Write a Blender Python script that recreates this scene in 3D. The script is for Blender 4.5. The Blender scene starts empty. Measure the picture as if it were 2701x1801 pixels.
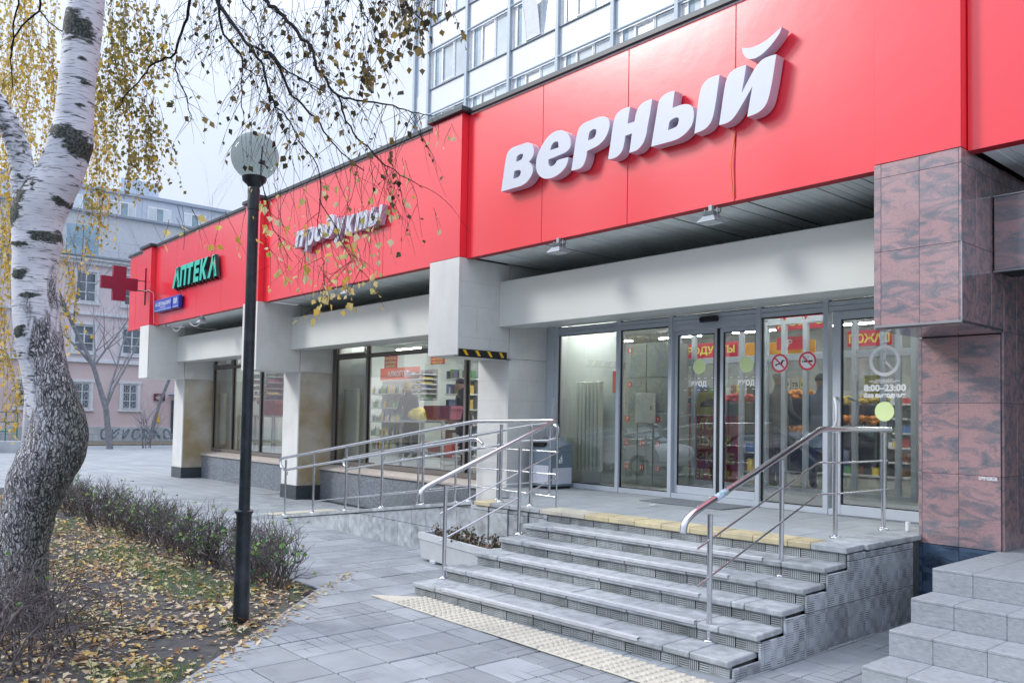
import bpy, math, random
from mathutils import Vector, Matrix, noise as mnoise
from mathutils.geometry import tessellate_polygon
R_ = math.radians
rnd = random.Random(11)
scene = bpy.context.scene
COL = scene.collection

# ------------------------------------------------------------------ camera
CAM = Vector((21.0235, -6.3896, 1.5998))
YAW, PITCH, ROLL = 0.8528, 0.0394, 0.0181
FPX = 2191.7
FW = Vector((-math.sin(YAW) * math.cos(PITCH), math.cos(YAW) * math.cos(PITCH), math.sin(PITCH)))
_r = FW.cross(Vector((0, 0, 1))).normalized()
_u = _r.cross(FW)
RT = _r * math.cos(ROLL) + _u * math.sin(ROLL)
UP = _u * math.cos(ROLL) - _r * math.sin(ROLL)
cam_d = bpy.data.cameras.new('camera')
cam = bpy.data.objects.new('camera', cam_d)
COL.objects.link(cam)
cam.matrix_world = Matrix(((RT.x, UP.x, -FW.x, CAM.x), (RT.y, UP.y, -FW.y, CAM.y), (RT.z, UP.z, -FW.z, CAM.z), (0, 0, 0, 1)))
cam_d.sensor_width = 36.0
cam_d.lens = 36.0 * FPX / 2701.0
cam_d.shift_y = 114.5 / 2701.0
cam_d.clip_start = 0.05
cam_d.clip_end = 600
scene.camera = cam

# ------------------------------------------------------------------ sky, sun, exposure
world = bpy.data.worlds.new('World')
scene.world = world
world.use_nodes = True
wn, wl = world.node_tree.nodes, world.node_tree.links
wn.clear()
SUN_EL, SUN_AZ = R_(33), R_(224)      # azimuth measured clockwise from +Y
sky = wn.new('ShaderNodeTexSky'); sky.sky_type = 'NISHITA'; sky.sun_disc = False
sky.sun_elevation = SUN_EL; sky.sun_rotation = SUN_AZ; sky.dust_density = 3.0
tc = wn.new('ShaderNodeTexCoord'); sep = wn.new('ShaderNodeSeparateXYZ')
wl.new(tc.outputs['Generated'], sep.inputs[0])
ramp = wn.new('ShaderNodeMapRange')      # an overcast sky is brighter overhead than at the horizon
ramp.inputs['From Min'].default_value = 0.0; ramp.inputs['From Max'].default_value = 1.0
ramp.inputs['To Min'].default_value = 5.0; ramp.inputs['To Max'].default_value = 16.5
pw = wn.new('ShaderNodeMath'); pw.operation = 'POWER'; pw.inputs[1].default_value = 1.6; pw.use_clamp = True
wl.new(sep.outputs['Z'], pw.inputs[0]); wl.new(pw.outputs[0], ramp.inputs['Value'])
nz = wn.new('ShaderNodeTexNoise'); nz.inputs['Scale'].default_value = 2.2; nz.inputs['Detail'].default_value = 5
wl.new(tc.outputs['Generated'], nz.inputs['Vector'])
nr = wn.new('ShaderNodeMapRange'); nr.inputs['From Min'].default_value = .3; nr.inputs['From Max'].default_value = .7
nr.inputs['To Min'].default_value = .93; nr.inputs['To Max'].default_value = 1.07
wl.new(nz.outputs['Fac'], nr.inputs['Value'])
mul = wn.new('ShaderNodeMath'); mul.operation = 'MULTIPLY'
wl.new(ramp.outputs[0], mul.inputs[0]); wl.new(nr.outputs[0], mul.inputs[1])
vs = wn.new('ShaderNodeVectorMath'); vs.operation = 'SCALE'; vs.inputs[0].default_value = (0.83, 0.92, 1.10)
wl.new(mul.outputs[0], vs.inputs['Scale'])
mix = wn.new('ShaderNodeMix'); mix.data_type = 'RGBA'; mix.inputs[0].default_value = 0.88
wl.new(sky.outputs[0], mix.inputs[6]); wl.new(vs.outputs[0], mix.inputs[7])
bg = wn.new('ShaderNodeBackground'); bg.inputs['Strength'].default_value = 0.115
wl.new(mix.outputs[2], bg.inputs['Color'])
wo = wn.new('ShaderNodeOutputWorld'); wl.new(bg.outputs[0], wo.inputs[0])

sun_d = bpy.data.lights.new('sun', 'SUN'); sun_d.energy = 1.5; sun_d.angle = R_(14); sun_d.color = (1.0, 0.97, 0.93)
sun = bpy.data.objects.new('sun', sun_d); COL.objects.link(sun)
sdir = Vector((math.sin(SUN_AZ) * math.cos(SUN_EL), math.cos(SUN_AZ) * math.cos(SUN_EL), math.sin(SUN_EL)))
sun.rotation_euler = (-sdir).to_track_quat('-Z', 'Y').to_euler()
sun.location = (10, -20, 30)

vs_ = scene.view_settings
vs_.view_transform = 'Standard'; vs_.look = 'None'; vs_.gamma = 1.0; vs_.use_curve_mapping = False
vs_.exposure = 0.50
scene.render.engine = 'CYCLES'
scene.cycles.use_denoising = True
scene.cycles.max_bounces = 8
scene.cycles.transparent_max_bounces = 16
scene.cycles.caustics_reflective = False
scene.cycles.caustics_refractive = False

# ------------------------------------------------------------------ helpers
def at(u, v, depth):
    """a point seen at pixel (u, v) of the 2701 x 1801 photograph, depth metres in front of the camera"""
    return CAM + FW * depth + RT * ((u - 1350.5) / FPX * depth) - UP * ((v - 900.5 - 114.5) / FPX * depth)

class MB:
    def __init__(s):
        s.v = []; s.f = []; s.m = []; s.t = []
    def add(s, vs, fs, mi=0, tint=None):
        n = len(s.v); s.v += [tuple(p) for p in vs]
        for f in fs:
            s.f.append(tuple(i + n for i in f)); s.m.append(mi)
            s.t.append(rnd.random() if tint is None else tint)
        return s
    def box(s, x0, x1, y0, y1, z0, z1, mi=0):
        v = [(x0, y0, z0), (x1, y0, z0), (x1, y1, z0), (x0, y1, z0), (x0, y0, z1), (x1, y0, z1), (x1, y1, z1), (x0, y1, z1)]
        return s.add(v, [(0, 3, 2, 1), (4, 5, 6, 7), (0, 1, 5, 4), (1, 2, 6, 5), (2, 3, 7, 6), (3, 0, 4, 7)], mi)
    def cbox(s, x0, x1, y0, y1, z0, z1, c=.004, mi=0):
        """chamfered box"""
        v = []
        for ax in range(3):
            for cx in (0, 1):
                for cy in (0, 1):
                    for cz in (0, 1):
                        p = [x1 if cx else x0, y1 if cy else y0, z1 if cz else z0]
                        q = [-c if cx else c, -c if cy else c, -c if cz else c]
                        for a in range(3):
                            if a != ax: p[a] += q[a]
                        v.append(p)
        I = lambda ax, a, b, d: ax * 8 + a * 4 + b * 2 + d
        f = []
        for a in (0, 1):
            q = [I(0, a, 0, 0), I(0, a, 1, 0), I(0, a, 1, 1), I(0, a, 0, 1)]; f.append(q if a else q[::-1])
            q = [I(1, 0, a, 0), I(1, 1, a, 0), I(1, 1, a, 1), I(1, 0, a, 1)]; f.append(q[::-1] if a else q)
            q = [I(2, 0, 0, a), I(2, 1, 0, a), I(2, 1, 1, a), I(2, 0, 1, a)]; f.append(q if a else q[::-1])
        for a in (0, 1):
            for b in (0, 1):
                f.append([I(0, a, b, 0), I(0, a, b, 1), I(1, a, b, 1), I(1, a, b, 0)])
                f.append([I(0, a, 0, b), I(0, a, 1, b), I(2, a, 1, b), I(2, a, 0, b)])
                f.append([I(1, 0, a, b), I(1, 1, a, b), I(2, 1, a, b), I(2, 0, a, b)])
                for d in (0, 1): f.append([I(0, a, b, d), I(1, a, b, d), I(2, a, b, d)])
        f2 = []
        cen = Vector(((x0 + x1) / 2, (y0 + y1) / 2, (z0 + z1) / 2))
        for q in f:
            P = [Vector(v[i]) for i in q]
            n = (P[1] - P[0]).cross(P[2] - P[0])
            m = sum(P, Vector()) / len(P)
            f2.append(tuple(q) if n.dot(m - cen) > 0 else tuple(q[::-1]))
        return s.add(v, f2, mi)
    def tube(s, path, r, n=8, mi=0, caps=True, tint=None):
        P = [Vector(p) for p in path]
        rr = r if isinstance(r, (list, tuple)) else [r] * len(P)
        T = []
        for i in range(len(P)):
            a = P[max(i - 1, 0)]; b = P[min(i + 1, len(P) - 1)]
            d = (b - a); T.append(d.normalized() if d.length > 1e-9 else Vector((0, 0, 1)))
        N = T[0].orthogonal().normalized()
        vs = []
        for i in range(len(P)):
            if i: N = (N - T[i] * N.dot(T[i])); N = N.normalized() if N.length > 1e-6 else T[i].orthogonal().normalized()
            B = T[i].cross(N)
            # widen at bends so that the section keeps its size
            for k in range(n):
                a = 2 * math.pi * k / n
                vs.append(P[i] + (N * math.cos(a) + B * math.sin(a)) * rr[i])
        fs = []
        for i in range(len(P) - 1):
            for k in range(n):
                k2 = (k + 1) % n
                fs.append((i * n + k, i * n + k2, (i + 1) * n + k2, (i + 1) * n + k))
        if caps:
            fs.append(tuple(range(n))[::-1]); fs.append(tuple((len(P) - 1) * n + k for k in range(n)))
        return s.add(vs, fs, mi, tint)
    def lathe(s, prof, c=(0, 0, 0), n=24, mi=0):
        vs = []
        for r, z in prof:
            for k in range(n):
                a = 2 * math.pi * k / n
                vs.append((c[0] + r * math.cos(a), c[1] + r * math.sin(a), c[2] + z))
        fs = []
        for i in range(len(prof) - 1):
            for k in range(n):
                k2 = (k + 1) % n
                fs.append((i * n + k, i * n + k2, (i + 1) * n + k2, (i + 1) * n + k))
        fs.append(tuple(range(n))[::-1]); fs.append(tuple((len(prof) - 1) * n + k for k in range(n)))
        return s.add(vs, fs, mi)
    def prism(s, loops, fn, d0, d1, mi=0, side_mi=None):
        """loops of 2-D points (first outer, others holes); fn(a, b, d) -> 3-D point"""
        tri = tessellate_polygon([[Vector((a, b, 0)) for a, b in lp] for lp in loops])
        flat = [p for lp in loops for p in lp]; n = len(flat)
        vs = [fn(a, b, d0) for a, b in flat] + [fn(a, b, d1) for a, b in flat]
        fs = [tuple(t) for t in tri] + [tuple(i + n for i in t)[::-1] for t in tri]
        s.add(vs, fs, mi)
        o = 0; sf = []
        for lp in loops:
            L = len(lp)
            for i in range(L):
                j = (i + 1) % L
                sf.append((o + i, o + j, n + o + j, n + o + i))
            o += L
        base = len(s.v) - len(vs)
        for f in sf:
            s.f.append(tuple(i + base for i in f)); s.m.append(mi if side_mi is None else side_mi); s.t.append(.5)
        return s
    def mesh(s, name, mats, smooth=False, tint=False):
        me = bpy.data.meshes.new(name)
        me.from_pydata([tuple(p) for p in s.v], [], s.f)
        for m in (mats if isinstance(mats, (list, tuple)) else [mats]): me.materials.append(m)
        if any(s.m): me.polygons.foreach_set('material_index', s.m)
        if smooth: me.polygons.foreach_set('use_smooth', [True] * len(s.f))
        if tint:
            at_ = me.attributes.new('tint', 'FLOAT', 'FACE'); at_.data.foreach_set('value', s.t)
        me.update()
        return me
    def build(s, name, mats, parent=None, loc=(0, 0, 0), rot=(0, 0, 0), smooth=False, tint=False, fixn=False):
        me = s.mesh(name, mats, smooth, tint)
        if fixn:
            import bmesh
            bm = bmesh.new(); bm.from_mesh(me); bmesh.ops.recalc_face_normals(bm, faces=bm.faces); bm.to_mesh(me); bm.free()
        return link(name, me, parent, loc, rot)

def link(name, me, parent=None, loc=(0, 0, 0), rot=(0, 0, 0)):
    o = bpy.data.objects.new(name, me); COL.objects.link(o)
    o.location = loc; o.rotation_euler = rot
    if parent: o.parent = parent
    return o
def tag(o, label=None, cat=None, group=None, kind=None):
    if label: o['label'] = label
    if cat: o['category'] = cat
    if group: o['group'] = group
    if kind: o['kind'] = kind
    return o
def thing(name, label, cat, loc=(0, 0, 0), rz=0, group=None):
    o = link(name, None, None, loc, (0, 0, rz))
    o.empty_display_size = .2
    return tag(o, label, cat, group)
def copy_tree(o, parent=None, loc=None, rz=None, label=None):
    c = o.copy(); COL.objects.link(c); c.parent = parent
    if loc is not None: c.location = loc
    if rz is not None: c.rotation_euler = (0, 0, rz)
    if label: c['label'] = label
    for ch in list(o.children): copy_tree(ch, c)
    return c
def smooth_by_angle(o, deg=40):
    me = o.data
    import bmesh
    bm = bmesh.new(); bm.from_mesh(me)
    bmesh.ops.remove_doubles(bm, verts=bm.verts, dist=1e-5)
    bmesh.ops.recalc_face_normals(bm, faces=bm.faces)
    for f in bm.faces: f.smooth = True
    for e in bm.edges:
        if len(e.link_faces) == 2 and e.calc_face_angle(0) > R_(deg): e.smooth = False
    bm.to_mesh(me); bm.free()
    return o

def text_mb(body, size, extrude=.0, offset=0., shear=0., sx=1., bold=0.):
    """flat or extruded lettering; returns (verts, faces) with x right, y up, z towards the reader, left baseline at 0"""
    cu = bpy.data.curves.new('t', 'FONT'); cu.body = body; cu.size = size; cu.extrude = extrude
    cu.offset = offset + bold; cu.shear = shear; cu.resolution_u = 4
    cu.align_x = 'CENTER'; cu.align_y = 'CENTER'
    o = bpy.data.objects.new('t', cu); COL.objects.link(o)
    dg = bpy.context.evaluated_depsgraph_get()
    me = bpy.data.meshes.new_from_object(o.evaluated_get(dg))
    vs = [(v.co.x * sx, v.co.y, v.co.z) for v in me.vertices]
    fs = [tuple(p.vertices) for p in me.polygons]
    bpy.data.objects.remove(o); bpy.data.curves.remove(cu); bpy.data.meshes.remove(me)
    return vs, fs
def text(name, body, size, c, mat, parent=None, face='-y', extrude=0., shear=0., sx=1., bold=0., fit=None, h=None):
    vs, fs = text_mb(body, 1., extrude, 0, shear, sx, bold)
    vs = [(a * size, b * size, c * size) for a, b, c in vs]
    xs = [v[0] for v in vs]; ys = [v[1] for v in vs]
    cx, cy = (min(xs) + max(xs)) / 2, (min(ys) + max(ys)) / 2
    kx = fit / (max(xs) - min(xs)) if fit else 1.
    ky = h / (max(ys) - min(ys)) if h else kx if fit else 1.
    out = []
    for x, y, z in vs:
        x = (x - cx) * kx; y = (y - cy) * ky
        if face == '-y': out.append((x, -z, y))
        elif face == '+x': out.append((z, x, y))
    return MB().add(out, fs).build(name, mat, parent, c)

# ------------------------------------------------------------------ materials
def nodes_of(m):
    m.use_nodes = True
    return m.node_tree.nodes, m.node_tree.links
def rgb(c): return (c[0], c[1], c[2], 1.0)
def mat(name, col, rough=.6, metal=0., var=.12, scale=6., bump=0., bscale=60., rand=0., col2=None, stretch=None, spec=.5,
        dirt=0., dscale=1.5, dcol=(.05, .05, .045), coat=0., detail=6., sharp=(.3, .7)):
    m = bpy.data.materials.new(name); n, l = nodes_of(m)
    b = n['Principled BSDF']
    b.inputs['Roughness'].default_value = rough; b.inputs['Metallic'].default_value = metal
    b.inputs['Specular IOR Level'].default_value = spec
    b.inputs['Coat Weight'].default_value = coat; b.inputs['Coat Roughness'].default_value = .08
    t = n.new('ShaderNodeTexCoord'); src = t.outputs['Object']
    if stretch:
        mp = n.new('ShaderNodeMapping'); mp.inputs['Scale'].default_value = stretch
        l.new(src, mp.inputs[0]); src = mp.outputs[0]
    nt = n.new('ShaderNodeTexNoise'); nt.inputs['Scale'].default_value = scale; nt.inputs['Detail'].default_value = detail
    oi = n.new('ShaderNodeObjectInfo')
    if rand:
        va = n.new('ShaderNodeVectorMath'); va.operation = 'MULTIPLY_ADD'
        cm = n.new('ShaderNodeCombineXYZ')
        for i in range(3): l.new(oi.outputs['Random'], cm.inputs[i])
        va.inputs[1].default_value = (37., 71., 53.); l.new(cm.outputs[0], va.inputs[0]); l.new(src, va.inputs[2]); src2 = va.outputs[0]
    else: src2 = src
    l.new(src2, nt.inputs['Vector'])
    mr = n.new('ShaderNodeMapRange'); mr.inputs['From Min'].default_value = sharp[0]; mr.inputs['From Max'].default_value = sharp[1]
    l.new(nt.outputs['Fac'], mr.inputs['Value'])
    mx = n.new('ShaderNodeMix'); mx.data_type = 'RGBA'
    a = col if col2 is not None else tuple(x * (1 - var) for x in col)
    bb = col2 if col2 is not None else tuple(min(1, x * (1 + var)) for x in col)
    mx.inputs[6].default_value = rgb(a); mx.inputs[7].default_value = rgb(bb)
    l.new(mr.outputs[0], mx.inputs[0]); out = mx.outputs[2]
    if rand:
        hv = n.new('ShaderNodeMapRange'); hv.inputs['To Min'].default_value = 1 - rand; hv.inputs['To Max'].default_value = 1 + rand
        l.new(oi.outputs['Random'], hv.inputs['Value'])
        sc = n.new('ShaderNodeVectorMath'); sc.operation = 'SCALE'; l.new(out, sc.inputs[0]); l.new(hv.outputs[0], sc.inputs['Scale']); out = sc.outputs[0]
    if dirt:
        dn = n.new('ShaderNodeTexNoise'); dn.inputs['Scale'].default_value = dscale; dn.inputs['Detail'].default_value = 8; dn.inputs['Roughness'].default_value = .62
        gm = n.new('ShaderNodeNewGeometry'); l.new(gm.outputs['Position'], dn.inputs['Vector'])
        dr = n.new('ShaderNodeMapRange'); dr.inputs['From Min'].default_value = .48; dr.inputs['From Max'].default_value = .78; dr.inputs['To Max'].default_value = dirt
        l.new(dn.outputs['Fac'], dr.inputs['Value'])
        dm = n.new('ShaderNodeMix'); dm.data_type = 'RGBA'; dm.inputs[7].default_value = rgb(dcol)
        l.new(dr.outputs[0], dm.inputs[0]); l.new(out, dm.inputs[6]); out = dm.outputs[2]
    l.new(out, b.inputs['Base Color'])
    if bump:
        bn = n.new('ShaderNodeTexNoise'); bn.inputs['Scale'].default_value = bscale; bn.inputs['Detail'].default_value = 6
        l.new(src, bn.inputs['Vector'])
        bu = n.new('ShaderNodeBump'); bu.inputs['Strength'].default_value = min(1, bump); bu.inputs['Distance'].default_value = .01
        l.new(bn.outputs['Fac'], bu.inputs['Height']); l.new(bu.outputs[0], b.inputs['Normal'])
    return m
def emis(name, col, s):
    m = bpy.data.materials.new(name); n, l = nodes_of(m)
    n['Principled BSDF'].inputs['Base Color'].default_value = rgb(col)
    n['Principled BSDF'].inputs['Emission Color'].default_value = rgb(col)
    n['Principled BSDF'].inputs['Emission Strength'].default_value = s
    return m
def glass(name, tint=(.9, .95, .94), refl=1.0, ior=1.5):
    """one thin pane: clear transmission and a mirror-like reflection by angle"""
    m = bpy.data.materials.new(name); n, l = nodes_of(m); n.remove(n['Principled BSDF'])
    tr = n.new('ShaderNodeBsdfTransparent'); tr.inputs[0].default_value = rgb(tint)
    gl = n.new('ShaderNodeBsdfGlossy'); gl.inputs['Roughness'].default_value = .0; gl.inputs[0].default_value = rgb((refl, refl, refl))
    fr = n.new('ShaderNodeFresnel'); fr.inputs[0].default_value = ior
    mt = n.new('ShaderNodeMath'); mt.operation = 'MULTIPLY_ADD'; mt.inputs[1].default_value = 2.5; mt.inputs[2].default_value = .07; mt.use_clamp = True
    l.new(fr.outputs[0], mt.inputs[0])
    mx = n.new('ShaderNodeMixShader'); l.new(mt.outputs[0], mx.inputs[0]); l.new(tr.outputs[0], mx.inputs[1]); l.new(gl.outputs[0], mx.inputs[2])
    l.new(mx.outputs[0], n['Material Output'].inputs[0])
    return m
def M_(n, l, op, a, b=None, c=None, clamp=False):
    x = n.new('ShaderNodeMath'); x.operation = op; x.use_clamp = clamp
    for i, q in enumerate((a, b, c)):
        if q is None: continue
        if isinstance(q, (int, float)): x.inputs[i].default_value = q
        else: l.new(q, x.inputs[i])
    return x.outputs[0]
def groove_mat(name, col, mode, rough=.75, vert=1., cell=.0735, rand=.12, dark=.35):
    """cast concrete slab with a basket of fine grooves (mode 'wall': local x,z; 'pave': local x,y)"""
    m = mat(name, col, rough, var=.16, scale=9, bump=.0, rand=rand, dirt=.85, dscale=3.6, dcol=(.09, .105, .105))
    n, l = m.node_tree.nodes, m.node_tree.links
    b = n['Principled BSDF']; t = n.new('ShaderNodeTexCoord'); s = n.new('ShaderNodeSeparateXYZ'); l.new(t.outputs['Object'], s.inputs[0])
    U, V = s.outputs['X'], s.outputs['Z' if mode == 'wall' else 'Y']
    u = M_(n, l, 'DIVIDE', U, cell); v = M_(n, l, 'DIVIDE', V, cell)
    par = M_(n, l, 'MODULO', M_(n, l, 'ADD', M_(n, l, 'ABSOLUTE', M_(n, l, 'FLOOR', u)), M_(n, l, 'ABSOLUTE', M_(n, l, 'FLOOR', v))), 2.)
    par = M_(n, l, 'GREATER_THAN', par, .5)
    k = 5.0
    lu = M_(n, l, 'GREATER_THAN', M_(n, l, 'ABSOLUTE', M_(n, l, 'SUBTRACT', M_(n, l, 'FRACT', M_(n, l, 'MULTIPLY', u, k)), .5)), .30)
    lv = M_(n, l, 'GREATER_THAN', M_(n, l, 'ABSOLUTE', M_(n, l, 'SUBTRACT', M_(n, l, 'FRACT', M_(n, l, 'MULTIPLY', v, k)), .5)), .30)
    g = M_(n, l, 'ADD', M_(n, l, 'MULTIPLY', M_(n, l, 'MULTIPLY', lu, vert), par), M_(n, l, 'MULTIPLY', lv, M_(n, l, 'SUBTRACT', 1., par)))
    cb = b.inputs['Base Color'].links[0].from_socket
    mx = n.new('ShaderNodeMix'); mx.data_type = 'RGBA'; mx.inputs[7].default_value = rgb(tuple(c * .20 for c in col))
    nn = n.new('ShaderNodeTexNoise'); nn.inputs['Scale'].default_value = 5.; nn.inputs['Detail'].default_value = 5; gm = n.new('ShaderNodeNewGeometry'); l.new(gm.outputs['Position'], nn.inputs['Vector'])
    w = M_(n, l, 'MULTIPLY', g, M_(n, l, 'MULTIPLY_ADD', nn.outputs['Fac'], 3.2, dark - 1.5, clamp=True))
    l.new(w, mx.inputs[0]); l.new(cb, mx.inputs[6]); l.new(mx.outputs[2], b.inputs['Base Color'])
    bu = n.new('ShaderNodeBump'); bu.inputs['Strength'].default_value = .8; bu.inputs['Distance'].default_value = .006; bu.invert = True
    l.new(g, bu.inputs['Height']); l.new(bu.outputs[0], b.inputs['Normal'])
    return m
def marble(name, c1, c2, rough=.13):
    m = bpy.data.materials.new(name); n, l = nodes_of(m); b = n['Principled BSDF']
    b.inputs['Roughness'].default_value = rough
    t = n.new('ShaderNodeTexCoord'); gm = n.new('ShaderNodeNewGeometry')
    mp = n.new('ShaderNodeMapping'); mp.inputs['Rotation'].default_value = (R_(0), R_(35), R_(35)); mp.inputs['Scale'].default_value = (2.6, 7.5, 7.5)
    l.new(gm.outputs['Position'], mp.inputs[0])
    oi = n.new('ShaderNodeObjectInfo'); ad = n.new('ShaderNodeVectorMath'); ad.operation = 'ADD'
    cm = n.new('ShaderNodeCombineXYZ')
    for i in range(3): l.new(M_(n, l, 'MULTIPLY', oi.outputs['Random'], 31.), cm.inputs[i])
    l.new(mp.outputs[0], ad.inputs[0]); l.new(cm.outputs[0], ad.inputs[1])
    nt = n.new('ShaderNodeTexNoise'); nt.inputs['Scale'].default_value = 1.5; nt.inputs['Detail'].default_value = 9; nt.inputs['Roughness'].default_value = .62; nt.inputs['Distortion'].default_value = .9
    l.new(ad.outputs[0], nt.inputs['Vector'])
    rp = n.new('ShaderNodeValToRGB'); e = rp.color_ramp.elements
    e[0].position = .36; e[0].color = rgb(c2); e[1].position = .55; e[1].color = rgb(c1)
    x = e.new(.48); x.color = rgb(tuple((p + q) / 2 for p, q in zip(c1, c2)))
    l.new(nt.outputs['Fac'], rp.inputs[0])
    n2 = n.new('ShaderNodeTexNoise'); n2.inputs['Scale'].default_value = 60; l.new(gm.outputs['Position'], n2.inputs['Vector'])
    mv = n.new('ShaderNodeMapRange'); mv.inputs['To Min'].default_value = .8; mv.inputs['To Max'].default_value = 1.2; l.new(n2.outputs['Fac'], mv.inputs['Value'])
    sc = n.new('ShaderNodeVectorMath'); sc.operation = 'SCALE'; l.new(rp.outputs[0], sc.inputs[0]); l.new(mv.outputs[0], sc.inputs['Scale'])
    l.new(sc.outputs[0], b.inputs['Base Color'])
    return m
def leaf_mat(name, cols, trans=.35, rough=.5):
    m = bpy.data.materials.new(name); n, l = nodes_of(m); b = n['Principled BSDF']
    a = n.new('ShaderNodeAttribute'); a.attribute_name = 'tint'
    rp = n.new('ShaderNodeValToRGB'); rp.color_ramp.interpolation = 'CONSTANT' if len(cols) > 3 else 'LINEAR'
    e = rp.color_ramp.elements
    e[0].color = rgb(cols[0]); e[0].position = 0; e[1].color = rgb(cols[1]); e[1].position = 1 / len(cols)
    for i, c in enumerate(cols[2:]): x = e.new((i + 2) / len(cols)); x.color = rgb(c)
    l.new(a.outputs['Fac'], rp.inputs[0]); l.new(rp.outputs[0], b.inputs['Base Color'])
    b.inputs['Roughness'].default_value = rough
    t = n.new('ShaderNodeBsdfTranslucent'); l.new(rp.outputs[0], t.inputs[0])
    mx = n.new('ShaderNodeMixShader'); mx.inputs[0].default_value = trans
    l.new(b.outputs[0], mx.inputs[1]); l.new(t.outputs[0], mx.inputs[2]); l.new(mx.outputs[0], n['Material Output'].inputs[0])
    return m
# ------------------------------------------------------------------ material library
RED = mat('red_composite', (.90, .026, .048), rough=.24, var=.035, scale=.9, spec=1., coat=.35, bump=.35, bscale=1.3)
RED.node_tree.nodes['Principled BSDF'].inputs['Coat Roughness'].default_value = .16
REDD = mat('red_edge', (.42, .012, .025), rough=.5, var=.05)
CAPM = mat('dark_flashing', (.045, .055, .065), rough=.4, metal=.3, var=.1)
CONC = mat('pale_stone_cladding', (.72, .725, .705), rough=.62, var=.045, scale=3.5, bump=.10, bscale=70, dirt=.38, dscale=1.7, dcol=(.46, .45, .42), rand=.035, stretch=(1, 1, .35))
STAIN = mat('stained_stone_cladding', (.60, .58, .54), rough=.7, scale=1.3, col2=(.40, .315, .19), bump=.15, bscale=60, dirt=.35, dscale=1.6, dcol=(.22, .17, .10), detail=9, sharp=(.36, .62))
BEAMM = mat('cream_metal_panel', (.72, .745, .71), rough=.42, var=.02, scale=2)
SOFF = mat('soffit_slat_paint', (.84, .90, .89), rough=.4, var=.04, rand=.05)
DARK = mat('dark_gap', (.02, .022, .024), rough=.9)
GRAN = mat('grey_granite', (.10, .115, .135), rough=.42, col2=(.31, .35, .39), scale=60, detail=3, var=.2, sharp=(.42, .62), rand=.05)
GRAND = mat('dark_granite', (.025, .03, .035), rough=.3, col2=(.11, .13, .15), scale=110, detail=3, sharp=(.45, .68))
SILL = mat('beige_metal_sill', (.50, .45, .41), rough=.45, var=.04)
BRONZE = mat('bronze_frame', (.21, .19, .175), rough=.4, metal=.35, var=.05)
ALU = mat('grey_white_aluminium', (.52, .57, .63), rough=.38, var=.03)
GASK = mat('black_gasket', (.012, .013, .015), rough=.6)
GLASS = glass('window_glass')
INGL = glass('inner_glass', (.93, .96, .95), .8)
STEEL = mat('stainless_steel', (.66, .68, .71), rough=.17, metal=1., var=.06, scale=20, stretch=(1, 1, 1))
STEELD = mat('grey_post_steel', (.48, .51, .54), rough=.3, metal=.9, var=.06)
WHITEP = mat('white_acrylic', (.60, .635, .72), rough=.35, var=.015)
WHITES = mat('white_letter_side', (.54, .54, .66), rough=.4, var=.02)
GREENL = mat('green_acrylic', (.04, .55, .43), rough=.35, var=.03)
GREEND = mat('dark_green_side', (.01, .08, .075), rough=.4)
BLUES = mat('blue_enamel', (.045, .10, .50), rough=.3, var=.05)
BLUEDK = mat('blue_frame', (.01, .03, .30), rough=.35)
WHITEE = mat('white_enamel', (.80, .81, .84), rough=.4, var=.02)
BLACKM = mat('black_paint', (.012, .018, .025), rough=.33, var=.3, scale=14, bump=.12, bscale=30, dirt=.35, dscale=7, dcol=(.10, .12, .14))
GLOBEM = mat('smoked_globe', (.33, .38, .38), rough=.18, var=.05, coat=.6)
YEL = mat('yellow_paint', (.85, .50, .01), rough=.5, var=.08)
RUBB = mat('black_rubber', (.012, .012, .015), rough=.6)
MARB = marble('red_marble', (.42, .27, .275), (.17, .18, .215), .13)
MARB.node_tree.nodes['Principled BSDF'].inputs['Coat Weight'].default_value = .6
MARB.node_tree.nodes['Principled BSDF'].inputs['Specular IOR Level'].default_value = .9
MARBB = marble('blue_marble', (.075, .12, .19), (.03, .045, .075), .15)
SLAB = mat('grey_stair_slab', (.36, .385, .41), rough=.6, var=.14, scale=26, dirt=.35, dscale=4., dcol=(.22, .24, .26), bump=.35, bscale=30, rand=.05, stretch=(1, 1, 2))
TREAD = mat('worn_concrete_tread', (.40, .43, .45), rough=.8, var=.24, scale=12, bump=.7, bscale=38, rand=.10, dirt=.85, dscale=2.6, dcol=(.17, .19, .205))
BASKW = groove_mat('grooved_wall_slab', (.46, .50, .54), 'wall', dark=.65, rand=.17, vert=.25)
BASKR = groove_mat('grooved_riser_slab', (.40, .43, .44), 'wall', dark=.9, rand=.22)
BASKG = groove_mat('ramp_wall_slab', (.52, .56, .59), 'wall', dark=.2, rand=.10, vert=.5)
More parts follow.
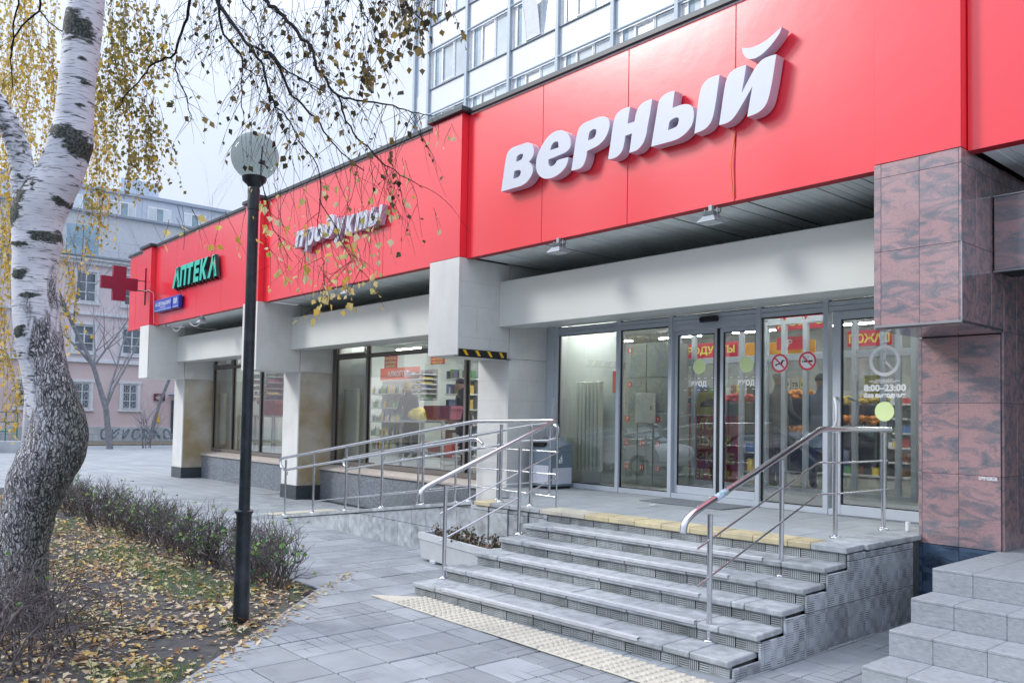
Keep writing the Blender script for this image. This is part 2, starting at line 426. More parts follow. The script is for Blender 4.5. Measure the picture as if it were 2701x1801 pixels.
def pave_mat(name, col, rand):
    m = mat(name, col, .78, var=.08, scale=5, rand=rand, dirt=.55, dscale=2.2, dcol=(.15, .17, .19), bump=.3, bscale=55)
    n, l = m.node_tree.nodes, m.node_tree.links; b = n['Principled BSDF']
    t = n.new('ShaderNodeTexCoord'); s = n.new('ShaderNodeSeparateXYZ'); l.new(t.outputs['Object'], s.inputs[0])
    oi = n.new('ShaderNodeObjectInfo')
    u = M_(n, l, 'MULTIPLY', s.outputs['X'], 1 / .205); v = M_(n, l, 'MULTIPLY', s.outputs['Y'], 1 / .1875)
    par = M_(n, l, 'MODULO', M_(n, l, 'ABSOLUTE', M_(n, l, 'ADD', M_(n, l, 'FLOOR', u), M_(n, l, 'ADD', M_(n, l, 'FLOOR', v), M_(n, l, 'ROUND', oi.outputs['Random'])))), 2.)
    def ln(x, k, w): return M_(n, l, 'GREATER_THAN', M_(n, l, 'ABSOLUTE', M_(n, l, 'SUBTRACT', M_(n, l, 'FRACT', M_(n, l, 'MULTIPLY', x, k)), .5)), .5 - w)
    a = M_(n, l, 'MULTIPLY', ln(u, 2., .034), par); c = M_(n, l, 'MULTIPLY', ln(v, 2., .038), M_(n, l, 'SUBTRACT', 1., par))
    g = M_(n, l, 'MAXIMUM', M_(n, l, 'MAXIMUM', a, c), M_(n, l, 'MAXIMUM', ln(u, 1., .017), ln(v, 1., .018)))
    nn = n.new('ShaderNodeTexNoise'); nn.inputs['Scale'].default_value = 1.7; gm = n.new('ShaderNodeNewGeometry'); l.new(gm.outputs['Position'], nn.inputs['Vector'])
    w = M_(n, l, 'MULTIPLY', g, M_(n, l, 'MULTIPLY_ADD', nn.outputs['Fac'], 5.4, -2.5, clamp=True))
    mx = n.new('ShaderNodeMix'); mx.data_type = 'RGBA'; mx.inputs[7].default_value = rgb((.055, .065, .08))
    cb = b.inputs['Base Color'].links[0].from_socket
    l.new(w, mx.inputs[0]); l.new(cb, mx.inputs[6]); l.new(mx.outputs[2], b.inputs['Base Color'])
    bu = n.new('ShaderNodeBump'); bu.inputs['Strength'].default_value = .5; bu.inputs['Distance'].default_value = .004; bu.invert = True
    l.new(w, bu.inputs['Height']); l.new(bu.outputs[0], b.inputs['Normal'])
    return m
PAVE = pave_mat('paving_slab', (.305, .332, .355), .16)
JOINT = mat('paving_joint_dirt', (.025, .03, .034), rough=.95, var=.3, scale=30)
TACT = mat('cream_tactile_slab', (.56, .53, .45), rough=.75, var=.09, scale=14, rand=.04, dirt=.25, dscale=4, dcol=(.33, .31, .27))
TACY = mat('yellow_tactile_slab', (.56, .49, .31), rough=.75, var=.12, scale=12, rand=.08, dirt=.6, dscale=4, dcol=(.28, .27, .24))
NOSE = mat('worn_metal_nosing', (.60, .62, .66), rough=.45, metal=.25, var=.1, scale=15)
PLANTC = mat('weathered_planter_concrete', (.52, .55, .57), rough=.8, var=.08, scale=5, bump=.15, bscale=40, dirt=.3, dscale=3, dcol=(.32, .35, .37))
SOIL = mat('dark_soil', (.045, .045, .048), rough=.95, var=.5, scale=9, bump=.9, bscale=25, col2=(.105, .10, .10))
BINB = mat('grey_blue_bin', (.155, .21, .27), rough=.45, var=.05)
BINW = mat('pale_bin_panel', (.60, .64, .74), rough=.45, var=.03)

def far_pave():
    m = mat('far_paving', (.36, .38, .40), .8, var=.12, scale=.9, dirt=.5, dscale=.7, dcol=(.26, .285, .31))
    n, l = m.node_tree.nodes, m.node_tree.links; b = n['Principled BSDF']
    gm = n.new('ShaderNodeNewGeometry'); br = n.new('ShaderNodeTexBrick'); br.inputs['Scale'].default_value = 1.
    br.offset = 0; br.inputs['Brick Width'].default_value = .41; br.inputs['Row Height'].default_value = .375
    br.inputs['Mortar Size'].default_value = .006; br.inputs['Color1'].default_value = rgb((1, 1, 1)); br.inputs['Color2'].default_value = rgb((.86, .88, .9)); br.inputs['Mortar'].default_value = rgb((.35, .37, .4))
    l.new(gm.outputs['Position'], br.inputs['Vector'])
    mx = n.new('ShaderNodeMix'); mx.data_type = 'RGBA'; mx.blend_type = 'MULTIPLY'; mx.inputs[0].default_value = 1.
    cb = b.inputs['Base Color'].links[0].from_socket
    l.new(cb, mx.inputs[6]); l.new(br.outputs[0], mx.inputs[7]); l.new(mx.outputs[2], b.inputs['Base Color'])
    return m
FARP = far_pave()

# ------------------------------------------------------------------ ground
g = MB().box(-160, 120, -150, 160, -.5, -.09).build('ground', mat('earth', (.16, .15, .13), .95, bump=.3), None); tag(g, kind='structure')
rd = MB().box(-60, 60, -19, -8.6, -.089, -.05).build('road', mat('asphalt', (.055, .058, .062), .9, var=.15, scale=4, bump=.3, bscale=120), None); tag(rd, kind='structure')
# clip a polygon to x + y >= k
def clip(poly, fn):
    out = []
    for i in range(len(poly)):
        a, b = poly[i], poly[(i + 1) % len(poly)]; fa, fb = fn(a), fn(b)
        if fa >= 0: out.append(a)
        if (fa >= 0) != (fb >= 0):
            t = fa / (fa - fb); out.append((a[0] + t * (b[0] - a[0]), a[1] + t * (b[1] - a[1])))
    return out
DIAG = lambda p: p[0] + p[1] - 11.43
pv = MB()
def plate(mb, poly, z0, z1, mi=0):
    if len(poly) < 3: return
    n = len(poly); v = [(x, y, z0) for x, y in poly] + [(x, y, z1) for x, y in poly]
    mb.add(v, [tuple(range(n, 2 * n)), tuple(range(n))[::-1]] + [(i, (i + 1) % n, (i + 1) % n + n, i + n) for i in range(n)], mi)
plate(pv, clip([(3.0, -2.65), (3.0, -8.5), (60, -8.5), (60, -2.65)], lambda p: p[0] + p[1] - 11.44), -.2, -.014)
plate(pv, [(-22, -2.65), (60, -2.65), (60, 2.0), (-22, 2.0)], -.2, -.014)
plate(pv, [(-22, 2.0), (-1.5, 2.0), (-1.5, 30), (-22, 30)], -.2, -.014)
plate(pv, [(-22, -8.5), (1.6, -8.5), (1.6, -2.65), (-22, -2.65)], -.2, -.014)
base = pv.build('pavement', JOINT); tag(base, kind='structure')
fp = MB()
def outside_near(px, py): return not (px > 4.9)
plate(fp, [(-22, -2.62), (5.33, -2.62), (5.33, 2.0), (-22, 2.0)], -.013, .0)
plate(fp, [(-22, 2.0), (-1.5, 2.0), (-1.5, 30), (-22, 30)], -.013, .0)
plate(fp, [(-22, -8.5), (1.55, -8.5), (1.55, -2.62), (-22, -2.62)], -.013, .0)
plate(fp, clip([(11.9, -5.625), (11.9, -8.5), (60, -8.5), (60, -5.625)], DIAG), -.013, .0)
plate(fp, [(19.27, -5.625), (60, -5.625), (60, 1.5), (19.27, 1.5)], -.013, .0)
fps = fp.build('paving_beyond', FARP, base)
PX, PY = .41, .375
tile_mb = MB().cbox(-PX / 2 + .0065, PX / 2 - .0065, -PY / 2 + .0065, PY / 2 - .0065, -.04, .0, .006)
tile_me = tile_mb.mesh('paving_slab', PAVE)
ntile = 0
for i in range(0, 34):
    for j in range(0, 19):
        x = 5.33 + PX * (i - .0) - .205 + .41; y = -5.625 + PY * (j + .5)
        x0, x1, y0, y1 = x - PX / 2, x + PX / 2, y - PY / 2, y + PY / 2
        if x1 > 19.30 or y1 > 1.51: continue
        if x1 < 14.3 and y0 < -2.64: continue
        if x0 > 8.85 and x1 < 13.95 and y0 > -.57: continue
        if x0 > 13.85 and x1 < 18.02 and y0 > -.66 - (18 - x) * .05: continue
        if x0 > 14.9 and x1 < 18.02 and y0 > -1.95: continue
        if x0 > 18.62 and y0 > -1.38: continue
        if y0 > .95 and (x0 < 8.8): pass
        if y1 > 1.35 and x < 18: continue
        pts = [(x0 + .004, y0 + .004), (x1 - .004, y0 + .004), (x1 - .004, y1 - .004), (x0 + .004, y1 - .004)]
        dmin = min(DIAG(p) for p in pts); dmax = max(DIAG(p) for p in pts)
        if y0 > -2.66: dmin = dmax = 1
        if dmax <= .05: continue
        dz = rnd.uniform(-.0025, .0025)
        if dmin < 0:
            pp = clip(pts, DIAG); mb = MB(); plate(mb, [(a - x, b - y) for a, b in pp], -.04, 0)
            o = mb.build('paving_slab', PAVE, base, (x, y, dz))
        else:
            if y1 < -2.4 and x < 15 and DIAG((x0, y0)) < 0: continue
            if 14.93 < x0 and x1 < 18.4 and -2.5 < y < -2.0: pass
            o = link('paving_slab', tile_me, base, (x, y, dz), (rnd.uniform(-.003, .003), rnd.uniform(-.003, .003), rnd.uniform(-.004, .004)))
        ntile += 1
print('paving tiles', ntile)

# tactile strip at the foot of the steps
strip = thing('tactile_strip', 'cream studded tactile slabs laid along the foot of the entrance steps', 'tactile paving', (16.5, -2.25, 0))
stud = [(.021, 0), (.020, .004), (.012, .010), (.004, .0115)]
tm = MB().cbox(-.293 / 2 - .15, .293 / 2 + .15, -.17, .17, 0, .010, .003)
for a in range(8):
    for b in range(7):
        tm.lathe([(.022, 0), (.018, .007), (.010, .012)], (-.27 + a * .077, -.145 + b * .048, .010), 6)
tme = tm.mesh('tactile_slab', TACT, False)
for k in range(6):
    link('tactile_slab', tme, strip, (-1.21 + k * .598, 0 - k * .0, .004 + rnd.uniform(0, .003)), (0, 0, rnd.uniform(-.004, .004)))
# corner piece clipped towards the step end
cm_ = MB(); plate(cm_, [(14.62 - 16.5, -.17), (14.985 - 16.5, -.17), (14.985 - 16.5, .16)], 0, .010); cm_.build('tactile_slab', TACT, strip, (0, 0, .004))
# ------------------------------------------------------------------ the shop building
B = 6.0; W_ = .648; ZT = 5.494; ZB = 3.6375; ZR = 3.6248; ZK = 2.386; D = .862; P1 = .109
BF, BZT, BZB = .677, 3.393, 2.794
GL = 1.6; HP = .684
shop = thing('shop_building', 'single storey shop with a long red panelled fascia over glazed bays between stone columns', 'building', (9, 0, 0))
O = Vector((-9, 0, 0))
def sb(mb, name, m, smooth=False, tint=False): return mb.build(name, m, shop, O, smooth=smooth, tint=tint)
# roof slab and dark backing of the fascia
mb = MB(); mb.box(-1.36, 26, P1 + .02, 10, 5.35, 5.46)
for (a, b) in ((-1.33, 0), (W_, 6), (6 + W_, 12), (12 + W_, 18), (18 + W_, 26)): mb.box(a + .004, b, P1 + .012, P1 + .10, ZR + .006, 5.40)
sb(mb, 'roof', DARK)
# red panels, one by one
def panel(x0, x1, z0, z1, y, name='fascia_panel'):
    tilt = rnd.uniform(-.0012, .0012)
    m = MB().cbox(-(x1 - x0) / 2 + .004, (x1 - x0) / 2 - .004, 0, .012, 0, z1 - z0, .002)
    return m.build(name, RED, shop, O + Vector(((x0 + x1) / 2, y, z0)), (0, 0, tilt))
for k in range(-1, 4):
    if k < 0: js = [-1.31, -.80, 0]
    else:
        js = [k * B + W_] + [k * B + .75 + 1.3 * i for i in range(1, 4)] + [(k + 1) * B]
        if k == 1: js = [6.648, 7.99, 9.342, 10.66, 12.0]
        if k == 3: js = [18.648, 20.6, 22.6, 24.6]
    for a, b in zip(js, js[1:]): panel(a, b, ZR, 5.487, P1)
# red pilasters: front and both returns
for k in range(0, 4):
    x = k * B
    panel(x, x + W_, ZB, ZT, 0, 'pilaster_panel')
    m = MB().box(x + .006, x + W_ - .002, .013, P1 + .05, ZB + .002, ZT - .002); sb(m, 'pilaster_return', REDD if False else RED)
# underside lip of the fascia
mb = MB()
for (a, b) in ((-1.31, 0), (W_, 6), (6 + W_, 12), (12 + W_, 18), (18 + W_, 26)):
    mb.box(a + .002, b - .002, P1 + .013, P1 + .115, ZR + .001, ZR + .02)
sb(mb, 'fascia_lip', REDD)
# flashing along the top, stepping round the pilasters
mb = MB()
def cap(x0, x1, y0): mb.cbox(x0, x1, y0, P1 + .5, 5.491, 5.552, .006)
for (a, b) in ((-1.36, -.06), (W_ + .06, 5.94), (6 + W_ + .06, 11.94), (12 + W_ + .06, 17.94), (18 + W_ + .06, 26)): cap(a, b, P1 - .045)
for k in range(4): mb.cbox(k * B - .06, k * B + W_ + .06, -.055, P1 + .52, 5.500, 5.566, .006)
sb(mb, 'roof_flashing', CAPM)
mb = MB()
for (a, b) in ((-1.33, -.06), (W_ + .06, 5.94), (6 + W_ + .06, 11.94), (12 + W_ + .06, 17.94), (18 + W_ + .06, 26)): mb.box(a, b, P1 - .012, P1 + .004, 5.474, 5.490)
sb(mb, 'flashing_drip_edge', WHITEE)
# soffit: slats running away from the street
mb = MB()
for (a, b) in ((-1.3, 0), (W_, 6), (6 + W_, 12)): mb.box(a + .003, b - .003, .245, 4.2, 3.66, 3.68)
sb(mb, 'soffit_board', SOFF)
slat = MB().cbox(-.046, .046, 0, 2.2, 0, .012, .003).mesh('soffit_slat', SOFF)
for (a, b) in ((6 + W_, 12), (12 + W_, 18), (18 + W_, 21.4)):
    n = int((b - a) / .098)
    for i in range(n):
        x = a + .055 + i * .098 + (.03 if a > 12 and i == 0 else 0)
        z = 3.645 + (rnd.choice([0, 0, 0, .006, -.008]))
        link('soffit_slat', slat, shop, O + Vector((x, .228, z)), (rnd.uniform(-.002, .002), 0, 0))
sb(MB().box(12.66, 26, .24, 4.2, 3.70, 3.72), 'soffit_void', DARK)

# columns: a block hung under the fascia and a shaft standing behind it
def stone_L(k, m_side):
    x = k * B
    sb(MB().cbox(x, x + W_, 0, D - .002, ZK, ZB - .004, .005), 'column_block', CONC)
    if k == 2: # underside of block shows a thin dark seam
        pass
    z1 = ZK - .002
    if k == 1:
        sb(MB().cbox(x, x + W_ - .03, D, GL + .4, .255, 3.66, .005), 'column_shaft', CONC)
        sb(MB().cbox(x + W_ - .028, x + W_, D, GL + .02, .255, ZK - .003, .004), 'column_side_slab', STAIN)
    else:
        sb(MB().cbox(x, x + W_ - .03, D, GL + .4, .255, 3.66, .005), 'column_shaft', CONC)
        sb(MB().cbox(x + W_ - .028, x + W_, D, GL + .02, .255, ZK - .003, .004), 'column_side_slab', STAIN if k == 0 else CONC)
    sb(MB().cbox(x + W_ - .028, x + W_ - .001, D + .01, GL + .02, ZK + .002, 3.64, .004), 'column_side_slab', CONC)
    sb(MB().cbox(x - .008, x + W_ + .008, D - .010, GL + .3, -.05, .251, .006), 'column_plinth', GRAND)
    # corner bead
    sb(MB().cbox(x + W_ - .022, x + W_ + .004, -.004, .02, ZK, ZB - .01, .002), 'corner_bead', CONC)
    sb(MB().cbox(x + W_ - .022, x + W_ + .004, D - .005, D + .02, .26, ZK - .01, .002), 'corner_bead', CONC)
for k in range(3): stone_L(k, None)
# thin joints of the stone cladding on the column beside the entrance
mb = MB()
for z in (2.10, 1.83, 1.55, 1.28, .99): mb.box(12.0, 12.62, D - .0015, D + .004, z, z + .0025); mb.box(12.64, 12.6495, D + .03, 1.55, z, z + .0025)
for z in (2.62, 3.02, 3.33): mb.box(12.64, 12.6495, .02, 1.3 if z > 3 else .82, z, z + .0025)
for y, z0, z1 in ((.30, 2.7, 3.02), (.52, 2.4, 2.62), (.62, 3.02, 3.33), (1.2, 1.83, 2.10), (1.05, 1.28, 1.55), (1.3, 1.55, 1.83)): mb.box(12.64, 12.6493, y, y + .002, z0, z1)
sb(mb, 'stone_joints', mat('stone_joint', (.47, .475, .48), .8))
# beams over the glazing
for (a, b, js) in ((W_, 6, [.84, 1.0]), (6 + W_, 12, [.84]), (12 + W_, 18, [])):
    pts = [a] + ([a + .27, b - .32] if a < 12 else []) + [b]
    for p, q in zip(pts, pts[1:]):
        sb(MB().cbox(p + .001, q - .001, BF, BF + .34, BZB, BZT, .004), 'beam_panel', BEAMM)
    sb(MB().box(a, b, BF + .345, BF + .9, BZB + .06, BZT), 'beam_core', BEAMM)
# dark wall above beams behind
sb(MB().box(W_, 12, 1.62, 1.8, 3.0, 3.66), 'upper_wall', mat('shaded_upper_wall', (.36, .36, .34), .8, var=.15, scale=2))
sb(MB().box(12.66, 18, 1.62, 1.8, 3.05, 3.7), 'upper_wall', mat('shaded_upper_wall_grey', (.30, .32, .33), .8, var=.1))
# left end wall of the building
sb(MB().box(-.02, .0, D + .1, 9, 0, 3.6), 'end_wall', CONC)

# low granite walls and sills of the two window bays
for k in (0, 1):
    a, b = k * B + W_, (k + 1) * B
    n = 4 if k == 0 else 5
    for i in range(n):
        x0 = a + (b - a) * i / n; x1 = a + (b - a) * (i + 1) / n
        sb(MB().cbox(x0 + .0015, x1 - .0015, 1.35, 1.45, -.05, .545, .002), 'granite_slab', GRAN)
    sb(MB().box(a, b, 1.45, 1.7, -.05, .54), 'low_wall_core', DARK)
    m = MB(); v = [(a - .02 * (k == 9), 1.315, .552), (b, 1.315, .552), (b, 1.315, .588), (a, 1.315, .588), (a, 1.62, .552), (b, 1.62, .552), (b, 1.62, .655), (a, 1.62, .655)]
    m.add(v, [(0, 1, 2, 3), (3, 2, 6, 7), (0, 4, 5, 1), (0, 3, 7, 4), (1, 5, 6, 2)])
    sb(m, 'window_sill', SILL)

# ------------------------------------------------------------------ window frames of bays 0 and 1
def frame_bay(xa, xb, z0, z1, muls, tz, m, nm='window_frame', d0=.0, w=.055):
    """each pane gets a part of its own"""
    fr = MB()
    fr.cbox(xa, xb, GL - .03, GL + .05, z0, z0 + .075, .004); fr.cbox(xa, xa + w, GL - .031, GL + .051, z0 + .076, z1, .004); fr.cbox(xb - w, xb, GL - .031, GL + .051, z0 + .076, z1, .004)
    for x in muls: fr.cbox(x - w / 2, x + w / 2, GL - .036, GL + .056, z0 + .076, z1, .004)
    ed = [xa] + list(muls) + [xb]
    for a, b in zip(ed, ed[1:]): fr.cbox(a + w / 2, b - w / 2, GL - .029, GL + .049, tz, tz + .05, .004)
    f = sb(fr, nm, m)
    gk = MB()
    for a, b in zip(ed, ed[1:]):
        aa, bb = a + w * (.5 if a != xa else 1), b - w * (.5 if b != xb else 1)
        for (q0, q1) in ((z0 + .077, tz - .001), (tz + .051, z1)):
            gk.box(aa, aa + .012, GL - .018, GL + .018, q0, q1); gk.box(bb - .012, bb, GL - .018, GL + .018, q0, q1)
            gk.box(aa + .012, bb - .012, GL - .018, GL + .018, q0, q0 + .010); gk.box(aa + .012, bb - .012, GL - .018, GL + .018, q1 - .010, q1)
            pane = MB().add([(aa + .006, GL, q0 + .004), (bb - .006, GL, q0 + .004), (bb - .006, GL, q1 - .004), (aa + .006, GL, q1 - .004)], [(0, 1, 2, 3)])
            pane.build('pane', GLASS, f, (0, 0, 0), (0, 0, 0))
    gk.build('gasket', GASK, f)
    return f
frame_bay(.655, 5.99, .655, 3.05, [1.85, 3.4, 4.9], 2.66, BRONZE)
frame_bay(6.70, 11.99, .655, 3.05, [7.88, 10.80], 2.66, BRONZE)
sb(MB().cbox(6.655, 6.698, GL - .05, GL + .06, .60, 3.05, .004), 'window_jamb', BRONZE)
# opening light above the narrow left pane of each bay
for a, b in ((.72, 1.81), (6.77, 7.84)):
    m = MB(); m.cbox(a, b, GL - .045, GL - .03, 2.715, 2.755, .003); m.cbox(a, b, GL - .045, GL - .03, 2.86, 2.90, .003)
    m.cbox(a, a + .04, GL - .045, GL - .03, 2.756, 2.859, .003); m.cbox(b - .04, b, GL - .045, GL - .03, 2.756, 2.859, .003)
    sb(m, 'vent_sash', BRONZE)

# ------------------------------------------------------------------ entrance glazing
ent = MB()
ent.cbox(12.655, 12.80, GL - .05, GL + .06, HP, 3.05, .005)                     # left jamb
ent.cbox(12.801, 12.86, GL - .04, GL + .05, HP, 3.05, .004)
for x in (13.958, 14.79, 15.983, 16.765): ent.cbox(x - .028, x + .028, GL - .045, GL + .055, HP, 3.05, .005)
ent.cbox(17.96, 18.03, GL - .045, GL + .055, HP, 3.05, .005)
for a, b in ((12.86, 13.93), (13.986, 14.762), (14.818, 15.955), (16.011, 16.737), (16.793, 17.96)):
    ent.cbox(a, b, GL - .035, GL + .045, 2.79, 2.835, .003); ent.cbox(a, b, GL - .033, GL + .043, 2.735, 2.786, .003)
    ent.cbox(a, b, GL - .036, GL + .04, HP, HP + .062, .003)
entrance_frame = sb(ent, 'entrance_frame', ALU)
def glazed(parent, a, b, z0, z1, y=GL, g=.010, gm=GLASS, nm='pane'):
    MB().add([(a + g * .5, y, z0 + g * .5), (b - g * .5, y, z0 + g * .5), (b - g * .5, y, z1 - g * .5), (a + g * .5, y, z1 - g * .5)], [(0, 1, 2, 3)]).build(nm, gm, parent)
    m = MB(); m.box(a, a + g, y - .012, y + .012, z0, z1); m.box(b - g, b, y - .012, y + .012, z0, z1); m.box(a + g, b - g, y - .012, y + .012, z0, z0 + g); m.box(a + g, b - g, y - .012, y + .012, z1 - g, z1)
    m.build('gasket', GASK, parent)
glazed(entrance_frame, 12.86, 13.93, HP + .063, 2.733)
glazed(entrance_frame, 13.986, 14.762, HP + .063, 2.733)
glazed(entrance_frame, 16.011, 16.737, HP + .063, 2.733)
for a, b in ((12.86, 13.93), (13.986, 14.762), (14.818, 15.955), (16.011, 16.737), (16.793, 17.96)): glazed(entrance_frame, a, b, 2.836, 3.05)
# two sliding leaves
for a, b in ((14.82, 15.415), (15.462, 15.953)):
    m = MB(); z0, z1 = HP + .064, 2.66
    m.cbox(a, a + .042, GL + .01, GL + .045, z0, z1, .003); m.cbox(b - .034, b, GL + .01, GL + .045, z0, z1, .003)
    m.cbox(a + .042, b - .034, GL + .011, GL + .044, z0, z0 + .09, .003); m.cbox(a + .042, b - .034, GL + .011, GL + .044, z1 - .045, z1, .003)
    dr = sb(m, 'sliding_door_leaf', ALU); glazed(dr, a + .042, b - .034, z0 + .09, z1 - .045, GL + .027)
sb(MB().box(15.4155, 15.4615, GL + .02, GL + .035, HP + .05, 2.67), 'door_gap', GASK)
sb(MB().cbox(14.82, 15.953, GL - .03, GL + .05, 2.665, 2.735, .004), 'door_operator', ALU)
sb(MB().cbox(15.235, 15.485, GL - .10, GL - .036, 2.735, 2.80, .018), 'door_sensor', RUBB)
# hinged door at the right
m = MB(); a, b, z0, z1 = 16.845, 17.93, HP + .012, 2.725
m.cbox(a, a + .085, GL - .05, GL + .01, z0, z1, .004); m.cbox(b - .085, b, GL - .05, GL + .01, z0, z1, .004)
m.cbox(a + .085, b - .085, GL - .049, GL + .009, z0, z0 + .10, .004); m.cbox(a + .085, b - .085, GL - .049, GL + .009, z1 - .08, z1, .004)
hd = sb(m, 'hinged_door', ALU); glazed(hd, a + .085, b - .085, z0 + .10, z1 - .08, GL - .02)
m = MB(); m.tube([(16.895, GL - .05, 1.86), (16.895, GL - .10, 1.855), (16.93, GL - .155, 1.83), (16.95, GL - .165, 1.78), (16.95, GL - .165, 1.62), (16.93, GL - .155, 1.575), (16.895, GL - .10, 1.55), (16.895, GL - .05, 1.545)], .014, 8)
m.build('door_handle', WHITEE, hd, smooth=True)
m = MB(); m.tube([(16.975, GL + .01, 1.86), (16.985, GL + .06, 1.85), (17.03, GL + .11, 1.82), (17.03, GL + .11, 1.60), (16.985, GL + .06, 1.56), (16.975, GL + .01, 1.55)], .014, 8)
m.build('door_handle', WHITEE, hd, smooth=True)
m = MB(); m.cbox(16.868, 16.893, GL - .057, GL - .05, 1.63, 1.69, .002); m.build('lock_plate', STEELD, hd)

# ------------------------------------------------------------------ marble column and marble beam at the right
x = 18.0
def mtile(x0, x1, y0, y1, z0, z1, m=MARB):
    c = ((x0 + x1) / 2, (y0 + y1) / 2, (z0 + z1) / 2)
    return MB().cbox(x0 - c[0] + .0012, x1 - c[0] - .0012, y0 - c[1] + .0012, y1 - c[1] - .0012, z0 - c[2] + .0012, z1 - c[2] - .0012, .0015).build('marble_tile', m, shop, O + Vector(c))
T = .02
for z0, z1 in ((ZK - .03, 2.942), (2.942, 3.523), (3.523, ZB - .004)):
    for a, b in ((18.0, 18.056), (18.056, 18.347), (18.347, 18.628)): mtile(a, b, 0, T, z0, z1)
    for a, b in ((0, .29), (.29, .58), (.58, .84)): mtile(18.628, 18.648, a, b, z0, z1)
for a, b in ((18.0, 18.32), (18.32, 18.648)): mtile(a, b, 0.02, D - .05, ZK - .052, ZK - .032)
for z0, z1 in ((.62, 1.205), (1.205, 1.785), (1.785, 2.33)):
    for a, b in ((18.0, 18.028), (18.028, 18.317), (18.317, 18.628)): mtile(a, b, D - .05, D - .03, z0, z1)
for z0, z1 in ((.62, 1.205), (1.205, 1.785), (1.785, 2.352), (2.352, 2.942), (2.942, 3.523), (3.523, 3.64)):
    for i in range(9):
        a = D - .03 + i * .295
        mtile(18.628, 18.648, max(a, .845) if z0 > 2.3 else a, a + .295, z0, z1)
for a, b in ((18.0, 18.028), (18.028, 18.317), (18.317, 18.628)):
    mtile(a, b, D - .05, D - .03, .02, .617, MARBB)
sb(MB().box(18.0, 18.625, .025, D - .055, ZK - .03, ZB - .01), 'marble_column_core', DARK)
sb(MB().box(18.02, 18.625, D - .028, 4.0, -.05, ZB), 'marble_column_core', DARK)
sb(MB().box(18.0, 18.019, D - .028, 2.2, HP, ZB), 'marble_column_side', CONC)
sb(MB().cbox(18.0, 18.65, -.004, .004, ZK - .036, ZK - .02, .001), 'steel_edge_strip', STEELD)
sb(MB().cbox(18.646, 18.652, -.004, D - .05, ZK - .036, ZK - .02, .001), 'steel_edge_strip', STEELD)
sb(MB().cbox(18.644, 18.652, -.005, .006, ZK - .02, 2.942, .002), 'steel_edge_strip', mat('silver_bead', (.5, .5, .56), .3, metal=.5))
for i in range(4):
    mtile(18.66 + i * .59, 18.66 + (i + 1) * .59, .60, .62, 2.80, 3.37)
sb(MB().box(18.652, 24, .622, 1.0, 2.80, 3.37), 'marble_beam_core', DARK)
sb(MB().cbox(18.652, 24, .596, .64, 2.788, 2.80, .002), 'beam_steel_trim', STEELD)
sb(MB().cbox(18.652, 24, .596, .64, 3.372, 3.384, .002), 'beam_steel_trim', STEELD)
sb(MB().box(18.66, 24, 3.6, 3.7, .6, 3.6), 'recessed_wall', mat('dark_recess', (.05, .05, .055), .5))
# entrance level paving right of column at the top of side stair handled with the stair

# ------------------------------------------------------------------ interior shell
WALLI = mat('pale_interior_wall', (.80, .86, .82), .7, var=.02)
FLOORI = mat('interior_floor', (.30, .31, .30), .35, var=.08)
sb(MB().box(.0, 24, 10.5, 10.6, HP, 3.7), 'back_wall', mat('store_back_wall', (.30, .31, .30), .8))
sb(MB().box(.0, 24, 1.66, 10.5, HP - .12, HP - .02), 'interior_floor', FLOORI)
sb(MB().box(.0, 24, 1.81, 10.5, 3.62, 3.66), 'interior_ceiling', mat('interior_ceiling', (.45, .48, .46), .8))
sb(MB().box(-.01, .01, 1.8, 10.5, HP, 3.7), 'interior_side_wall', WALLI)
sb(MB().box(18.7, 18.8, 4.1, 10.5, HP, 3.6), 'interior_side_wall', WALLI)
TUBE = emis('lit_tube', (1, .98, .95), 34.)
for x, y, nm_ in ((.75, 1.76, 'narrow pane of the far window'), (6.75, 1.78, 'narrow left pane of the middle window'), (12.75, 2.0, 'leftmost entrance pane')):  # unseen short tubes added to brighten the partitions behind these panes
    l_ = thing('tube_light', 'unseen added fill tube above the %s' % nm_, 'ceiling light', (x, y, 3.02))
    MB().cbox(-.45, .45, -.04, .04, .012, .05, .004).build('housing', WHITEE, l_); MB().cbox(-.43, .43, -.03, .03, -.012, .010, .006).build('tube', TUBE, l_)
for x in range(-1, 18, 2):
    for y in (2.9, 4.9, 6.9, 8.9):
        if (x, y) == (5, 2.9): continue
        l_ = thing('tube_light', 'lit white tube light under the shop ceiling, seen through the windows', 'ceiling light', (x + .3, y, 3.5), 0, 'lit tube lights on the shop ceiling')
        MB().cbox(-.6, .6, -.05, .05, .012, .05, .004).build('housing', WHITEE, l_)
        MB().cbox(-.58, .58, -.035, .035, -.012, .010, .006).build('tube', TUBE, l_)
MORT = mat('dark_mortar', (.11, .12, .125), .95, var=.3, scale=20)
# ------------------------------------------------------------------ entrance steps, platform and ramp
h = HP / 6
SL = .05                                   # the flight is set slightly askew to the facade
YR = [-1.90, -1.60, -1.30, -1.03, -.74, -.43]
XL = [14.78, 14.83, 14.90, 14.93, 14.95, 13.86]
steps = thing('entrance_steps', 'worn six riser flight of grooved concrete slabs up to the shop entrance platform', 'steps', (18, 0, 0))
SO = Vector((-18, 0, 0))
angS = math.atan(SL)
def slab_on_line(k, xa, xb, depth, z, m, nm='tread_slab', th=.042, over=.025):
    """a slab whose front edge follows the skewed step line"""
    L = (xb - xa); xm = (xa + xb) / 2
    y = YR[k] - (18 - xm) * SL
    mb = MB().cbox(-L / 2 + .003, L / 2 - .003, -over, depth, -th, 0, .007)
    j = rnd.uniform(-.0025, .0015)
    return mb.build(nm, m, steps, SO + Vector((xm, y, z + j)), (rnd.uniform(-.002, .002), rnd.uniform(-.0015, .0015), angS + rnd.uniform(-.003, .003)))
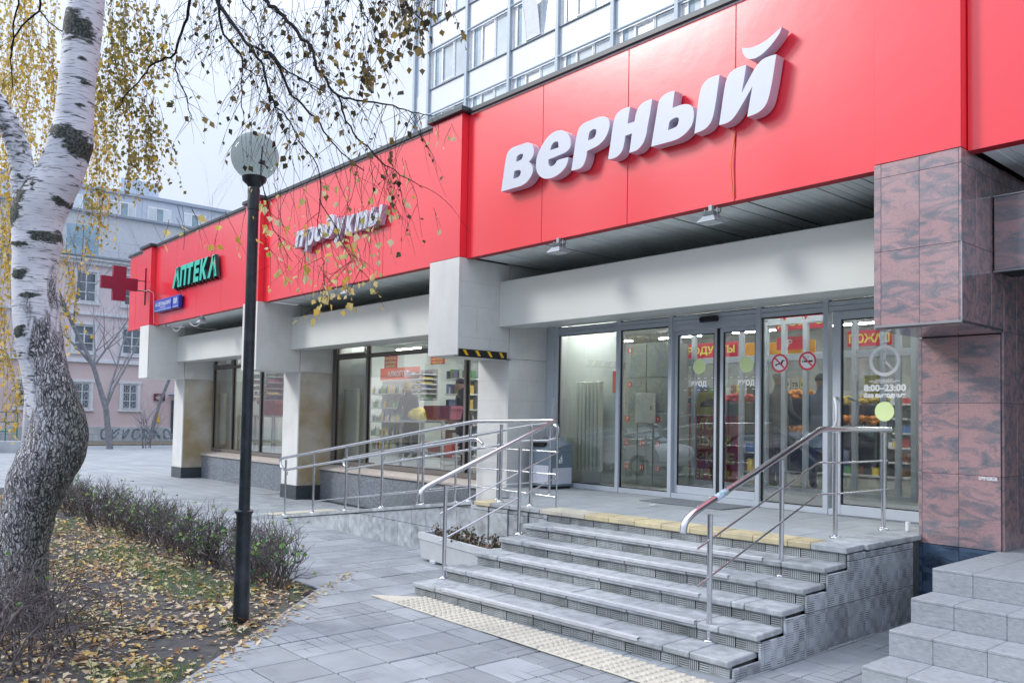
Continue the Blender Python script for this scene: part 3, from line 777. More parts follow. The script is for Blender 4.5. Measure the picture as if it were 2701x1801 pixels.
for k in range(5):
    z = (k + 1) * h
    xa, xb = XL[k], 18.0 + (.012 if k else .0)
    # treads: slabs about 60 cm and narrower end slabs
    cuts = [xa, xa + .32]
    while cuts[-1] + .6 < xb - .30: cuts.append(cuts[-1] + .6)
    if xb - .29 - cuts[-1] > .1: cuts.append(xb - .29)
    cuts.append(xb)
    dep = .34
    for a, b in zip(cuts, cuts[1:]): slab_on_line(k, a, b, dep, z, TREAD)
    # riser tiles
    x = xa + .03 if k else xa + .01
    while x < xb - .02:
        x2 = min(x + .298, xb - .004)
        if xb - x2 < .04: x2 = xb - .004
        xm = (x + x2) / 2; y = YR[k] - (18 - xm) * SL
        mb = MB().cbox(0, x2 - x - .005, 0, .03, 0, h - .044, .003)
        mb.build('riser_tile', BASKR if k else BASKR, steps, SO + Vector((x, y + rnd.uniform(0, .002) + (x2 - x) / 2 * -SL, z - h + .0)), (0, 0, angS))
        x = x2
    # metal nosing strips
    xe = [17.30, 17.56, 17.36, 17.42, 17.52][k] - (0.0 if k != 1 else .02)
    xs = xa + .42
    xm = (xs + xe) / 2; y = YR[k] - (18 - xm) * SL; L = xe - xs
    mb = MB(); mb.cbox(-L / 2, L / 2, -.030, .010, .0, .0045, .0012); mb.cbox(-L / 2, L / 2, -.033, -.0285, -.022, .004, .0012)
    mb.build('metal_nosing', NOSE, steps, SO + Vector((xm, y, z + .0060)), (0, 0, angS))
x = 14.96
while x < 17.98:
    x2 = min(x + .298, 17.998)
    if 18 - x2 < .04: x2 = 17.998
    MB().cbox(0, x2 - x - .004, 0, .03, 0, h - .046, .003).build('riser_tile', BASKR, steps, SO + Vector((x, YR[5] - (18 - x) * SL + .003, 5 * h)), (0, 0, angS))
    x = x2
# left ends of the steps
for k in range(1, 5):
    y = YR[k] - (18 - XL[k]) * SL
    mb = MB().cbox(0, .03, .01, .4, 0, h - .044, .003); mb.build('end_tile', BASKW, steps, SO + Vector((XL[k] + .012, y, k * h)), (0, 0, angS))
mb = MB().cbox(0, .03, .012, .5, -.03, h - .044, .003); mb.build('end_tile', BASKW, steps, SO + Vector((XL[0] + .012, YR[0] - 3.2 * SL, 0)), (0, 0, angS))
# solid core below the treads
mb = MB()
for k in range(6):
    xa = XL[k] + .045; z1 = (k + 1) * h - .045
    ya, yb = YR[k] + .031 - (18 - xa) * SL, YR[k] + .031
    v = [(xa, ya, -.05), (17.96, yb, -.05), (17.96, 1.6, -.05), (xa, 1.6, -.05), (xa, ya, z1), (17.96, yb, z1), (17.96, 1.6, z1), (xa, 1.6, z1)]
    mb.add(v, [(0, 3, 2, 1), (4, 5, 6, 7), (0, 1, 5, 4), (1, 2, 6, 5), (2, 3, 7, 6), (3, 0, 4, 7)])
mb.build('steps_core', MORT, steps, SO)

# platform paving
platf = thing('entrance_platform', 'grey slab platform before the sliding doors with a grooved tile side wall', 'platform', (16, .5, 0))
PO = Vector((-16, -.5, 0))
PTILE = mat('platform_slab', (.36, .39, .415), .62, var=.08, scale=6, bump=.1, bscale=60, rand=.07, dirt=.3, dscale=2, dcol=(.24, .26, .28))
YB = lambda xx: YR[5] - (18 - xx) * SL
# yellow edge slabs
x = 14.86
while x < 17.72:
    x2 = min(x + .298, 17.73); xm = (x + x2) / 2
    L = x2 - x
    m = MB(); m.cbox(-L / 2 + .0015, L / 2 - .0015, -.02, .275, -.045, 0, .005)
    for i in range(6): m.cbox(-L / 2 + .02, L / 2 - .02, .01 + i * .044, .032 + i * .044, .0, .005, .002)
    m.build('tactile_edge_slab', TACY if x > 15.3 else TACT, platf, PO + Vector((xm, YB(xm), HP + rnd.uniform(-.002, .003))), (0, 0, angS))
    x = x2
for a, b in ((13.86, 14.12), (14.12, 14.42), (14.42, 14.72), (14.72, 14.86), (17.732, 18.012)):
    xm = (a + b) / 2
    MB().cbox(-(b - a) / 2 + .0015, (b - a) / 2 - .0015, -.02, .275, -.045, 0, .005).build('edge_slab', TACY if a < 14 else TREAD, platf, PO + Vector((xm, YB(xm), HP)), (0, 0, angS))
for i in range(14):
    for j in range(7):
        x0 = 13.86 + i * .298; y0 = YB(x0 + .15) + .278 + j * .298
        if y0 > 1.57: continue
        x1 = min(x0 + .298, 17.985); y1 = min(y0 + .298, 1.57)
        if x1 - x0 < .05 or y1 - y0 < .03: continue
        tact = (j == 1 and i < 3) or (j == 2 and 3 <= i < 5)
        w_, d_ = x1 - x0, y1 - y0
        MB().cbox(-w_ / 2 + .002, w_ / 2 - .002, -d_ / 2 + .002, d_ / 2 - .002, -.045, 0, .003).build('platform_slab', PTILE, platf, PO + Vector(((x0 + x1) / 2, (y0 + y1) / 2, HP - .002 + rnd.uniform(-.0015, .0015))))
# edge slabs along the right side with worn overhang
y = YB(18) + .0
for a in (YB(18) + .275, .12, .41, .62):
    b = {YB(18) + .275: .12, .12: .41, .41: .62, .62: .80}[a]
    MB().cbox(17.70, 18.028 + rnd.uniform(-.006, .004), a + .0015, b - .0015, HP - .043, HP + .003, .006).build('edge_slab', TREAD, platf, PO)
# mat in front of the doors
MB().cbox(14.85, 15.95, .95, 1.52, HP + .001, HP + .010, .003).build('door_mat', mat('grey_door_mat', (.19, .21, .235), .95, var=.2, scale=60, bump=.4, bscale=200), platf, PO)
# side wall tiles (plane x = 18.03)
def side_tile(y0, y1, z0, z1):
    m = MB().cbox(0, y1 - y0 - .005, 0, .02, 0, z1 - z0 - .005, .003)
    # local x runs along +y, local z up, outer face local -y -> world +x
    return m.build('wall_tile', BASKW, platf, PO + Vector((18.003 + .02, y0, z0)), (0, 0, R_(90)))
rows = [(-.03, .29), (.29, .587), (.587, HP - .045)]
for z0, z1 in rows:
    for i in range(-6, 4):
        y0 = -.449 + .2765 * (i + 1) - .2765; y1 = y0 + .2765
        if y1 > .82: y1 = .82
        if y0 > .80: continue
        # top of the wall follows the steps
        ym = (y0 + y1) / 2
        top = 0
        for k in range(6):
            if ym > YR[k] - .01: top = (k + 1) * h - (.045 if k != 5 else .045)
        if y1 <= -1.88: continue
        y0c = max(y0, -1.895)
        # split on step edges
        edges = [y0c] + [yy for yy in YR[1:] if y0c + .01 < yy < y1 - .01] + [y1]
        for a, b in zip(edges, edges[1:]):
            mm = (a + b) / 2; t = 0
            for k in range(6):
                if mm > YR[k] - .005: t = (k + 1) * h - .045
            if t <= z0 + .01: continue
            side_tile(a, b, z0, min(z1, t))
sb2 = MB()
sb2.box(17.95, 18.002, YR[5] + .03, .83, -.05, HP - .05)
sb2.build('platform_core', MORT, platf, PO)
# front wall left of the flight (behind the planter)
def front_tile(x0, x1, y, z0, z1, m=BASKG, z1b=None):
    w_ = x1 - x0 - .008
    mb = MB()
    a, b = z1 - z0 - .006, (z1b if z1b is not None else z1) - z0 - .006
    v = [(0, 0, 0), (w_, 0, 0), (w_, 0, b), (0, 0, a), (0, .03, 0), (w_, .03, 0), (w_, .03, b), (0, .03, a)]
    mb.add(v, [(0, 1, 2, 3), (5, 4, 7, 6), (3, 2, 6, 7), (0, 3, 7, 4), (1, 5, 6, 2), (0, 4, 5, 1)])
    return mb.build('wall_tile', m, platf if x0 > 13.7 else ramp, (PO if x0 > 13.7 else RO) + Vector((x0, y, z0)), (0, 0, 0))
ramp = thing('wheelchair_ramp', 'long low ramp walled with pale grooved slabs rising to the entrance platform', 'ramp', (11.3, 0, 0))
RO = Vector((-11.3, 0, 0))
xs = 13.78
while xs < 14.93:
    x2 = min(xs + .302, 14.96); y = YB((xs + x2) / 2) + .0
    for z0, z1 in ((-.02, .295), (.295, .592), (.592, HP - .046)): front_tile(xs, x2, y, z0, z1, BASKG if xs < 14.1 else BASKW)
    xs = x2
# ramp wall, coping and surface
RX0, RX1 = 8.72, 13.86
rz = lambda x: max(0, min(1, (x - RX0) / (RX1 - RX0))) * HP
x = 13.78
while x > RX0 + .05:
    x0 = max(x - .302, RX0 + .02)
    yw = -.60 - (13.9 - x) * -.008
    for z0, z1 in ((-.02, .295), (.295, .592), (.592, .70)):
        a, b = rz(x0) - .043, rz(x) - .043
        if b <= z0 + .004: continue
        front_tile(x0, x, yw, z0, min(z1, max(a, z0 + .002)), BASKG, min(z1, b))
    # coping slab
    sl = math.atan2(HP, RX1 - RX0)
    L = (x - x0)
    MB().cbox(-L / 2 + .0015, L / 2 - .0015, -.02, .24, -.042, 0, .005).build('coping_slab', TREAD, ramp, RO + Vector(((x0 + x) / 2, yw, rz((x0 + x) / 2))), (0, -sl, 0))
    x = x0
L = math.hypot(HP, RX1 - RX0)
for i in range(17):
    for j in range(3):
        x0 = RX0 + (RX1 - RX0) * i / 17; x1 = RX0 + (RX1 - RX0) * (i + 1) / 17
        y0 = -.34 + j * .36
        MB().cbox(-(x1 - x0) / 2 + .002, (x1 - x0) / 2 - .002, 0.002, .358, -.04, -.004, .003).build('ramp_slab', TACT if i == 0 else PTILE, ramp, RO + Vector(((x0 + x1) / 2, y0, rz((x0 + x1) / 2))), (0, -sl, 0))
# the ramp's strip of tactile slabs at its foot
for i in range(4):
    MB().cbox(-.146, .146, -.146, .146, 0, .012, .003).build('tactile_slab', TACT, ramp, RO + Vector((RX0 - .16, -.42 + i * .298, .001)))
m = MB(); v = [(RX0 + .1, -.565, -.05), (RX1, -.565, -.05), (RX1, -.565, HP - .045), (RX0 + .1, .74, -.05), (RX1, .74, -.05), (RX1, .74, HP - .045), (RX0 + .1, -.565, .0), (RX0 + .1, .74, .0)]
m.add(v, [(0, 1, 2, 6), (4, 3, 7, 5), (6, 2, 5, 7), (1, 4, 5, 2)]); m.build('ramp_core', DARK, ramp, RO)
# platform between ramp top and the window column, with a low tiled upstand
for i in range(8):
    xx = 12.66 + i * .15
MB().box(12.66, 13.86, .74, 1.57, 0, HP - .006).build('landing_block', PTILE, platf, PO)
for i in range(4):
    MB().cbox(0, .297, 0, .02, 0, .12, .002).build('wall_tile', BASKG, platf, PO + Vector((12.67 + i * .3, .718, HP - .125)))
MB().box(13.86, 17.96, -.4, 1.57, .4, HP - .05).build('platform_core', DARK, platf, PO)

# ------------------------------------------------------------------ stair of plain slabs at the right
stair2 = thing('slab_stair', 'clean grey granite slab steps at the right edge beside the marble column', 'steps', (20, 0, 0))
S2 = Vector((-20, 0, 0))
fr = [(-1.42, .14), (-1.06, .30), (-.74, .46), (-.40, .62)]
for k, (yf, zt) in enumerate(fr):
    x = 18.60; first = .27 if k != 3 else .26
    cuts = [x, x + first]
    while cuts[-1] < 22.4: cuts.append(cuts[-1] + (.305 if k in (1, 2) else .36))
    nxt = fr[k + 1][0] + .03 if k < 3 else .9
    for a, b in zip(cuts, cuts[1:]):
        MB().cbox(a + .001, b - .001, yf - .0, yf + .028, zt - .16 + (.001 if k else .0) - (0.0 if k else .02), zt - .020, .002).build('riser_slab', SLAB, stair2, S2)
        if k < 3: MB().cbox(a + .001, b - .001, yf - .001, nxt, zt - .019, zt, .003).build('tread_slab', SLAB, stair2, S2)
        else:
            MB().cbox(a + .001, b - .001, yf - .001, yf + .42, zt - .019, zt, .003).build('tread_slab', SLAB, stair2, S2)
            for q in range(8): MB().cbox(a + .001, b - .001, yf + .423 + q * .42, yf + .84 + q * .42, zt - .019, zt, .003).build('landing_slab', SLAB, stair2, S2)
    MB().cbox(18.60, 18.622, yf + .03, yf + .5 if k < 3 else .83, zt - .16 - (.02 if k == 0 else 0), zt - .020, .002).build('side_slab', SLAB, stair2, S2)
    MB().box(18.625, 22.5, yf + .029, 4.0, -.05, zt - .021).build('stair_core', DARK, stair2, S2)

# ------------------------------------------------------------------ railings
def railing(name, label):
    return thing(name, label, 'railing')
def post(par, x, y, z0, z1, r=.019, flange=True):
    p = MB().tube([(x, y, z0 + (.012 if flange else -.01)), (x, y, z1)], r, 12).build('post', STEEL if r < .0195 else STEELD, par, smooth=False)
    smooth_by_angle(p)
    if flange:
        f = MB().lathe([(r * 2.4, 0), (r * 2.4, .004), (r * 1.9, .012), (r * 1.05, .020)], (x, y, z0), 16).build('base_flange', STEEL, p); smooth_by_angle(f, 50)
    return p
def round_path(pts, r=.05, n=4):
    P = [Vector(p) for p in pts]; out = [P[0]]
    for i in range(1, len(P) - 1):
        a = (P[i - 1] - P[i]); b = (P[i + 1] - P[i]); d = min(r, a.length * .45, b.length * .45)
        s_, e_ = P[i] + a.normalized() * d, P[i] + b.normalized() * d
        for t in range(n + 1):
            t /= n; out.append(s_ * (1 - t) ** 2 + P[i] * 2 * t * (1 - t) + e_ * t * t)
    out.append(P[-1]); return out
def bar(par, pts, r, name='handrail', bend=.05, n=12):
    o = MB().tube(round_path(pts, bend), r, n).build(name, STEEL, par); return smooth_by_angle(o, 50)
# right stair railing
r1 = railing('stair_railing', 'steel railing on the right side of the entrance steps with a sticker on its handrail')
for x, y, z0, z1 in ((17.63, -1.607, h, .965), (17.64, -.72, 4 * h, 1.317), (17.675, .024, HP, 1.527), (17.675, .87, HP, 1.527)): post(r1, x, y, z0, z1, .019)
bar(r1, [(17.625, -1.90, .86), (17.625, -1.885, .93), (17.628, -1.80, .985), (17.66, -.18, 1.553), (17.675, .10, 1.556), (17.675, 1.0, 1.556)], .0235, bend=.07)
for dz in (.255, .505):
    bar(r1, [(17.63, -1.75, .80 + .255 - dz - .055 + .0), (17.66, -.22, 1.285 + .26 - dz), (17.675, .02, 1.283 + .255 - dz), (17.675, .95, 1.283 + .255 - dz)], .0075, 'rod', n=8)
m = MB().tube([(17.6325, -1.556, 1.070), (17.6355, -1.43, 1.114)], .0243, 14).build('sticker', mat('pale_sticker', (.55, .62, .80), .4, col2=(.25, .5, .42), scale=22, sharp=(.52, .56)), r1, smooth=True)
# left stair railing and platform return
r2 = railing('stair_railing', 'steel railing on the left side of the entrance steps joined to the ramp rail')
for x, y, z0, z1 in ((14.81, -1.755, h, .963), (14.875, -.895, 4 * h, 1.307)): post(r2, x, y, z0, z1, .019)
post(r2, 14.912, -.422, HP - .02, 1.548, .0085, False)
bar(r2, [(14.795, -2.03, .83), (14.795, -2.02, .925), (14.80, -1.94, .968), (14.90, -.44, 1.575)], .0235, bend=.07)
for dz in (.0, .25): bar(r2, [(14.79, -1.80, .702 - dz), (14.915, -.40, 1.262 - dz)], .0075, 'rod', n=8)
# ramp railing, outer side
r3 = railing('ramp_railing', 'steel railing along the street side of the ramp with a kinked top rail')
XS = [8.98, 9.89, 10.82, 11.74, 12.66, 13.575]
zt = lambda x: .92 + (x - 8.98) * (1.545 - .92) / (13.6 - 8.98)
for x in XS: post(r3, x, -.50, rz(x), zt(x) - .035, .0165)
for x in (14.09, 14.58): post(r3, x, -.475, HP, 1.525, .0185)
bar(r3, [(8.98, -.52, .74), (8.83, -.50, .76), (8.765, -.50, .87), (8.83, -.5, .90), (13.67, -.5, 1.552), (14.90, -.44, 1.578)], .0215, bend=.06)
bar(r3, [(8.95, -.50, .725), (13.62, -.5, 1.352), (13.72, -.5, 1.355), (13.80, -.5, 1.30)], .0185, bend=.05)
bar(r3, [(9.0, -.50, .205), (13.57, -.5, .825), (14.91, -.43, .80)], .007, 'rod', n=8)
for z in (1.26, 1.03): bar(r3, [(13.575, -.5, z), (14.91, -.43, z)], .007, 'rod', n=8)
for x in XS:
    z = zt(x) - .20; bar(r3, [(x, -.5, z - .07), (x + .05, -.5, z - .075), (x + .065, -.5, z - .01)], .006, 'bracket', n=6)
# ramp railing, building side
r4 = railing('ramp_railing', 'steel railing on the building side of the ramp with two handrails')
YI = .62
for x in (9.3, 10.95, 11.85, 12.75, 13.72): post(r4, x, YI, rz(x), zt(x) - .04, .0165)
bar(r4, [(8.95, YI, .735), (8.80, YI, .76), (8.76, YI, .85), (8.85, YI, .885), (13.45, YI, 1.52), (13.72, YI, 1.54), (13.86, YI, 1.50), (13.84, YI, 1.36), (13.72, YI, 1.335)], .0205, bend=.05)
bar(r4, [(8.9, YI, .705), (13.3, YI, 1.315), (13.75, YI, 1.335)], .0185, bend=.05)
bar(r4, [(9.0, YI, .24), (13.7, YI, .84)], .007, 'rod', n=8)
LETTERS=[[[(13.482,4.303,1),(13.51,4.449,0),(13.538,4.591,0),(13.557,4.677,0),(13.582,4.741,0),(13.62,4.771,0),(13.677,4.79,0),(13.8,4.792,0),(13.893,4.791,0),(13.949,4.785,0),(13.999,4.757,0),(14.037,4.718,0),(14.049,4.671,0),(14.044,4.623,0),(14.017,4.586,0),(13.968,4.556,1),(14.01,4.519,0),(14.037,4.47,0),(14.033,4.415,0),(13.996,4.367,0),(13.933,4.324,0),(13.86,4.305,0),(13.766,4.301,0)],[(13.744,4.606,1),(13.755,4.658,0),(13.784,4.676,0),(13.831,4.681,0),(13.861,4.67,0),(13.862,4.646,0),(13.842,4.619,0),(13.805,4.607,0)],[(13.699,4.413,1),(13.715,4.5,1),(13.775,4.501,0),(13.813,4.493,0),(13.83,4.471,0),(13.819,4.435,0),(13.782,4.415,0)]],[[(14.616,4.465,1),(14.605,4.418,0),(14.569,4.361,0),(14.486,4.313,0),(14.385,4.289,0),(14.282,4.294,0),(14.203,4.32,0),(14.139,4.368,0),(14.102,4.431,0),(14.091,4.52,0),(14.114,4.601,0),(14.167,4.674,0),(14.253,4.752,0),(14.348,4.795,0),(14.433,4.803,0),(14.518,4.784,0),(14.594,4.734,0),(14.636,4.676,0),(14.647,4.609,0),(14.632,4.559,0),(14.581,4.533,0),(14.498,4.522,0),(14.298,4.509,1),(14.297,4.468,0),(14.322,4.427,0),(14.374,4.422,0),(14.416,4.442,0),(14.436,4.464,0),(14.491,4.47,0)],[(14.322,4.608,1),(14.342,4.657,0),(14.38,4.683,0),(14.423,4.685,0),(14.451,4.665,0),(14.456,4.609,1)]],[[(14.664,4.305,1),(14.683,4.412,0),(14.708,4.541,0),(14.73,4.653,0),(14.765,4.732,0),(14.808,4.771,0),(14.875,4.786,0),(14.969,4.789,0),(15.061,4.792,0),(15.137,4.777,0),(15.19,4.744,0),(15.215,4.698,0),(15.211,4.637,0),(15.179,4.572,0),(15.127,4.522,0),(15.052,4.489,0),(14.975,4.476,0),(14.896,4.466,1),(14.887,4.407,0),(14.864,4.354,0),(14.825,4.311,0),(14.762,4.298,0)],[(14.907,4.578,1),(14.921,4.647,0),(14.948,4.675,0),(14.99,4.68,0),(15.021,4.668,0),(15.027,4.641,0),(15.015,4.606,0),(14.984,4.584,0)]],[[(15.201,4.309,1),(15.232,4.47,0),(15.252,4.589,0),(15.276,4.695,0),(15.301,4.744,0),(15.344,4.774,0),(15.405,4.787,0),(15.495,4.786,1),(15.478,4.703,0),(15.462,4.616,1),(15.554,4.616,1),(15.574,4.694,0),(15.607,4.747,0),(15.655,4.775,0),(15.713,4.786,0),(15.781,4.785,1),(15.766,4.701,0),(15.747,4.61,0),(15.727,4.529,0),(15.712,4.452,0),(15.682,4.384,0),(15.641,4.34,0),(15.583,4.313,0),(15.49,4.31,1),(15.508,4.41,0),(15.524,4.502,1),(15.435,4.499,1),(15.424,4.441,0),(15.402,4.369,0),(15.37,4.332,0),(15.323,4.307,0),(15.261,4.301,0)]],[[(15.775,4.306,1),(15.806,4.461,0),(15.837,4.613,0),(15.859,4.718,0),(15.882,4.755,0),(15.924,4.781,0),(15.986,4.792,0),(16.06,4.786,1),(16.045,4.704,0),(16.033,4.625,1),(16.097,4.627,0),(16.147,4.626,0),(16.197,4.617,0),(16.244,4.595,0),(16.275,4.555,0),(16.286,4.498,0),(16.279,4.434,0),(16.247,4.378,0),(16.188,4.334,0),(16.113,4.307,0),(16.037,4.301,0),(15.908,4.303,0)],[(15.981,4.419,1),(15.99,4.467,0),(16.002,4.5,0),(16.034,4.516,0),(16.076,4.519,0),(16.108,4.507,0),(16.109,4.473,0),(16.096,4.442,0),(16.068,4.426,0)]],[[(16.295,4.308,1),(16.314,4.442,0),(16.329,4.549,0),(16.349,4.661,0),(16.373,4.731,0),(16.417,4.774,0),(16.478,4.792,0),(16.572,4.789,1),(16.555,4.684,0),(16.536,4.567,0),(16.517,4.471,0),(16.494,4.395,0),(16.454,4.344,0),(16.394,4.317,0)]],[[(16.57,4.318,1),(16.592,4.443,0),(16.615,4.586,0),(16.641,4.706,0),(16.675,4.763,0),(16.725,4.788,0),(16.782,4.794,0),(16.854,4.792,1),(16.832,4.669,0),(16.807,4.548,1),(16.862,4.627,0),(16.917,4.703,0),(16.968,4.759,0),(17.019,4.789,0),(17.083,4.797,0),(17.154,4.792,1),(17.137,4.693,0),(17.113,4.56,0),(17.082,4.434,0),(17.054,4.377,0),(17.011,4.34,0),(16.949,4.321,0),(16.868,4.317,1),(16.893,4.454,0),(16.918,4.578,1),(16.852,4.492,0),(16.793,4.419,0),(16.744,4.363,0),(16.695,4.329,0),(16.64,4.316,0)]],[[(16.809,4.961,1),(16.871,4.94,0),(16.945,4.933,0),(17.025,4.943,0),(17.11,4.972,0),(17.205,5.017,1),(17.184,4.969,0),(17.146,4.928,0),(17.09,4.882,0),(17.026,4.845,0),(16.96,4.825,0),(16.905,4.829,0),(16.857,4.853,0),(16.825,4.897,0),(16.813,4.93,0)]]]
# ------------------------------------------------------------------ lettering on the fascia
def smooth_loop(lp, n=5):
    """closed loop; points flagged 1 are corners, the others are rounded through"""
    L = len(lp); out = []
    for i in range(L):
        p0, p1, p2, p3 = lp[i - 1], lp[i], lp[(i + 1) % L], lp[(i + 2) % L]
        a0 = p1 if p1[2] else p0; a3 = p2 if p2[2] else p3
        for t in range(n):
            t /= n; t2, t3 = t * t, t * t * t
            out.append(tuple(.5 * ((2 * p1[c]) + (-a0[c] + p2[c]) * t + (2 * a0[c] - 5 * p1[c] + 4 * p2[c] - a3[c]) * t2 + (-a0[c] + 3 * p1[c] - 3 * p2[c] + a3[c]) * t3) for c in (0, 1)))
    return out
sign1 = thing('shop_sign', 'big white three dimensional shop name letters on the red fascia above the entrance', 'sign', (15, 0, 4.5))
for ls in LETTERS:
    loops = [smooth_loop(l) for l in ls]
    cx = sum(p[0] for p in loops[0]) / len(loops[0]); cz = sum(p[1] for p in loops[0]) / len(loops[0])
    loops = [[(a - cx, b - cz) for a, b in l] for l in loops]
    m = MB(); m.prism(loops, lambda a, b, d: (a, d, b), -.03, .092, 0, 1)
    o = m.build('letter', [WHITEP, WHITES], sign1, (cx - 15, 0, cz - 4.5), fixn=True)
    smooth_by_angle(o, 35)
    # pale returned edge of each letter face
m = MB().tube([(16.66 - 15, .10, 4.28 - 4.5), (16.62 - 15, .085, 3.98 - 4.5), (16.645 - 15, .09, 3.66 - 4.5)], .006, 5).build('cable', mat('orange_cable', (.75, .16, .02), .5), sign1)
ZN = .109
def sign_letters(par, body, x0, x1, z0a, z1a, y0, y1, mf, msd, bold, shear, widths, base_rise=0., font_h=1.):
    """each letter a part of its own; widths give the share of each letter"""
    tot = sum(widths); x = x0
    for ch, w in zip(body, widths):
        ww = (x1 - x0) * w / tot
        if ch != ' ':
            vs, fs = text_mb(ch, 1., extrude=.05, bold=bold, shear=shear)
            xs = [v[0] for v in vs]; ys = [v[1] for v in vs]
            lo, hi = z0a, z1a
            if ch in 'ру': lo = z0a - (z1a - z0a) * .40
            if ch in 'б': hi = z1a + (z1a - z0a) * .3
            if ch == '∂': hi = z1a + (z1a - z0a) * .34
            gap = .98
            out = []; mi = []
            for (a, b, c) in vs:
                px = x + ww * (.5 - gap / 2) + (a - min(xs)) / (max(xs) - min(xs)) * ww * gap
                pz = lo + (b - min(ys)) / (max(ys) - min(ys)) * (hi - lo)
                out.append((px, y0 if c > 0 else y1, pz))
            m = MB()
            for f in fs:
                d = [vs[i][2] for i in f]
                m.add([], [], 0)
                m.f.append(tuple(f)); m.m.append(0 if max(d) - min(d) < 1e-6 else 1); m.t.append(.5)
            cx = x + ww / 2
            m.v = [(a - cx, b, c - z0a) for a, b, c in out]
            smooth_by_angle(m.build('letter', [mf, msd], par, (cx, 0, z0a)), 35)
        x += ww
sign2 = thing('grocery_sign', 'white slanted lower case sign letters on the red fascia behind the birch twigs', 'sign')
# the third letter from the end of the script style d is the raised hooked form
sign_letters(sign2, 'про∂у', 8.03, 9.72, 4.395, 4.67, .0, ZN - .012, WHITEP, WHITES, .045, .28, [1.05, 1, .9, 1.0, .95])
sign_letters(sign2, 'кmы', 9.72, 10.80, 4.375, 4.65, .0, ZN - .012, WHITEP, WHITES, .045, .28, [.85, 1.15, 1.2])
sign3 = thing('pharmacy_sign', 'green slanted capital sign letters on the red fascia at the far end', 'sign')
sign_letters(sign3, 'АПТЕКА', 2.12, 4.66, 4.33, 4.78, .0, ZN - .03, GREENL, GREEND, .055, .13, [1.05, .95, .9, .8, 1, 1.1])
for i in range(12):
    xx = 2.25 + i * .2; MB().cbox(xx, xx + .05, .02, ZN, 4.29, 4.35, .004).build('bracket', RUBB, sign3)

# street name plates
sn = thing('street_sign', 'blue street name plate with a smaller house number plate under the green letters', 'sign', (1.75, 0, 4.03))
def plate_sign(x0, x1, name):
    m = MB(); m.cbox(x0 - 1.75, x1 - 1.75, -.004, ZN - .01, -.15, .14, .03)
    o = m.build(name, BLUEDK, sn)
    MB().cbox(x0 + .015 - 1.75, x1 - .015 - 1.75, -.008, -.003, -.135, .125, .002).build('plate_face', BLUES, o)
    MB().box(x0 + .03 - 1.75, x1 - .03 - 1.75, -.0105, -.008, -.117, -.108).build('white_line', WHITEE, o)
    return o
o1 = plate_sign(.99, 2.16, 'name_plate'); o2 = plate_sign(2.19, 2.60, 'number_plate')
text('lettering', '4й СЕТУНЬСКИЙ', .1, (1.58 - 1.75, -.010, .035), WHITEE, o1, fit=1.0, h=.11, bold=.02)
text('lettering', 'ПРОЕЗД', .1, (1.58 - 1.75, -.010, -.062), WHITEE, o1, fit=.34, h=.042, bold=.01)
text('lettering', '10А', .1, (2.395 - 1.75, -.010, .02), WHITEE, o2, fit=.25, h=.14, bold=.03)

# pharmacy cross on its bracket
cr = thing('pharmacy_cross', 'dark red latticed pharmacy cross standing out from the first red pilaster', 'sign', (.3, -.6, 4.58))
CRM = mat('dark_red_lamp_grid', (.33, .012, .045), rough=.45, var=.1)
nn_, ll_ = CRM.node_tree.nodes, CRM.node_tree.links
gt = nn_.new('ShaderNodeTexCoord'); gs = nn_.new('ShaderNodeSeparateXYZ'); ll_.new(gt.outputs['Object'], gs.inputs[0])
ga = M_(nn_, ll_, 'GREATER_THAN', M_(nn_, ll_, 'FRACT', M_(nn_, ll_, 'MULTIPLY', gs.outputs['Y'], 42.)), .72)
gb = M_(nn_, ll_, 'GREATER_THAN', M_(nn_, ll_, 'FRACT', M_(nn_, ll_, 'MULTIPLY', gs.outputs['Z'], 42.)), .72)
gx = nn_.new('ShaderNodeMix'); gx.data_type = 'RGBA'; gx.inputs[7].default_value = rgb((.16, .01, .04))
cbs = nn_['Principled BSDF'].inputs['Base Color'].links[0].from_socket
ll_.new(M_(nn_, ll_, 'MAXIMUM', ga, gb), gx.inputs[0]); ll_.new(cbs, gx.inputs[6]); ll_.new(gx.outputs[2], nn_['Principled BSDF'].inputs['Base Color'])
a, w = .405, .145
cross = [(-a, -w), (-w, -w), (-w, -a), (w, -a), (w, -w), (a, -w), (a, w), (w, w), (w, a), (-w, a), (-w, w), (-a, w)]
m = MB(); m.prism([cross], lambda p, q, d: (d, p, q), .06, -.06, 0, 1)
m.build('cross_body', [CRM, mat('cross_rim', (.25, .02, .05), .4)], cr, (0, 0, 0), fixn=True)
m = MB(); m.cbox(-.012, .012, .58, .604, -.45, .44, .003); m.cbox(-.010, .010, .40, .58, .11, .13, .003); m.cbox(-.010, .010, .40, .58, -.13, -.11, .003)
m.build('bracket', RUBB, cr)
cb_ = MB().tube(round_path([(.3, -.22, 4.47), (.3, -.03, 4.475), (.33, -.02, 4.46), (.64, -.02, 4.46), (.70, -.02, 4.42), (.70, .06, 4.4), (.705, .09, 3.66)], .04), .009, 6).build('cable', mat('white_conduit', (.62, .64, .67), .5)); smooth_by_angle(cb_)
cb_.name = 'power_cable'; tag(cb_, 'white conduit running from the red cross down the fascia corner', 'cable')

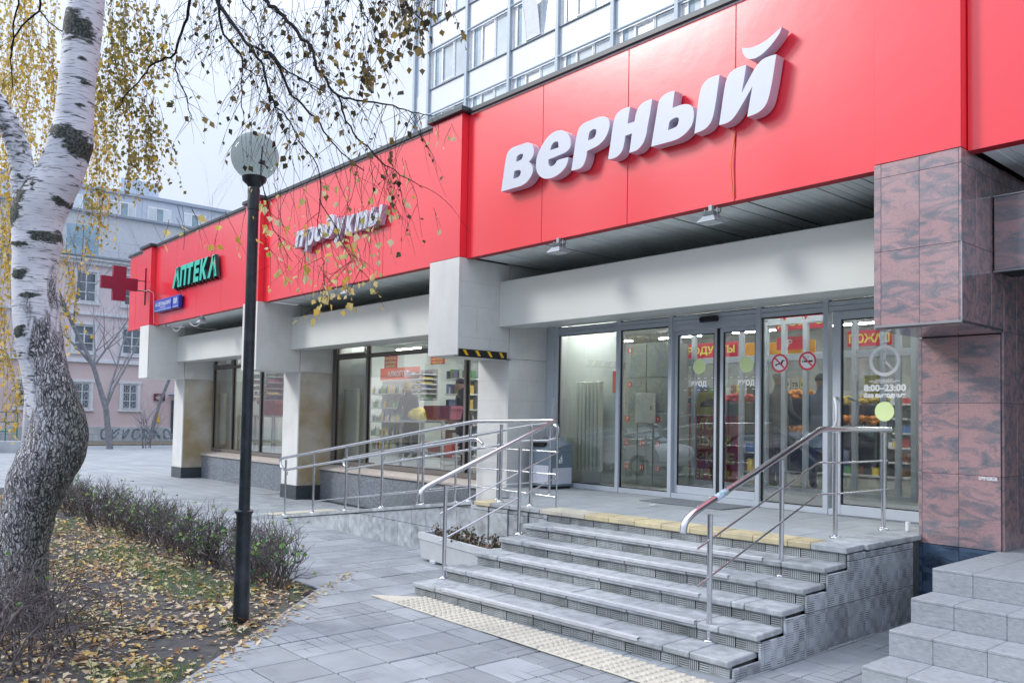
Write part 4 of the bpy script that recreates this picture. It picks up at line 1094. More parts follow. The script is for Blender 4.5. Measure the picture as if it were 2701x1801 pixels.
# floodlights under the fascia
FLG = mat('floodlight_cast_grey', (.33, .37, .40), .45, metal=.3, var=.06)
FLL = mat('floodlight_lens', (.55, .60, .62), .12, var=.03)
def flood(x, lab, s=1.):
    t = thing('floodlight', lab, 'floodlight', (x, .10, 3.60), 0, 'floodlights under the red fascia')
    MB().cbox(-.02, .02, -.02, .02, -.03, .03, .003).build('mount', FLG, t)
    b = MB(); b.cbox(-.055, .055, -.045, .05, -.075, -.03, .006)
    for i in range(5): b.cbox(-.058, .058, -.055, .055, -.069 + i * .008, -.066 + i * .008, .001)
    b.cbox(-.075, -.065, -.01, .01, -.12, .0, .002); b.cbox(.065, .075, -.01, .01, -.12, .0, .002)
    b.build('heat_sink', FLG, t)
    m = MB(); v = []
    for (a_, b_, z) in ((.06, .05, -.076), (.098, .085, -.125), (.102, .09, -.135)):
        v += [(-a_, -b_, z), (a_, -b_, z), (a_, b_, z), (-a_, b_, z)]
    f = [(3, 2, 1, 0)]
    for r in (0, 4): f += [(r + i, r + (i + 1) % 4, r + 4 + (i + 1) % 4, r + 4 + i) for i in range(4)]
    m.add(v, f); m.build('hood', FLG, t, fixn=False)
    MB().cbox(-.096, .096, -.084, .084, -.138, -.1352, .001).build('lens', FLL, t)
    MB().tube(round_path([(.055, .0, -.05), (.10, .0, -.06), (.10, .02, .02), (.04, .03, .05)], .03), .005, 6).build('cable', RUBB, t)
    return t
flood(14.35, 'grey floodlight under the red fascia below the first letters of the white shop name')
flood(16.40, 'grey floodlight under the red fascia nearest the marble column')
flood(9.70, 'grey floodlight under the red fascia below the white slanted grocery letters')
flood(3.70, 'grey floodlight under the red fascia below the green pharmacy letters')
for pts, lab in (([(1.15, .3, 3.64), (1.4, .28, 3.52), (1.75, .26, 3.42), (2.05, .24, 3.47), (2.35, .2, 3.65)], 'white cable sagging in a loop at the far end of the soffit'), ([(2.6, .2, 3.65), (2.8, .2, 3.50), (3.1, .2, 3.43), (3.4, .18, 3.48), (3.65, .12, 3.55)], 'white cable sagging in a loop beside the far floodlight')):
    o = MB().tube(round_path(pts, .2), .007, 6).build('power_cable', WHITEE); tag(o, lab, 'cable')

# warning strip on the low column block
ws = thing('warning_strip', 'black strip with slanted yellow bars on the side of the low stone block', 'warning strip', (12.66, .41, 2.42))
MB().cbox(-.012, .012, -.40, .40, -.045, .045, .004).build('backing', RUBB, ws)
MB().cbox(-.03, .012, -.46, .47, -.052, -.0455, .002).build('ledge', RUBB, ws)
for i in range(4):
    y = -.345 + i * .2
    m = MB(); m.prism([[(y, .033), (y + .045, .033), (y + .095, -.033), (y + .05, -.033)]], lambda p, q, d: (d, p, q), .0124, .0155)
    m.build('yellow_bar', YEL, ws, fixn=True)

# ------------------------------------------------------------------ stickers on the doors
STW = mat('white_vinyl', (.92, .94, .96), .5, var=.01)
STG = mat('lime_vinyl', (.80, .97, .48), .5, var=.02)
STR = mat('red_vinyl', (.80, .05, .09), .5)
STK = mat('black_vinyl', (.012, .012, .015), .5)
def disc(mb, cx, cz, r, y, n=32, mi=0, r0=None):
    if r0 is None: mb.add([(cx + r * math.cos(2 * math.pi * i / n), y, cz + r * math.sin(2 * math.pi * i / n)) for i in range(n)], [tuple(range(n))], mi)
    else:
        v = []
        for i in range(n):
            a = 2 * math.pi * i / n; v += [(cx + r * math.cos(a), y, cz + r * math.sin(a)), (cx + r0 * math.cos(a), y, cz + r0 * math.sin(a))]
        mb.add(v, [(2 * i, (2 * i + 2) % (2 * n), (2 * i + 3) % (2 * n), 2 * i + 1) for i in range(n)], mi)
YS = GL + .027 - .004
for x, z, nm in ((15.165, 2.235, 'left'), (15.80, 2.235, 'right')):
    t = thing('door_sticker', 'lime dot with the white word ВХОД on the %s sliding door' % nm, 'sticker', (x, YS, z))
    m = MB(); disc(m, 0, 0, .088, 0); m.build('lime_dot', STG, t)
    text('lettering', 'ВХОД', .1, (0, 0, -.205), STW, t, fit=.215, h=.078, bold=.05)
    for dz in (-.14, -.275):
        m = MB()
        for i in range(-2, 3): m.box(-.02 + i * .095, .012 + i * .095, -.001, 0, dz, dz + .006)
        m.build('white_dashes', STW, t)
YD = GL - .003
t = thing('prohibition_sticker', 'round red and white sticker with a crossed out dog', 'sticker', (16.225, YD, 2.235))
def prohib(t, kind):
    m = MB(); disc(m, 0, 0, .098, 0, 36, 0, .078); m.build('red_ring', STR, t)
    m = MB(); disc(m, 0, 0, .080, .0006); m.build('white_disc', STW, t)
    m = MB(); m.add([(-.06, -.0006, .048), (-.048, -.0006, .06), (.06, -.0006, -.048), (.048, -.0006, -.06)], [(0, 1, 2, 3)]); m.build('red_bar', STR, t)
    m = MB()
    if kind == 'dog':
        pts = [(-.058, -.028), (-.052, -.012), (-.03, -.006), (.012, .0), (.022, .022), (.032, .034), (.062, .026), (.058, .02), (.040, .018), (.034, .0), (.030, -.014), (.036, -.028), (.026, -.028), (.016, -.016), (-.030, -.018), (-.040, -.034), (-.048, -.034), (-.044, -.02)]
        m.prism([pts], lambda a_, b_, d: (a_, d, b_), -.0003, .0003)
    else:
        m.box(-.04, .058, -.0004, 0, -.012, .006)
        for i in (0, 1): m.box(-.062 + i * .009, -.056 + i * .009, -.0004, 0, -.012, .006)
        for i in (0, 1): m.tube([(-.055 + i * .03, 0, .015), (-.03 + i * .03, 0, .026), (-.018 + i * .03, 0, .042), (-.014 + i * .03, 0, .055)], .0018, 4)
    m.build('black_figure', STK, t)
prohib(t, 'dog')
t = thing('prohibition_sticker', 'round red and white sticker with a crossed out cigarette', 'sticker', (16.545, YD, 2.245)); prohib(t, 'smoke')
YH = GL - .024
t = thing('opening_hours_sticker', 'white clock, opening hours and a lime dot on the hinged glass door', 'sticker', (17.36, YH, 2.20))
m = MB(); disc(m, 0, .015, .150, 0, 48, 0, .118); m.build('clock_ring', STW, t)
m = MB(); m.box(-.013, .013, -.001, 0, .005, .105); m.add([(-.012, -.001, .012), (.0, -.001, .028), (.078, -.001, -.048), (.062, -.001, -.066)], [(0, 1, 2, 3)]); disc(m, 0, .105, .013, -.001, 12); disc(m, .070, -.057, .0125, -.001, 12); m.build('clock_hands', STW, t)
text('lettering', 'верный', .1, (0, 0, .198), STW, t, fit=.075, h=.022, bold=.03)
m = MB()
for i, (w_, dz) in enumerate(((.17, -.172), (.30, -.186), (.21, -.200))):
    xx = -w_ / 2
    while xx < w_ / 2:
        q = rnd.uniform(.008, .03); m.box(xx, min(xx + q, w_ / 2), -.0006, 0, dz, dz + .007); xx += q + .004
m.build('small_print', STW, t)
text('lettering', '8:00–23:00', .1, (.0, 0, -.247), STW, t, fit=.41, h=.068, bold=.05)
text('lettering', 'без выходных', .1, (.0, 0, -.322), STW, t, fit=.41, h=.058, bold=.05)
m = MB(); disc(m, 0, -.475, .094, 0, 32); m.build('lime_dot', STG, t)
m = MB()
for a0 in range(3):
    a1 = R_(58 + a0 * 24)
    for rr in (0,): m.add([(.15 * math.cos(a1) * 1, 0, .30 + .06 * math.sin(a1)), (.15 * math.cos(a1 + .3), 0, .30 + .06 * math.sin(a1 + .3)), (.11 * math.cos(a1 + .3), 0, .29 + .045 * math.sin(a1 + .3)), (.11 * math.cos(a1), 0, .29 + .045 * math.sin(a1))], [(0, 1, 2, 3)])
m.build('broken_arc', STW, t)

# ------------------------------------------------------------------ bin, planter, leaning strip, cup, litter
bn = thing('litter_bin', 'grey blue litter bin with pale panels and a sloping top beside the window column', 'bin', (13.0, 1.30, HP))
# front face y- ; body .42 wide (x) .36 deep (y) sloping top
prof = [(-.20, .02), (.20, .02), (.20, .80), (.10, .80), (-.20, .62)]
m = MB()
bx0, bx1, by0, by1 = -.20, .22, -.18, .22
v = [(bx0, by0, .03), (bx1, by0, .03), (bx1, by1, .03), (bx0, by1, .03), (bx0, by0, .50), (bx1, by0, .50), (bx1, by1, .60), (bx0, by1, .60)]
m.add(v, [(0, 3, 2, 1), (0, 1, 5, 4), (1, 2, 6, 5), (2, 3, 7, 6), (3, 0, 4, 7), (4, 5, 6, 7)])
m.build('body', BINB, bn)
m = MB(); v = [(bx0 - .01, by0 - .01, .50), (bx1 + .01, by0 - .01, .50), (bx1 + .01, by1 + .01, .50), (bx0 - .01, by1 + .01, .50), (bx0 - .01, by1 - .12, .66), (bx1 - .18, by1 - .12, .66), (bx1 - .18, by1 + .01, .66), (bx0 - .01, by1 + .01, .66)]
m.add(v, [(0, 3, 2, 1), (4, 5, 6, 7), (0, 1, 5, 4), (1, 2, 6, 5), (2, 3, 7, 6), (3, 0, 4, 7)]); m.build('sloping_hood', BINB, bn)
MB().cbox(bx0 + .02, bx1 - .19, by0 + .03, by0 + .10, .54, .60, .004).build('opening', DARK, bn, (0, 0.01, .0))
m = MB(); m.cbox(bx1, bx1 + .006, by0 + .03, by1 - .02, .06, .27, .001); m.build('pale_panel', BINW, bn)
m = MB(); m.cbox(bx0 + .03, bx1 - .02, by0 - .006, by0, .06, .30, .001); m.build('pale_panel', BINW, bn)
MB().box(bx0 + .02, bx1 - .02, by0 + .02, by1 - .02, 0, .03).build('base', DARK, bn)
m = MB(); m.tube([(bx1 + .006, .0, .43), (bx1 + .006, .0, .44)], .0, 3)
m = MB()
m.add([(bx1 + .004, .0 + p, q) for p, q in [(-.035, .33), (-.010, .33), (-.006, .38), (-.039, .38)]], [(0, 1, 2, 3)])
m.add([(bx1 + .004, .0 + p, q) for p, q in [(.0, .33), (.008, .33), (.012, .37), (.018, .33), (.026, .33), (.024, .41), (-.006, .412), (-.022, .395), (-.02, .388), (.002, .398)]], [tuple(range(10))])
dm_ = MB(); m.add([(bx1 + .004, .012 + .009 * math.cos(i), .425 + .009 * math.sin(i)) for i in [k_ * .785 for k_ in range(8)]], [tuple(range(8))])
m.build('litter_pictogram', STW, bn)
pl = thing('concrete_planter', 'weathered grey concrete planter trough with withered plants left of the steps', 'planter', (14.05, -.93, 0), R_(-7))
# trough: outline tapering downwards, hollow on top
def trough(L, Wd, H, taper=.03, wall=.045):
    m = MB()
    def ring(a, b, z): return [(-a, -b, z), (a, -b, z), (a, b, z), (-a, b, z)]
    a, b = L / 2, Wd / 2
    v = ring(a - taper, b - taper, .03) + ring(a - .012, b - .012, H - .08) + ring(a, b, H - .072) + ring(a, b, H) + ring(a - wall, b - wall, H) + ring(a - wall, b - wall, H - .10)
    f = [(3, 2, 1, 0)]
    for r in range(5): f += [(4 * r + i, 4 * r + (i + 1) % 4, 4 * r + 4 + (i + 1) % 4, 4 * r + 4 + i) for i in range(4)]
    m.add(v, f); return m
trough(1.44, .34, .31).build('trough', PLANTC, pl)
MB().box(-.66, .66, -.12, .12, .20, .245).build('planter_soil', SOIL, pl)
MB().cbox(-.48, -.36, -.15, .15, 0, .03, .004).build('foot', PLANTC, pl); MB().cbox(.36, .48, -.15, .15, 0, .03, .004).build('foot', PLANTC, pl)
ls = thing('metal_strip', 'thin punched metal strip leaning in the corner beside the entrance window', 'strip', (12.76, 1.50, HP))
m = MB(); m.cbox(-.03, .03, -.006, .006, 0, 1.20, .002); m.cbox(.045, .060, -.004, .004, 0, 1.22, .002)
m.build('strip', NOSE, ls, (0, 0, 0), (0, R_(5), 0))
cup = MB().lathe([(.016, 0), (.019, .003), (.02, .08), (.014, .08)], (0, 0, 0), 14).build('paper_cup', WHITEE, None, (17.86, .93, HP + .002)); tag(cup, 'small white paper cup standing near the right end of the platform', 'cup'); smooth_by_angle(cup)
lit = MB(); lit.add([(0, 0, .003), (.07, .02, .004), (.06, .06, .012), (-.01, .04, .003)], [(0, 1, 2, 3)])
o = lit.build('paper_scrap', WHITEE, None, (15.25, .62, HP + .008)); tag(o, 'white scrap of paper lying on the door mat', 'litter')
# scraped patch on the marble column
o = MB().cbox(0, .14, -.002, 0, 0, .03, .001).build('torn_sticker', mat('torn_sticker_paper', (.6, .62, .66), .8, scale=60, col2=(.35, .2, .22), sharp=(.5, .6)), None, (18.47, D - .052, 1.17)); tag(o, 'torn remains of a white sticker on the red marble column', 'sticker')

# ------------------------------------------------------------------ street lamp
lp = thing('street_lamp', 'black street lamp post with a smoked glass globe standing in the leaf strewn bed', 'street lamp', (14.84, -3.70, -.02))
m = MB(); m.lathe([(.060, -.1), (.060, .40), (.057, .41), (.057, .83), (.060, .85)], (0, 0, 0), 28); smooth_by_angle(m.build('base_sleeve', BLACKM, lp))
m = MB(); m.lathe([(.066, .85), (.069, .855), (.069, .868), (.050, .878)], (0, 0, 0), 28); smooth_by_angle(m.build('collar', BLACKM, lp))
m = MB(); m.lathe([(.043, .875), (.041, 3.1), (.041, 3.26)], (0, 0, 0), 24); smooth_by_angle(m.build('pole', BLACKM, lp))
m = MB(); m.lathe([(.046, 3.20), (.046, 3.36), (.040, 3.38)], (0, 0, 0), 24); smooth_by_angle(m.build('fitter', BLACKM, lp))
m = MB(); m.lathe([(.040, 3.375), (.060, 3.40), (.088, 3.425), (.094, 3.455), (.090, 3.46)], (0, 0, 0), 28); smooth_by_angle(m.build('cup', BLACKM, lp))
pr = [(.182 * math.sin(R_(a)), 3.622 - .186 * math.cos(R_(a))) for a in range(28, 181, 8)]
m = MB(); m.lathe([(r, z) for r, z in pr[:-1]] + [(.002, 3.808)], (0, 0, 0), 40)
GLB = mat('smoked_globe', (.24, .28, .285), rough=.14, var=.04, coat=.8)
nn_, ll_ = GLB.node_tree.nodes, GLB.node_tree.links
tb = nn_.new('ShaderNodeBsdfTransparent'); tb.inputs[0].default_value = rgb((.66, .71, .70)); mxx = nn_.new('ShaderNodeMixShader'); mxx.inputs[0].default_value = .66
tl = nn_.new('ShaderNodeBsdfTranslucent'); tl.inputs[0].default_value = rgb((.42, .46, .44)); ax = nn_.new('ShaderNodeMixShader'); ax.inputs[0].default_value = .5
ll_.new(nn_['Principled BSDF'].outputs[0], ax.inputs[1]); ll_.new(tl.outputs[0], ax.inputs[2])
ll_.new(tb.outputs[0], mxx.inputs[2]); ll_.new(ax.outputs[0], mxx.inputs[1]); ll_.new(mxx.outputs[0], nn_['Material Output'].inputs[0])
smooth_by_angle(m.build('globe', GLB, lp))
# ------------------------------------------------------------------ birch
def bark_mat():
    m = bpy.data.materials.new('birch_bark'); n, l = nodes_of(m); b = n['Principled BSDF']; b.inputs['Roughness'].default_value = .75
    t = n.new('ShaderNodeTexCoord')
    def noise(scale, st, det=5, dist=0.):
        mp = n.new('ShaderNodeMapping'); mp.inputs['Scale'].default_value = st; l.new(t.outputs['Object'], mp.inputs[0])
        q = n.new('ShaderNodeTexNoise'); q.inputs['Scale'].default_value = scale; q.inputs['Detail'].default_value = det; q.inputs['Distortion'].default_value = dist
        l.new(mp.outputs[0], q.inputs['Vector']); return q.outputs['Fac']
    def mr(x, a, c, lo=0., hi=1.):
        q = n.new('ShaderNodeMapRange'); q.inputs['From Min'].default_value = a; q.inputs['From Max'].default_value = c; q.inputs['To Min'].default_value = lo; q.inputs['To Max'].default_value = hi
        l.new(x, q.inputs['Value']); return q.outputs[0]
    def mix(f, a, c):
        q = n.new('ShaderNodeMix'); q.data_type = 'RGBA'
        if isinstance(f, float): q.inputs[0].default_value = f
        else: l.new(f, q.inputs[0])
        for i, x in ((6, a), (7, c)):
            if isinstance(x, tuple): q.inputs[i].default_value = rgb(x)
            else: l.new(x, q.inputs[i])
        return q.outputs[2]
    att = lambda nm: (lambda a: (setattr(a, 'attribute_name', nm), a.outputs['Fac'])[1])(n.new('ShaderNodeAttribute'))
    dark, rough, moss = att('dark'), att('rough'), att('moss')
    white = mix(mr(noise(5, (1, 1, 1)), .3, .7), (.60, .62, .70), (.76, .77, .82))
    fine = mr(noise(9, (1, 1, 14), 4), .56, .66)             # short dark dashes round the stem
    len_ = mr(noise(4.2, (1.2, 1.2, 7), 3), .63, .67)
    c = mix(M_(n, l, 'MULTIPLY', fine, .75), white, (.10, .10, .115))
    c = mix(M_(n, l, 'MULTIPLY', len_, .9), c, (.03, .035, .035))
    dn = mr(M_(n, l, 'ADD', dark, M_(n, l, 'MULTIPLY_ADD', noise(16, (1, 1, 2.2), 6, .6), 1.2, -.6)), .42, .62)
    c = mix(dn, c, mix(mr(noise(60, (1, 1, 1), 4), .4, .65), (.012, .016, .015), (.10, .115, .10)))
    # furrowed lower bark
    fu = noise(24, (1, 1, .30), 8, .9)
    vm = n.new('ShaderNodeMapping'); vm.inputs['Scale'].default_value = (1, 1, .17)
    dv = n.new('ShaderNodeTexNoise'); dv.inputs['Scale'].default_value = 9; dv.inputs['Detail'].default_value = 4; l.new(t.outputs['Object'], dv.inputs['Vector'])
    da = n.new('ShaderNodeVectorMath'); da.operation = 'MULTIPLY_ADD'; da.inputs[1].default_value = (.11, .11, .11); l.new(dv.outputs['Color'], da.inputs[0]); l.new(t.outputs['Object'], da.inputs[2])
    l.new(da.outputs[0], vm.inputs[0])
    vo = n.new('ShaderNodeTexVoronoi'); vo.feature = 'DISTANCE_TO_EDGE'; vo.inputs['Scale'].default_value = 52; l.new(vm.outputs[0], vo.inputs['Vector'])
    fu = mr(vo.outputs['Distance'], .02, .22)
    pl1 = mix(mr(noise(38, (1, 1, .5), 6), .35, .65), (.36, .36, .385), (.68, .68, .73))
    fcol = mix(mr(M_(n, l, 'ADD', vo.outputs['Distance'], M_(n, l, 'MULTIPLY_ADD', noise(26, (1, 1, .3), 6), .30, -.15)), .0, .15), (.03, .03, .034), pl1)
    fcol = mix(M_(n, l, 'MULTIPLY', moss, .7), fcol, mix(mr(fu, .4, .6), (.02, .03, .025), (.115, .16, .12)))
    rf = mr(M_(n, l, 'ADD', rough, M_(n, l, 'MULTIPLY_ADD', noise(11, (1, 1, .3), 6, .5), 1.1, -.55)), .36, .50)
    c = mix(rf, c, fcol)
    l.new(c, b.inputs['Base Color'])
    bu = n.new('ShaderNodeBump'); bu.inputs['Strength'].default_value = .9; bu.inputs['Distance'].default_value = .02
    hh = M_(n, l, 'ADD', M_(n, l, 'MULTIPLY', fu, rf), M_(n, l, 'MULTIPLY', dn, .3))
    l.new(hh, bu.inputs['Height']); l.new(bu.outputs[0], b.inputs['Normal'])
    return m
BARK = bark_mat()
TWIG = mat('birch_twig', (.011, .010, .012), .85, spec=.15, var=.2, scale=9)
birch = thing('birch_tree', 'old leaning birch with white bark and black patches standing in the bed at the left', 'tree', (13.85, -4.98, 0))
BO = -Vector((13.85, -4.98, 0))
DT = 6.26
prof = [(-560, 330, 66), (-420, 300, 72), (-300, 275, 78), (-200, 258, 83), (-100, 242, 88), (0, 228, 92), (115, 215, 94), (230, 202, 93), (310, 196, 97), (344, 192, 103), (375, 187, 112), (400, 180, 109), (460, 160, 116), (500, 133, 128), (540, 112, 134), (574, 100, 129), (620, 98, 121), (645, 99, 125), (670, 94, 114), (715, 91, 113), (830, 96, 115), (920, 107, 115), (983, 120, 117), (1060, 141, 132), (1110, 152, 142), (1150, 156, 150), (1185, 148, 156), (1230, 122, 158), (1277, 96, 150), (1354, 74, 138), (1430, 62, 130), (1507, 58, 130), (1580, 58, 136), (1640, 56, 150), (1690, 54, 175), (1730, 52, 200)]
def lerp_prof(v):
    for (v0, u0, w0), (v1, u1, w1) in zip(prof, prof[1:]):
        if v0 <= v <= v1:
            t = (v - v0) / (v1 - v0); t2 = t * t * (3 - 2 * t) * .35 + t * .65
            return u0 + (u1 - u0) * t2, w0 + (w1 - w0) * t2
    return prof[-1][1], prof[-1][2]
SPOTS = [(205, 78, 42, 38, 1.), (240, 92, 22, 34, 1.), (190, 362, 60, 20, 1.), (222, 385, 34, 30, 1.), (80, 500, 24, 90, .9), (60, 580, 26, 34, 1.), (140, 630, 38, 16, 1.), (80, 655, 50, 10, .8), (80, 728, 26, 16, 1.), (105, 785, 24, 9, 1.), (80, 875, 28, 16, 1.), (80, 930, 16, 6, .9), (236, 165, 12, 6, 1), (240, 222, 12, 7, 1), (230, 288, 10, 6, 1), (200, 182, 10, 4, .8), (232, 320, 14, 5, .6), (175, 130, 9, 4, .8), (165, 200, 8, 4, .7), (125, 425, 18, 8, .8), (176, 512, 18, 12, .9), (112, 450, 14, 8, .7), (20, 470, 26, 40, .5), (120, 510, 10, 20, .7), (100, 690, 40, 6, .6)]
def bark_tube(name, plist, depth, nseg, nrad, par, knots=True):
    """plist: (v, u, w) rows; ring points carry the bark attributes"""
    vs, fs, dk, rg, ms = [], [], [], [], []
    for i in range(nseg + 1):
        if callable(plist): u, v, w, dd = plist(i / nseg)
        c = at(u, v, dd)
        # ring plane: perpendicular to local direction
        e = .01
        u2, v2, w2, d2 = plist(min(1, i / nseg + e)); u1, v1, w1, d1 = plist(max(0, i / nseg - e))
        T = (at(u2, v2, d2) - at(u1, v1, d1)).normalized()
        X = (FW * -1); X = (X - T * X.dot(T)).normalized(); Y = T.cross(X)
        r = w / 2 * dd / FPX
        for k in range(nrad):
            a = 2 * math.pi * k / nrad
            dirv = X * math.cos(a) + Y * math.sin(a)
            p = c + dirv * r
            zz = p.z
            sd = max(0, min(1, (RT.dot(dirv) + .7) / 1.4)); sd = sd * sd * (3 - 2 * sd)
            rough = max(0, min(1, (v - 640) / 480)) * (.30 + .70 * sd) if knots else 0
            rough = max(rough, max(0, min(1, (v - 1010) / 190)))
            su = u + (RT.dot(dirv)) * r * FPX / dd; front = X.dot(dirv)
            d = 0
            if knots:
                for (a0, b0, ra, rb, q) in SPOTS:
                    e2 = ((su - a0) / ra) ** 2 + ((v - b0) / rb) ** 2
                    d = max(d, q * math.exp(-e2 * .8))
            else: d = .45
            nz_ = mnoise.noise(Vector((p.x * 9, p.y * 9, p.z * 2.6)))
            nz2 = mnoise.noise(Vector((p.x * 22, p.y * 22, p.z * 7)))
            nz3 = mnoise.noise(Vector((p.x * 3, p.y * 3, p.z * 3)))
            p = c + dirv * (r * (.955 + .025 * nz3) + rough * (.010 * nz_ + .009 * nz2) + d * (.006 * nz2 + .006))
            vs.append(p); dk.append(d); rg.append(rough)
            side = RT.dot(dirv)
            ms.append(max(0, min(1, (side - .1) * 1.4)) * max(0, min(1, (v - 940) / 150)) if knots else .4)
    for i in range(nseg):
        for k in range(nrad):
            k2 = (k + 1) % nrad; fs.append((i * nrad + k, (i + 1) * nrad + k, (i + 1) * nrad + k2, i * nrad + k2))
    me = bpy.data.meshes.new(name); me.from_pydata([tuple(p + BO) for p in vs], [], fs); me.materials.append(BARK)
    for nm, data in (('dark', dk), ('rough', rg), ('moss', ms)):
        a_ = me.attributes.new(nm, 'FLOAT', 'POINT'); a_.data.foreach_set('value', data)
    me.polygons.foreach_set('use_smooth', [True] * len(fs)); me.update()
    return link(name, me, par)
def tp(t):
    v = -560 + (1730 + 560) * t; u, w = lerp_prof(v); return u, v, w, DT
trunk = bark_tube('trunk', tp, DT, 230, 56, birch)
fk = [(88, 560, 78, 6.22), (66, 500, 66, 6.2), (58, 440, 58, 6.18), (48, 390, 57, 6.15), (25, 330, 56, 6.1), (-8, 275, 54, 6.05), (-50, 215, 50, 6.0), (-110, 130, 46, 5.9), (-180, 20, 40, 5.8), (-240, -120, 34, 5.7)]
def fkp(t):
    q = t * (len(fk) - 1); i = min(int(q), len(fk) - 2); f = q - i
    return tuple(a + (b - a) * f for a, b in zip(fk[i], fk[i + 1]))
def forkp(t): u, v, w, d = fkp(t); return u, v, w, d
bark_tube('fork_limb', forkp, 6.2, 60, 28, birch, False)

LEAFB = leaf_mat('birch_leaf', [(.10, .075, .02), (.24, .16, .035), (.055, .050, .02), (.035, .028, .015), (.34, .25, .07), (.15, .10, .03), (.07, .07, .025)], .3)
LEAFY = leaf_mat('pale_birch_leaf', [(.70, .56, .20), (.85, .68, .28), (.72, .48, .08), (.80, .70, .42), (.55, .50, .18)], .35)
LEAFO = leaf_mat('olive_birch_leaf', [(.24, .20, .045), (.40, .30, .06), (.15, .14, .04), (.50, .36, .06), (.28, .25, .08)], .5)
def add_leaf(mb, p, size, down=.8, rng=rnd):
    d = Vector((rng.gauss(0, .5), rng.gauss(0, .5), -down + rng.gauss(0, .3))).normalized()
    s = d.orthogonal().normalized(); a = rng.random() * 6.283
    s = (Matrix.Rotation(a, 3, d) @ s); nrm = d.cross(s)
    w = size * rng.uniform(.34, .46); L = size
    b = p + d * size * .28
    mb.add([b, b + d * L * .38 + s * w + nrm * w * .25, b + d * L, b + d * L * .38 - s * w + nrm * w * .25], [(0, 1, 2), (0, 2, 3)], 0)
    t = rng.random(); mb.t[-1] = t; mb.t[-2] = t
def hang(mt, ml, p, length, r0=.0022, leafp=.5, size=.05, sway=.35, seg=.05, sub=.25, dirv=None, from_t=0., rng=rnd, grav=.35):
    d = dirv.normalized() if dirv is not None else Vector((rng.gauss(0, .4), rng.gauss(0, .4), -1)).normalized()
    n = max(3, int(length / seg)); P = [Vector(p)]
    for i in range(n):
        d = (d + Vector((rng.gauss(0, .16), rng.gauss(0, .16), -grav * .5 + rng.gauss(0, .08))) * sway * 1.6).normalized()
        P.append(P[-1] + d * seg)
        t = (i + 1) / n
        if t > from_t and rng.random() < leafp:
            add_leaf(ml, P[-1], size * rng.choice([.45, .65, .8, .95, 1.1, 1.3]))
        if sub and rng.random() < sub * .35 and i < n - 3:
            hang(mt, ml, P[-1], length * (1 - t) * rng.uniform(.4, .9) + seg * 2, r0 * .7, leafp, size, sway, seg, 0, d + Vector((rng.gauss(0, .7), rng.gauss(0, .7), rng.gauss(0, .3))), 0, rng, grav)
    mt.tube(P, [r0 * (1 - .65 * i / n) for i in range(n + 1)], 3, caps=False)
def trace(pts, dep, r0, r1, par=None, name='branch'):
    """a branch through photographed points; pts (u, v)"""
    n = len(pts); P = []
    for i, (u, v) in enumerate(pts):
        dd = dep[0] + (dep[1] - dep[0]) * i / (n - 1); P.append(at(u, v, dd))
    # subdivide with wiggle
    Q = []
    for i in range(n - 1):
        p0, p1, p2, p3 = P[max(i - 1, 0)], P[i], P[i + 1], P[min(i + 2, n - 1)]
        for t in (0, .33, .66):
            q = .5 * ((2 * p1) + (p2 - p0) * t + (2 * p0 - 5 * p1 + 4 * p2 - p3) * t * t + (3 * p1 - p0 - 3 * p2 + p3) * t ** 3)
            Q.append(q + Vector((rnd.gauss(0, .006), rnd.gauss(0, .006), rnd.gauss(0, .006))))
    Q.append(P[-1])
    m = MB(); m.tube([q + BO for q in Q], [r0 + (r1 - r0) * i / (len(Q) - 1) for i in range(len(Q))], 6)
    m.build(name, TWIG, birch if par is None else par, smooth=True)
    return Q
BR = []
BR.append(trace([(300, -380), (420, -230), (520, -110), (562, -20), (582, 23), (612, 57), (635, 100), (658, 119), (712, 143), (745, 175), (800, 215), (850, 240)], (6.2, 5.2), .020, .003))
BR.append(trace([(658, 119), (690, 165), (700, 205), (715, 260), (735, 290), (765, 325), (790, 370)], (5.8, 5.4), .010, .003))
BR.append(trace([(712, 143), (750, 205), (765, 250), (795, 275), (830, 310), (865, 360), (900, 405), (960, 450)], (5.6, 5.2), .010, .003))
BR.append(trace([(420, -330), (560, -160), (640, -60), (690, -5), (725, 22), (760, 55), (790, 95), (818, 122), (832, 165), (858, 212), (888, 250), (920, 262), (988, 272), (1035, 282), (1085, 295), (1140, 305)], (6.2, 4.9), .018, .0025))
BR.append(trace([(888, 250), (905, 290), (923, 333), (957, 375), (988, 409), (1026, 440), (1072, 470), (1114, 497)], (5.4, 4.9), .007, .002))
BR.append(trace([(505, -80), (500, 0), (494, 50), (475, 88), (463, 145), (425, 160), (394, 180), (367, 214), (333, 252), (314, 283)], (6.2, 6.2), .014, .003))
BR.append(trace([(463, 145), (467, 199), (486, 237), (497, 287), (512, 318)], (6.2, 6.1), .007, .002))
BR.append(trace([(50, -30), (42, 35), (30, 135), (29, 190), (33, 230)], (6.6, 6.8), .008, .003))
BR.append(trace([(102, -20), (105, 30), (70, 58), (42, 95), (30, 135)], (6.6, 6.8), .010, .005))
BR.append(trace([(105, 30), (130, 60), (170, 85)], (6.6, 6.4), .006, .004))
BR.append(trace([(600, -90), (575, 20), (590, 90), (630, 140), (640, 175), (636, 240), (645, 300)], (5.9, 5.6), .010, .003))
BR.append(trace([(640, 175), (680, 200), (720, 215)], (5.6, 5.6), .004, .002))
BR.append(trace([(660, -60), (640, 5), (672, 45), (680, 95), (700, 130)], (5.6, 5.4), .006, .002))
BR.append(trace([(640, -150), (800, -90), (905, -40), (950, 10), (970, 60)], (5.6, 4.9), .012, .004))
BR.append(trace([(800, -120), (940, -70), (1040, -20), (1080, 20), (1120, 60)], (5.4, 4.8), .010, .003))
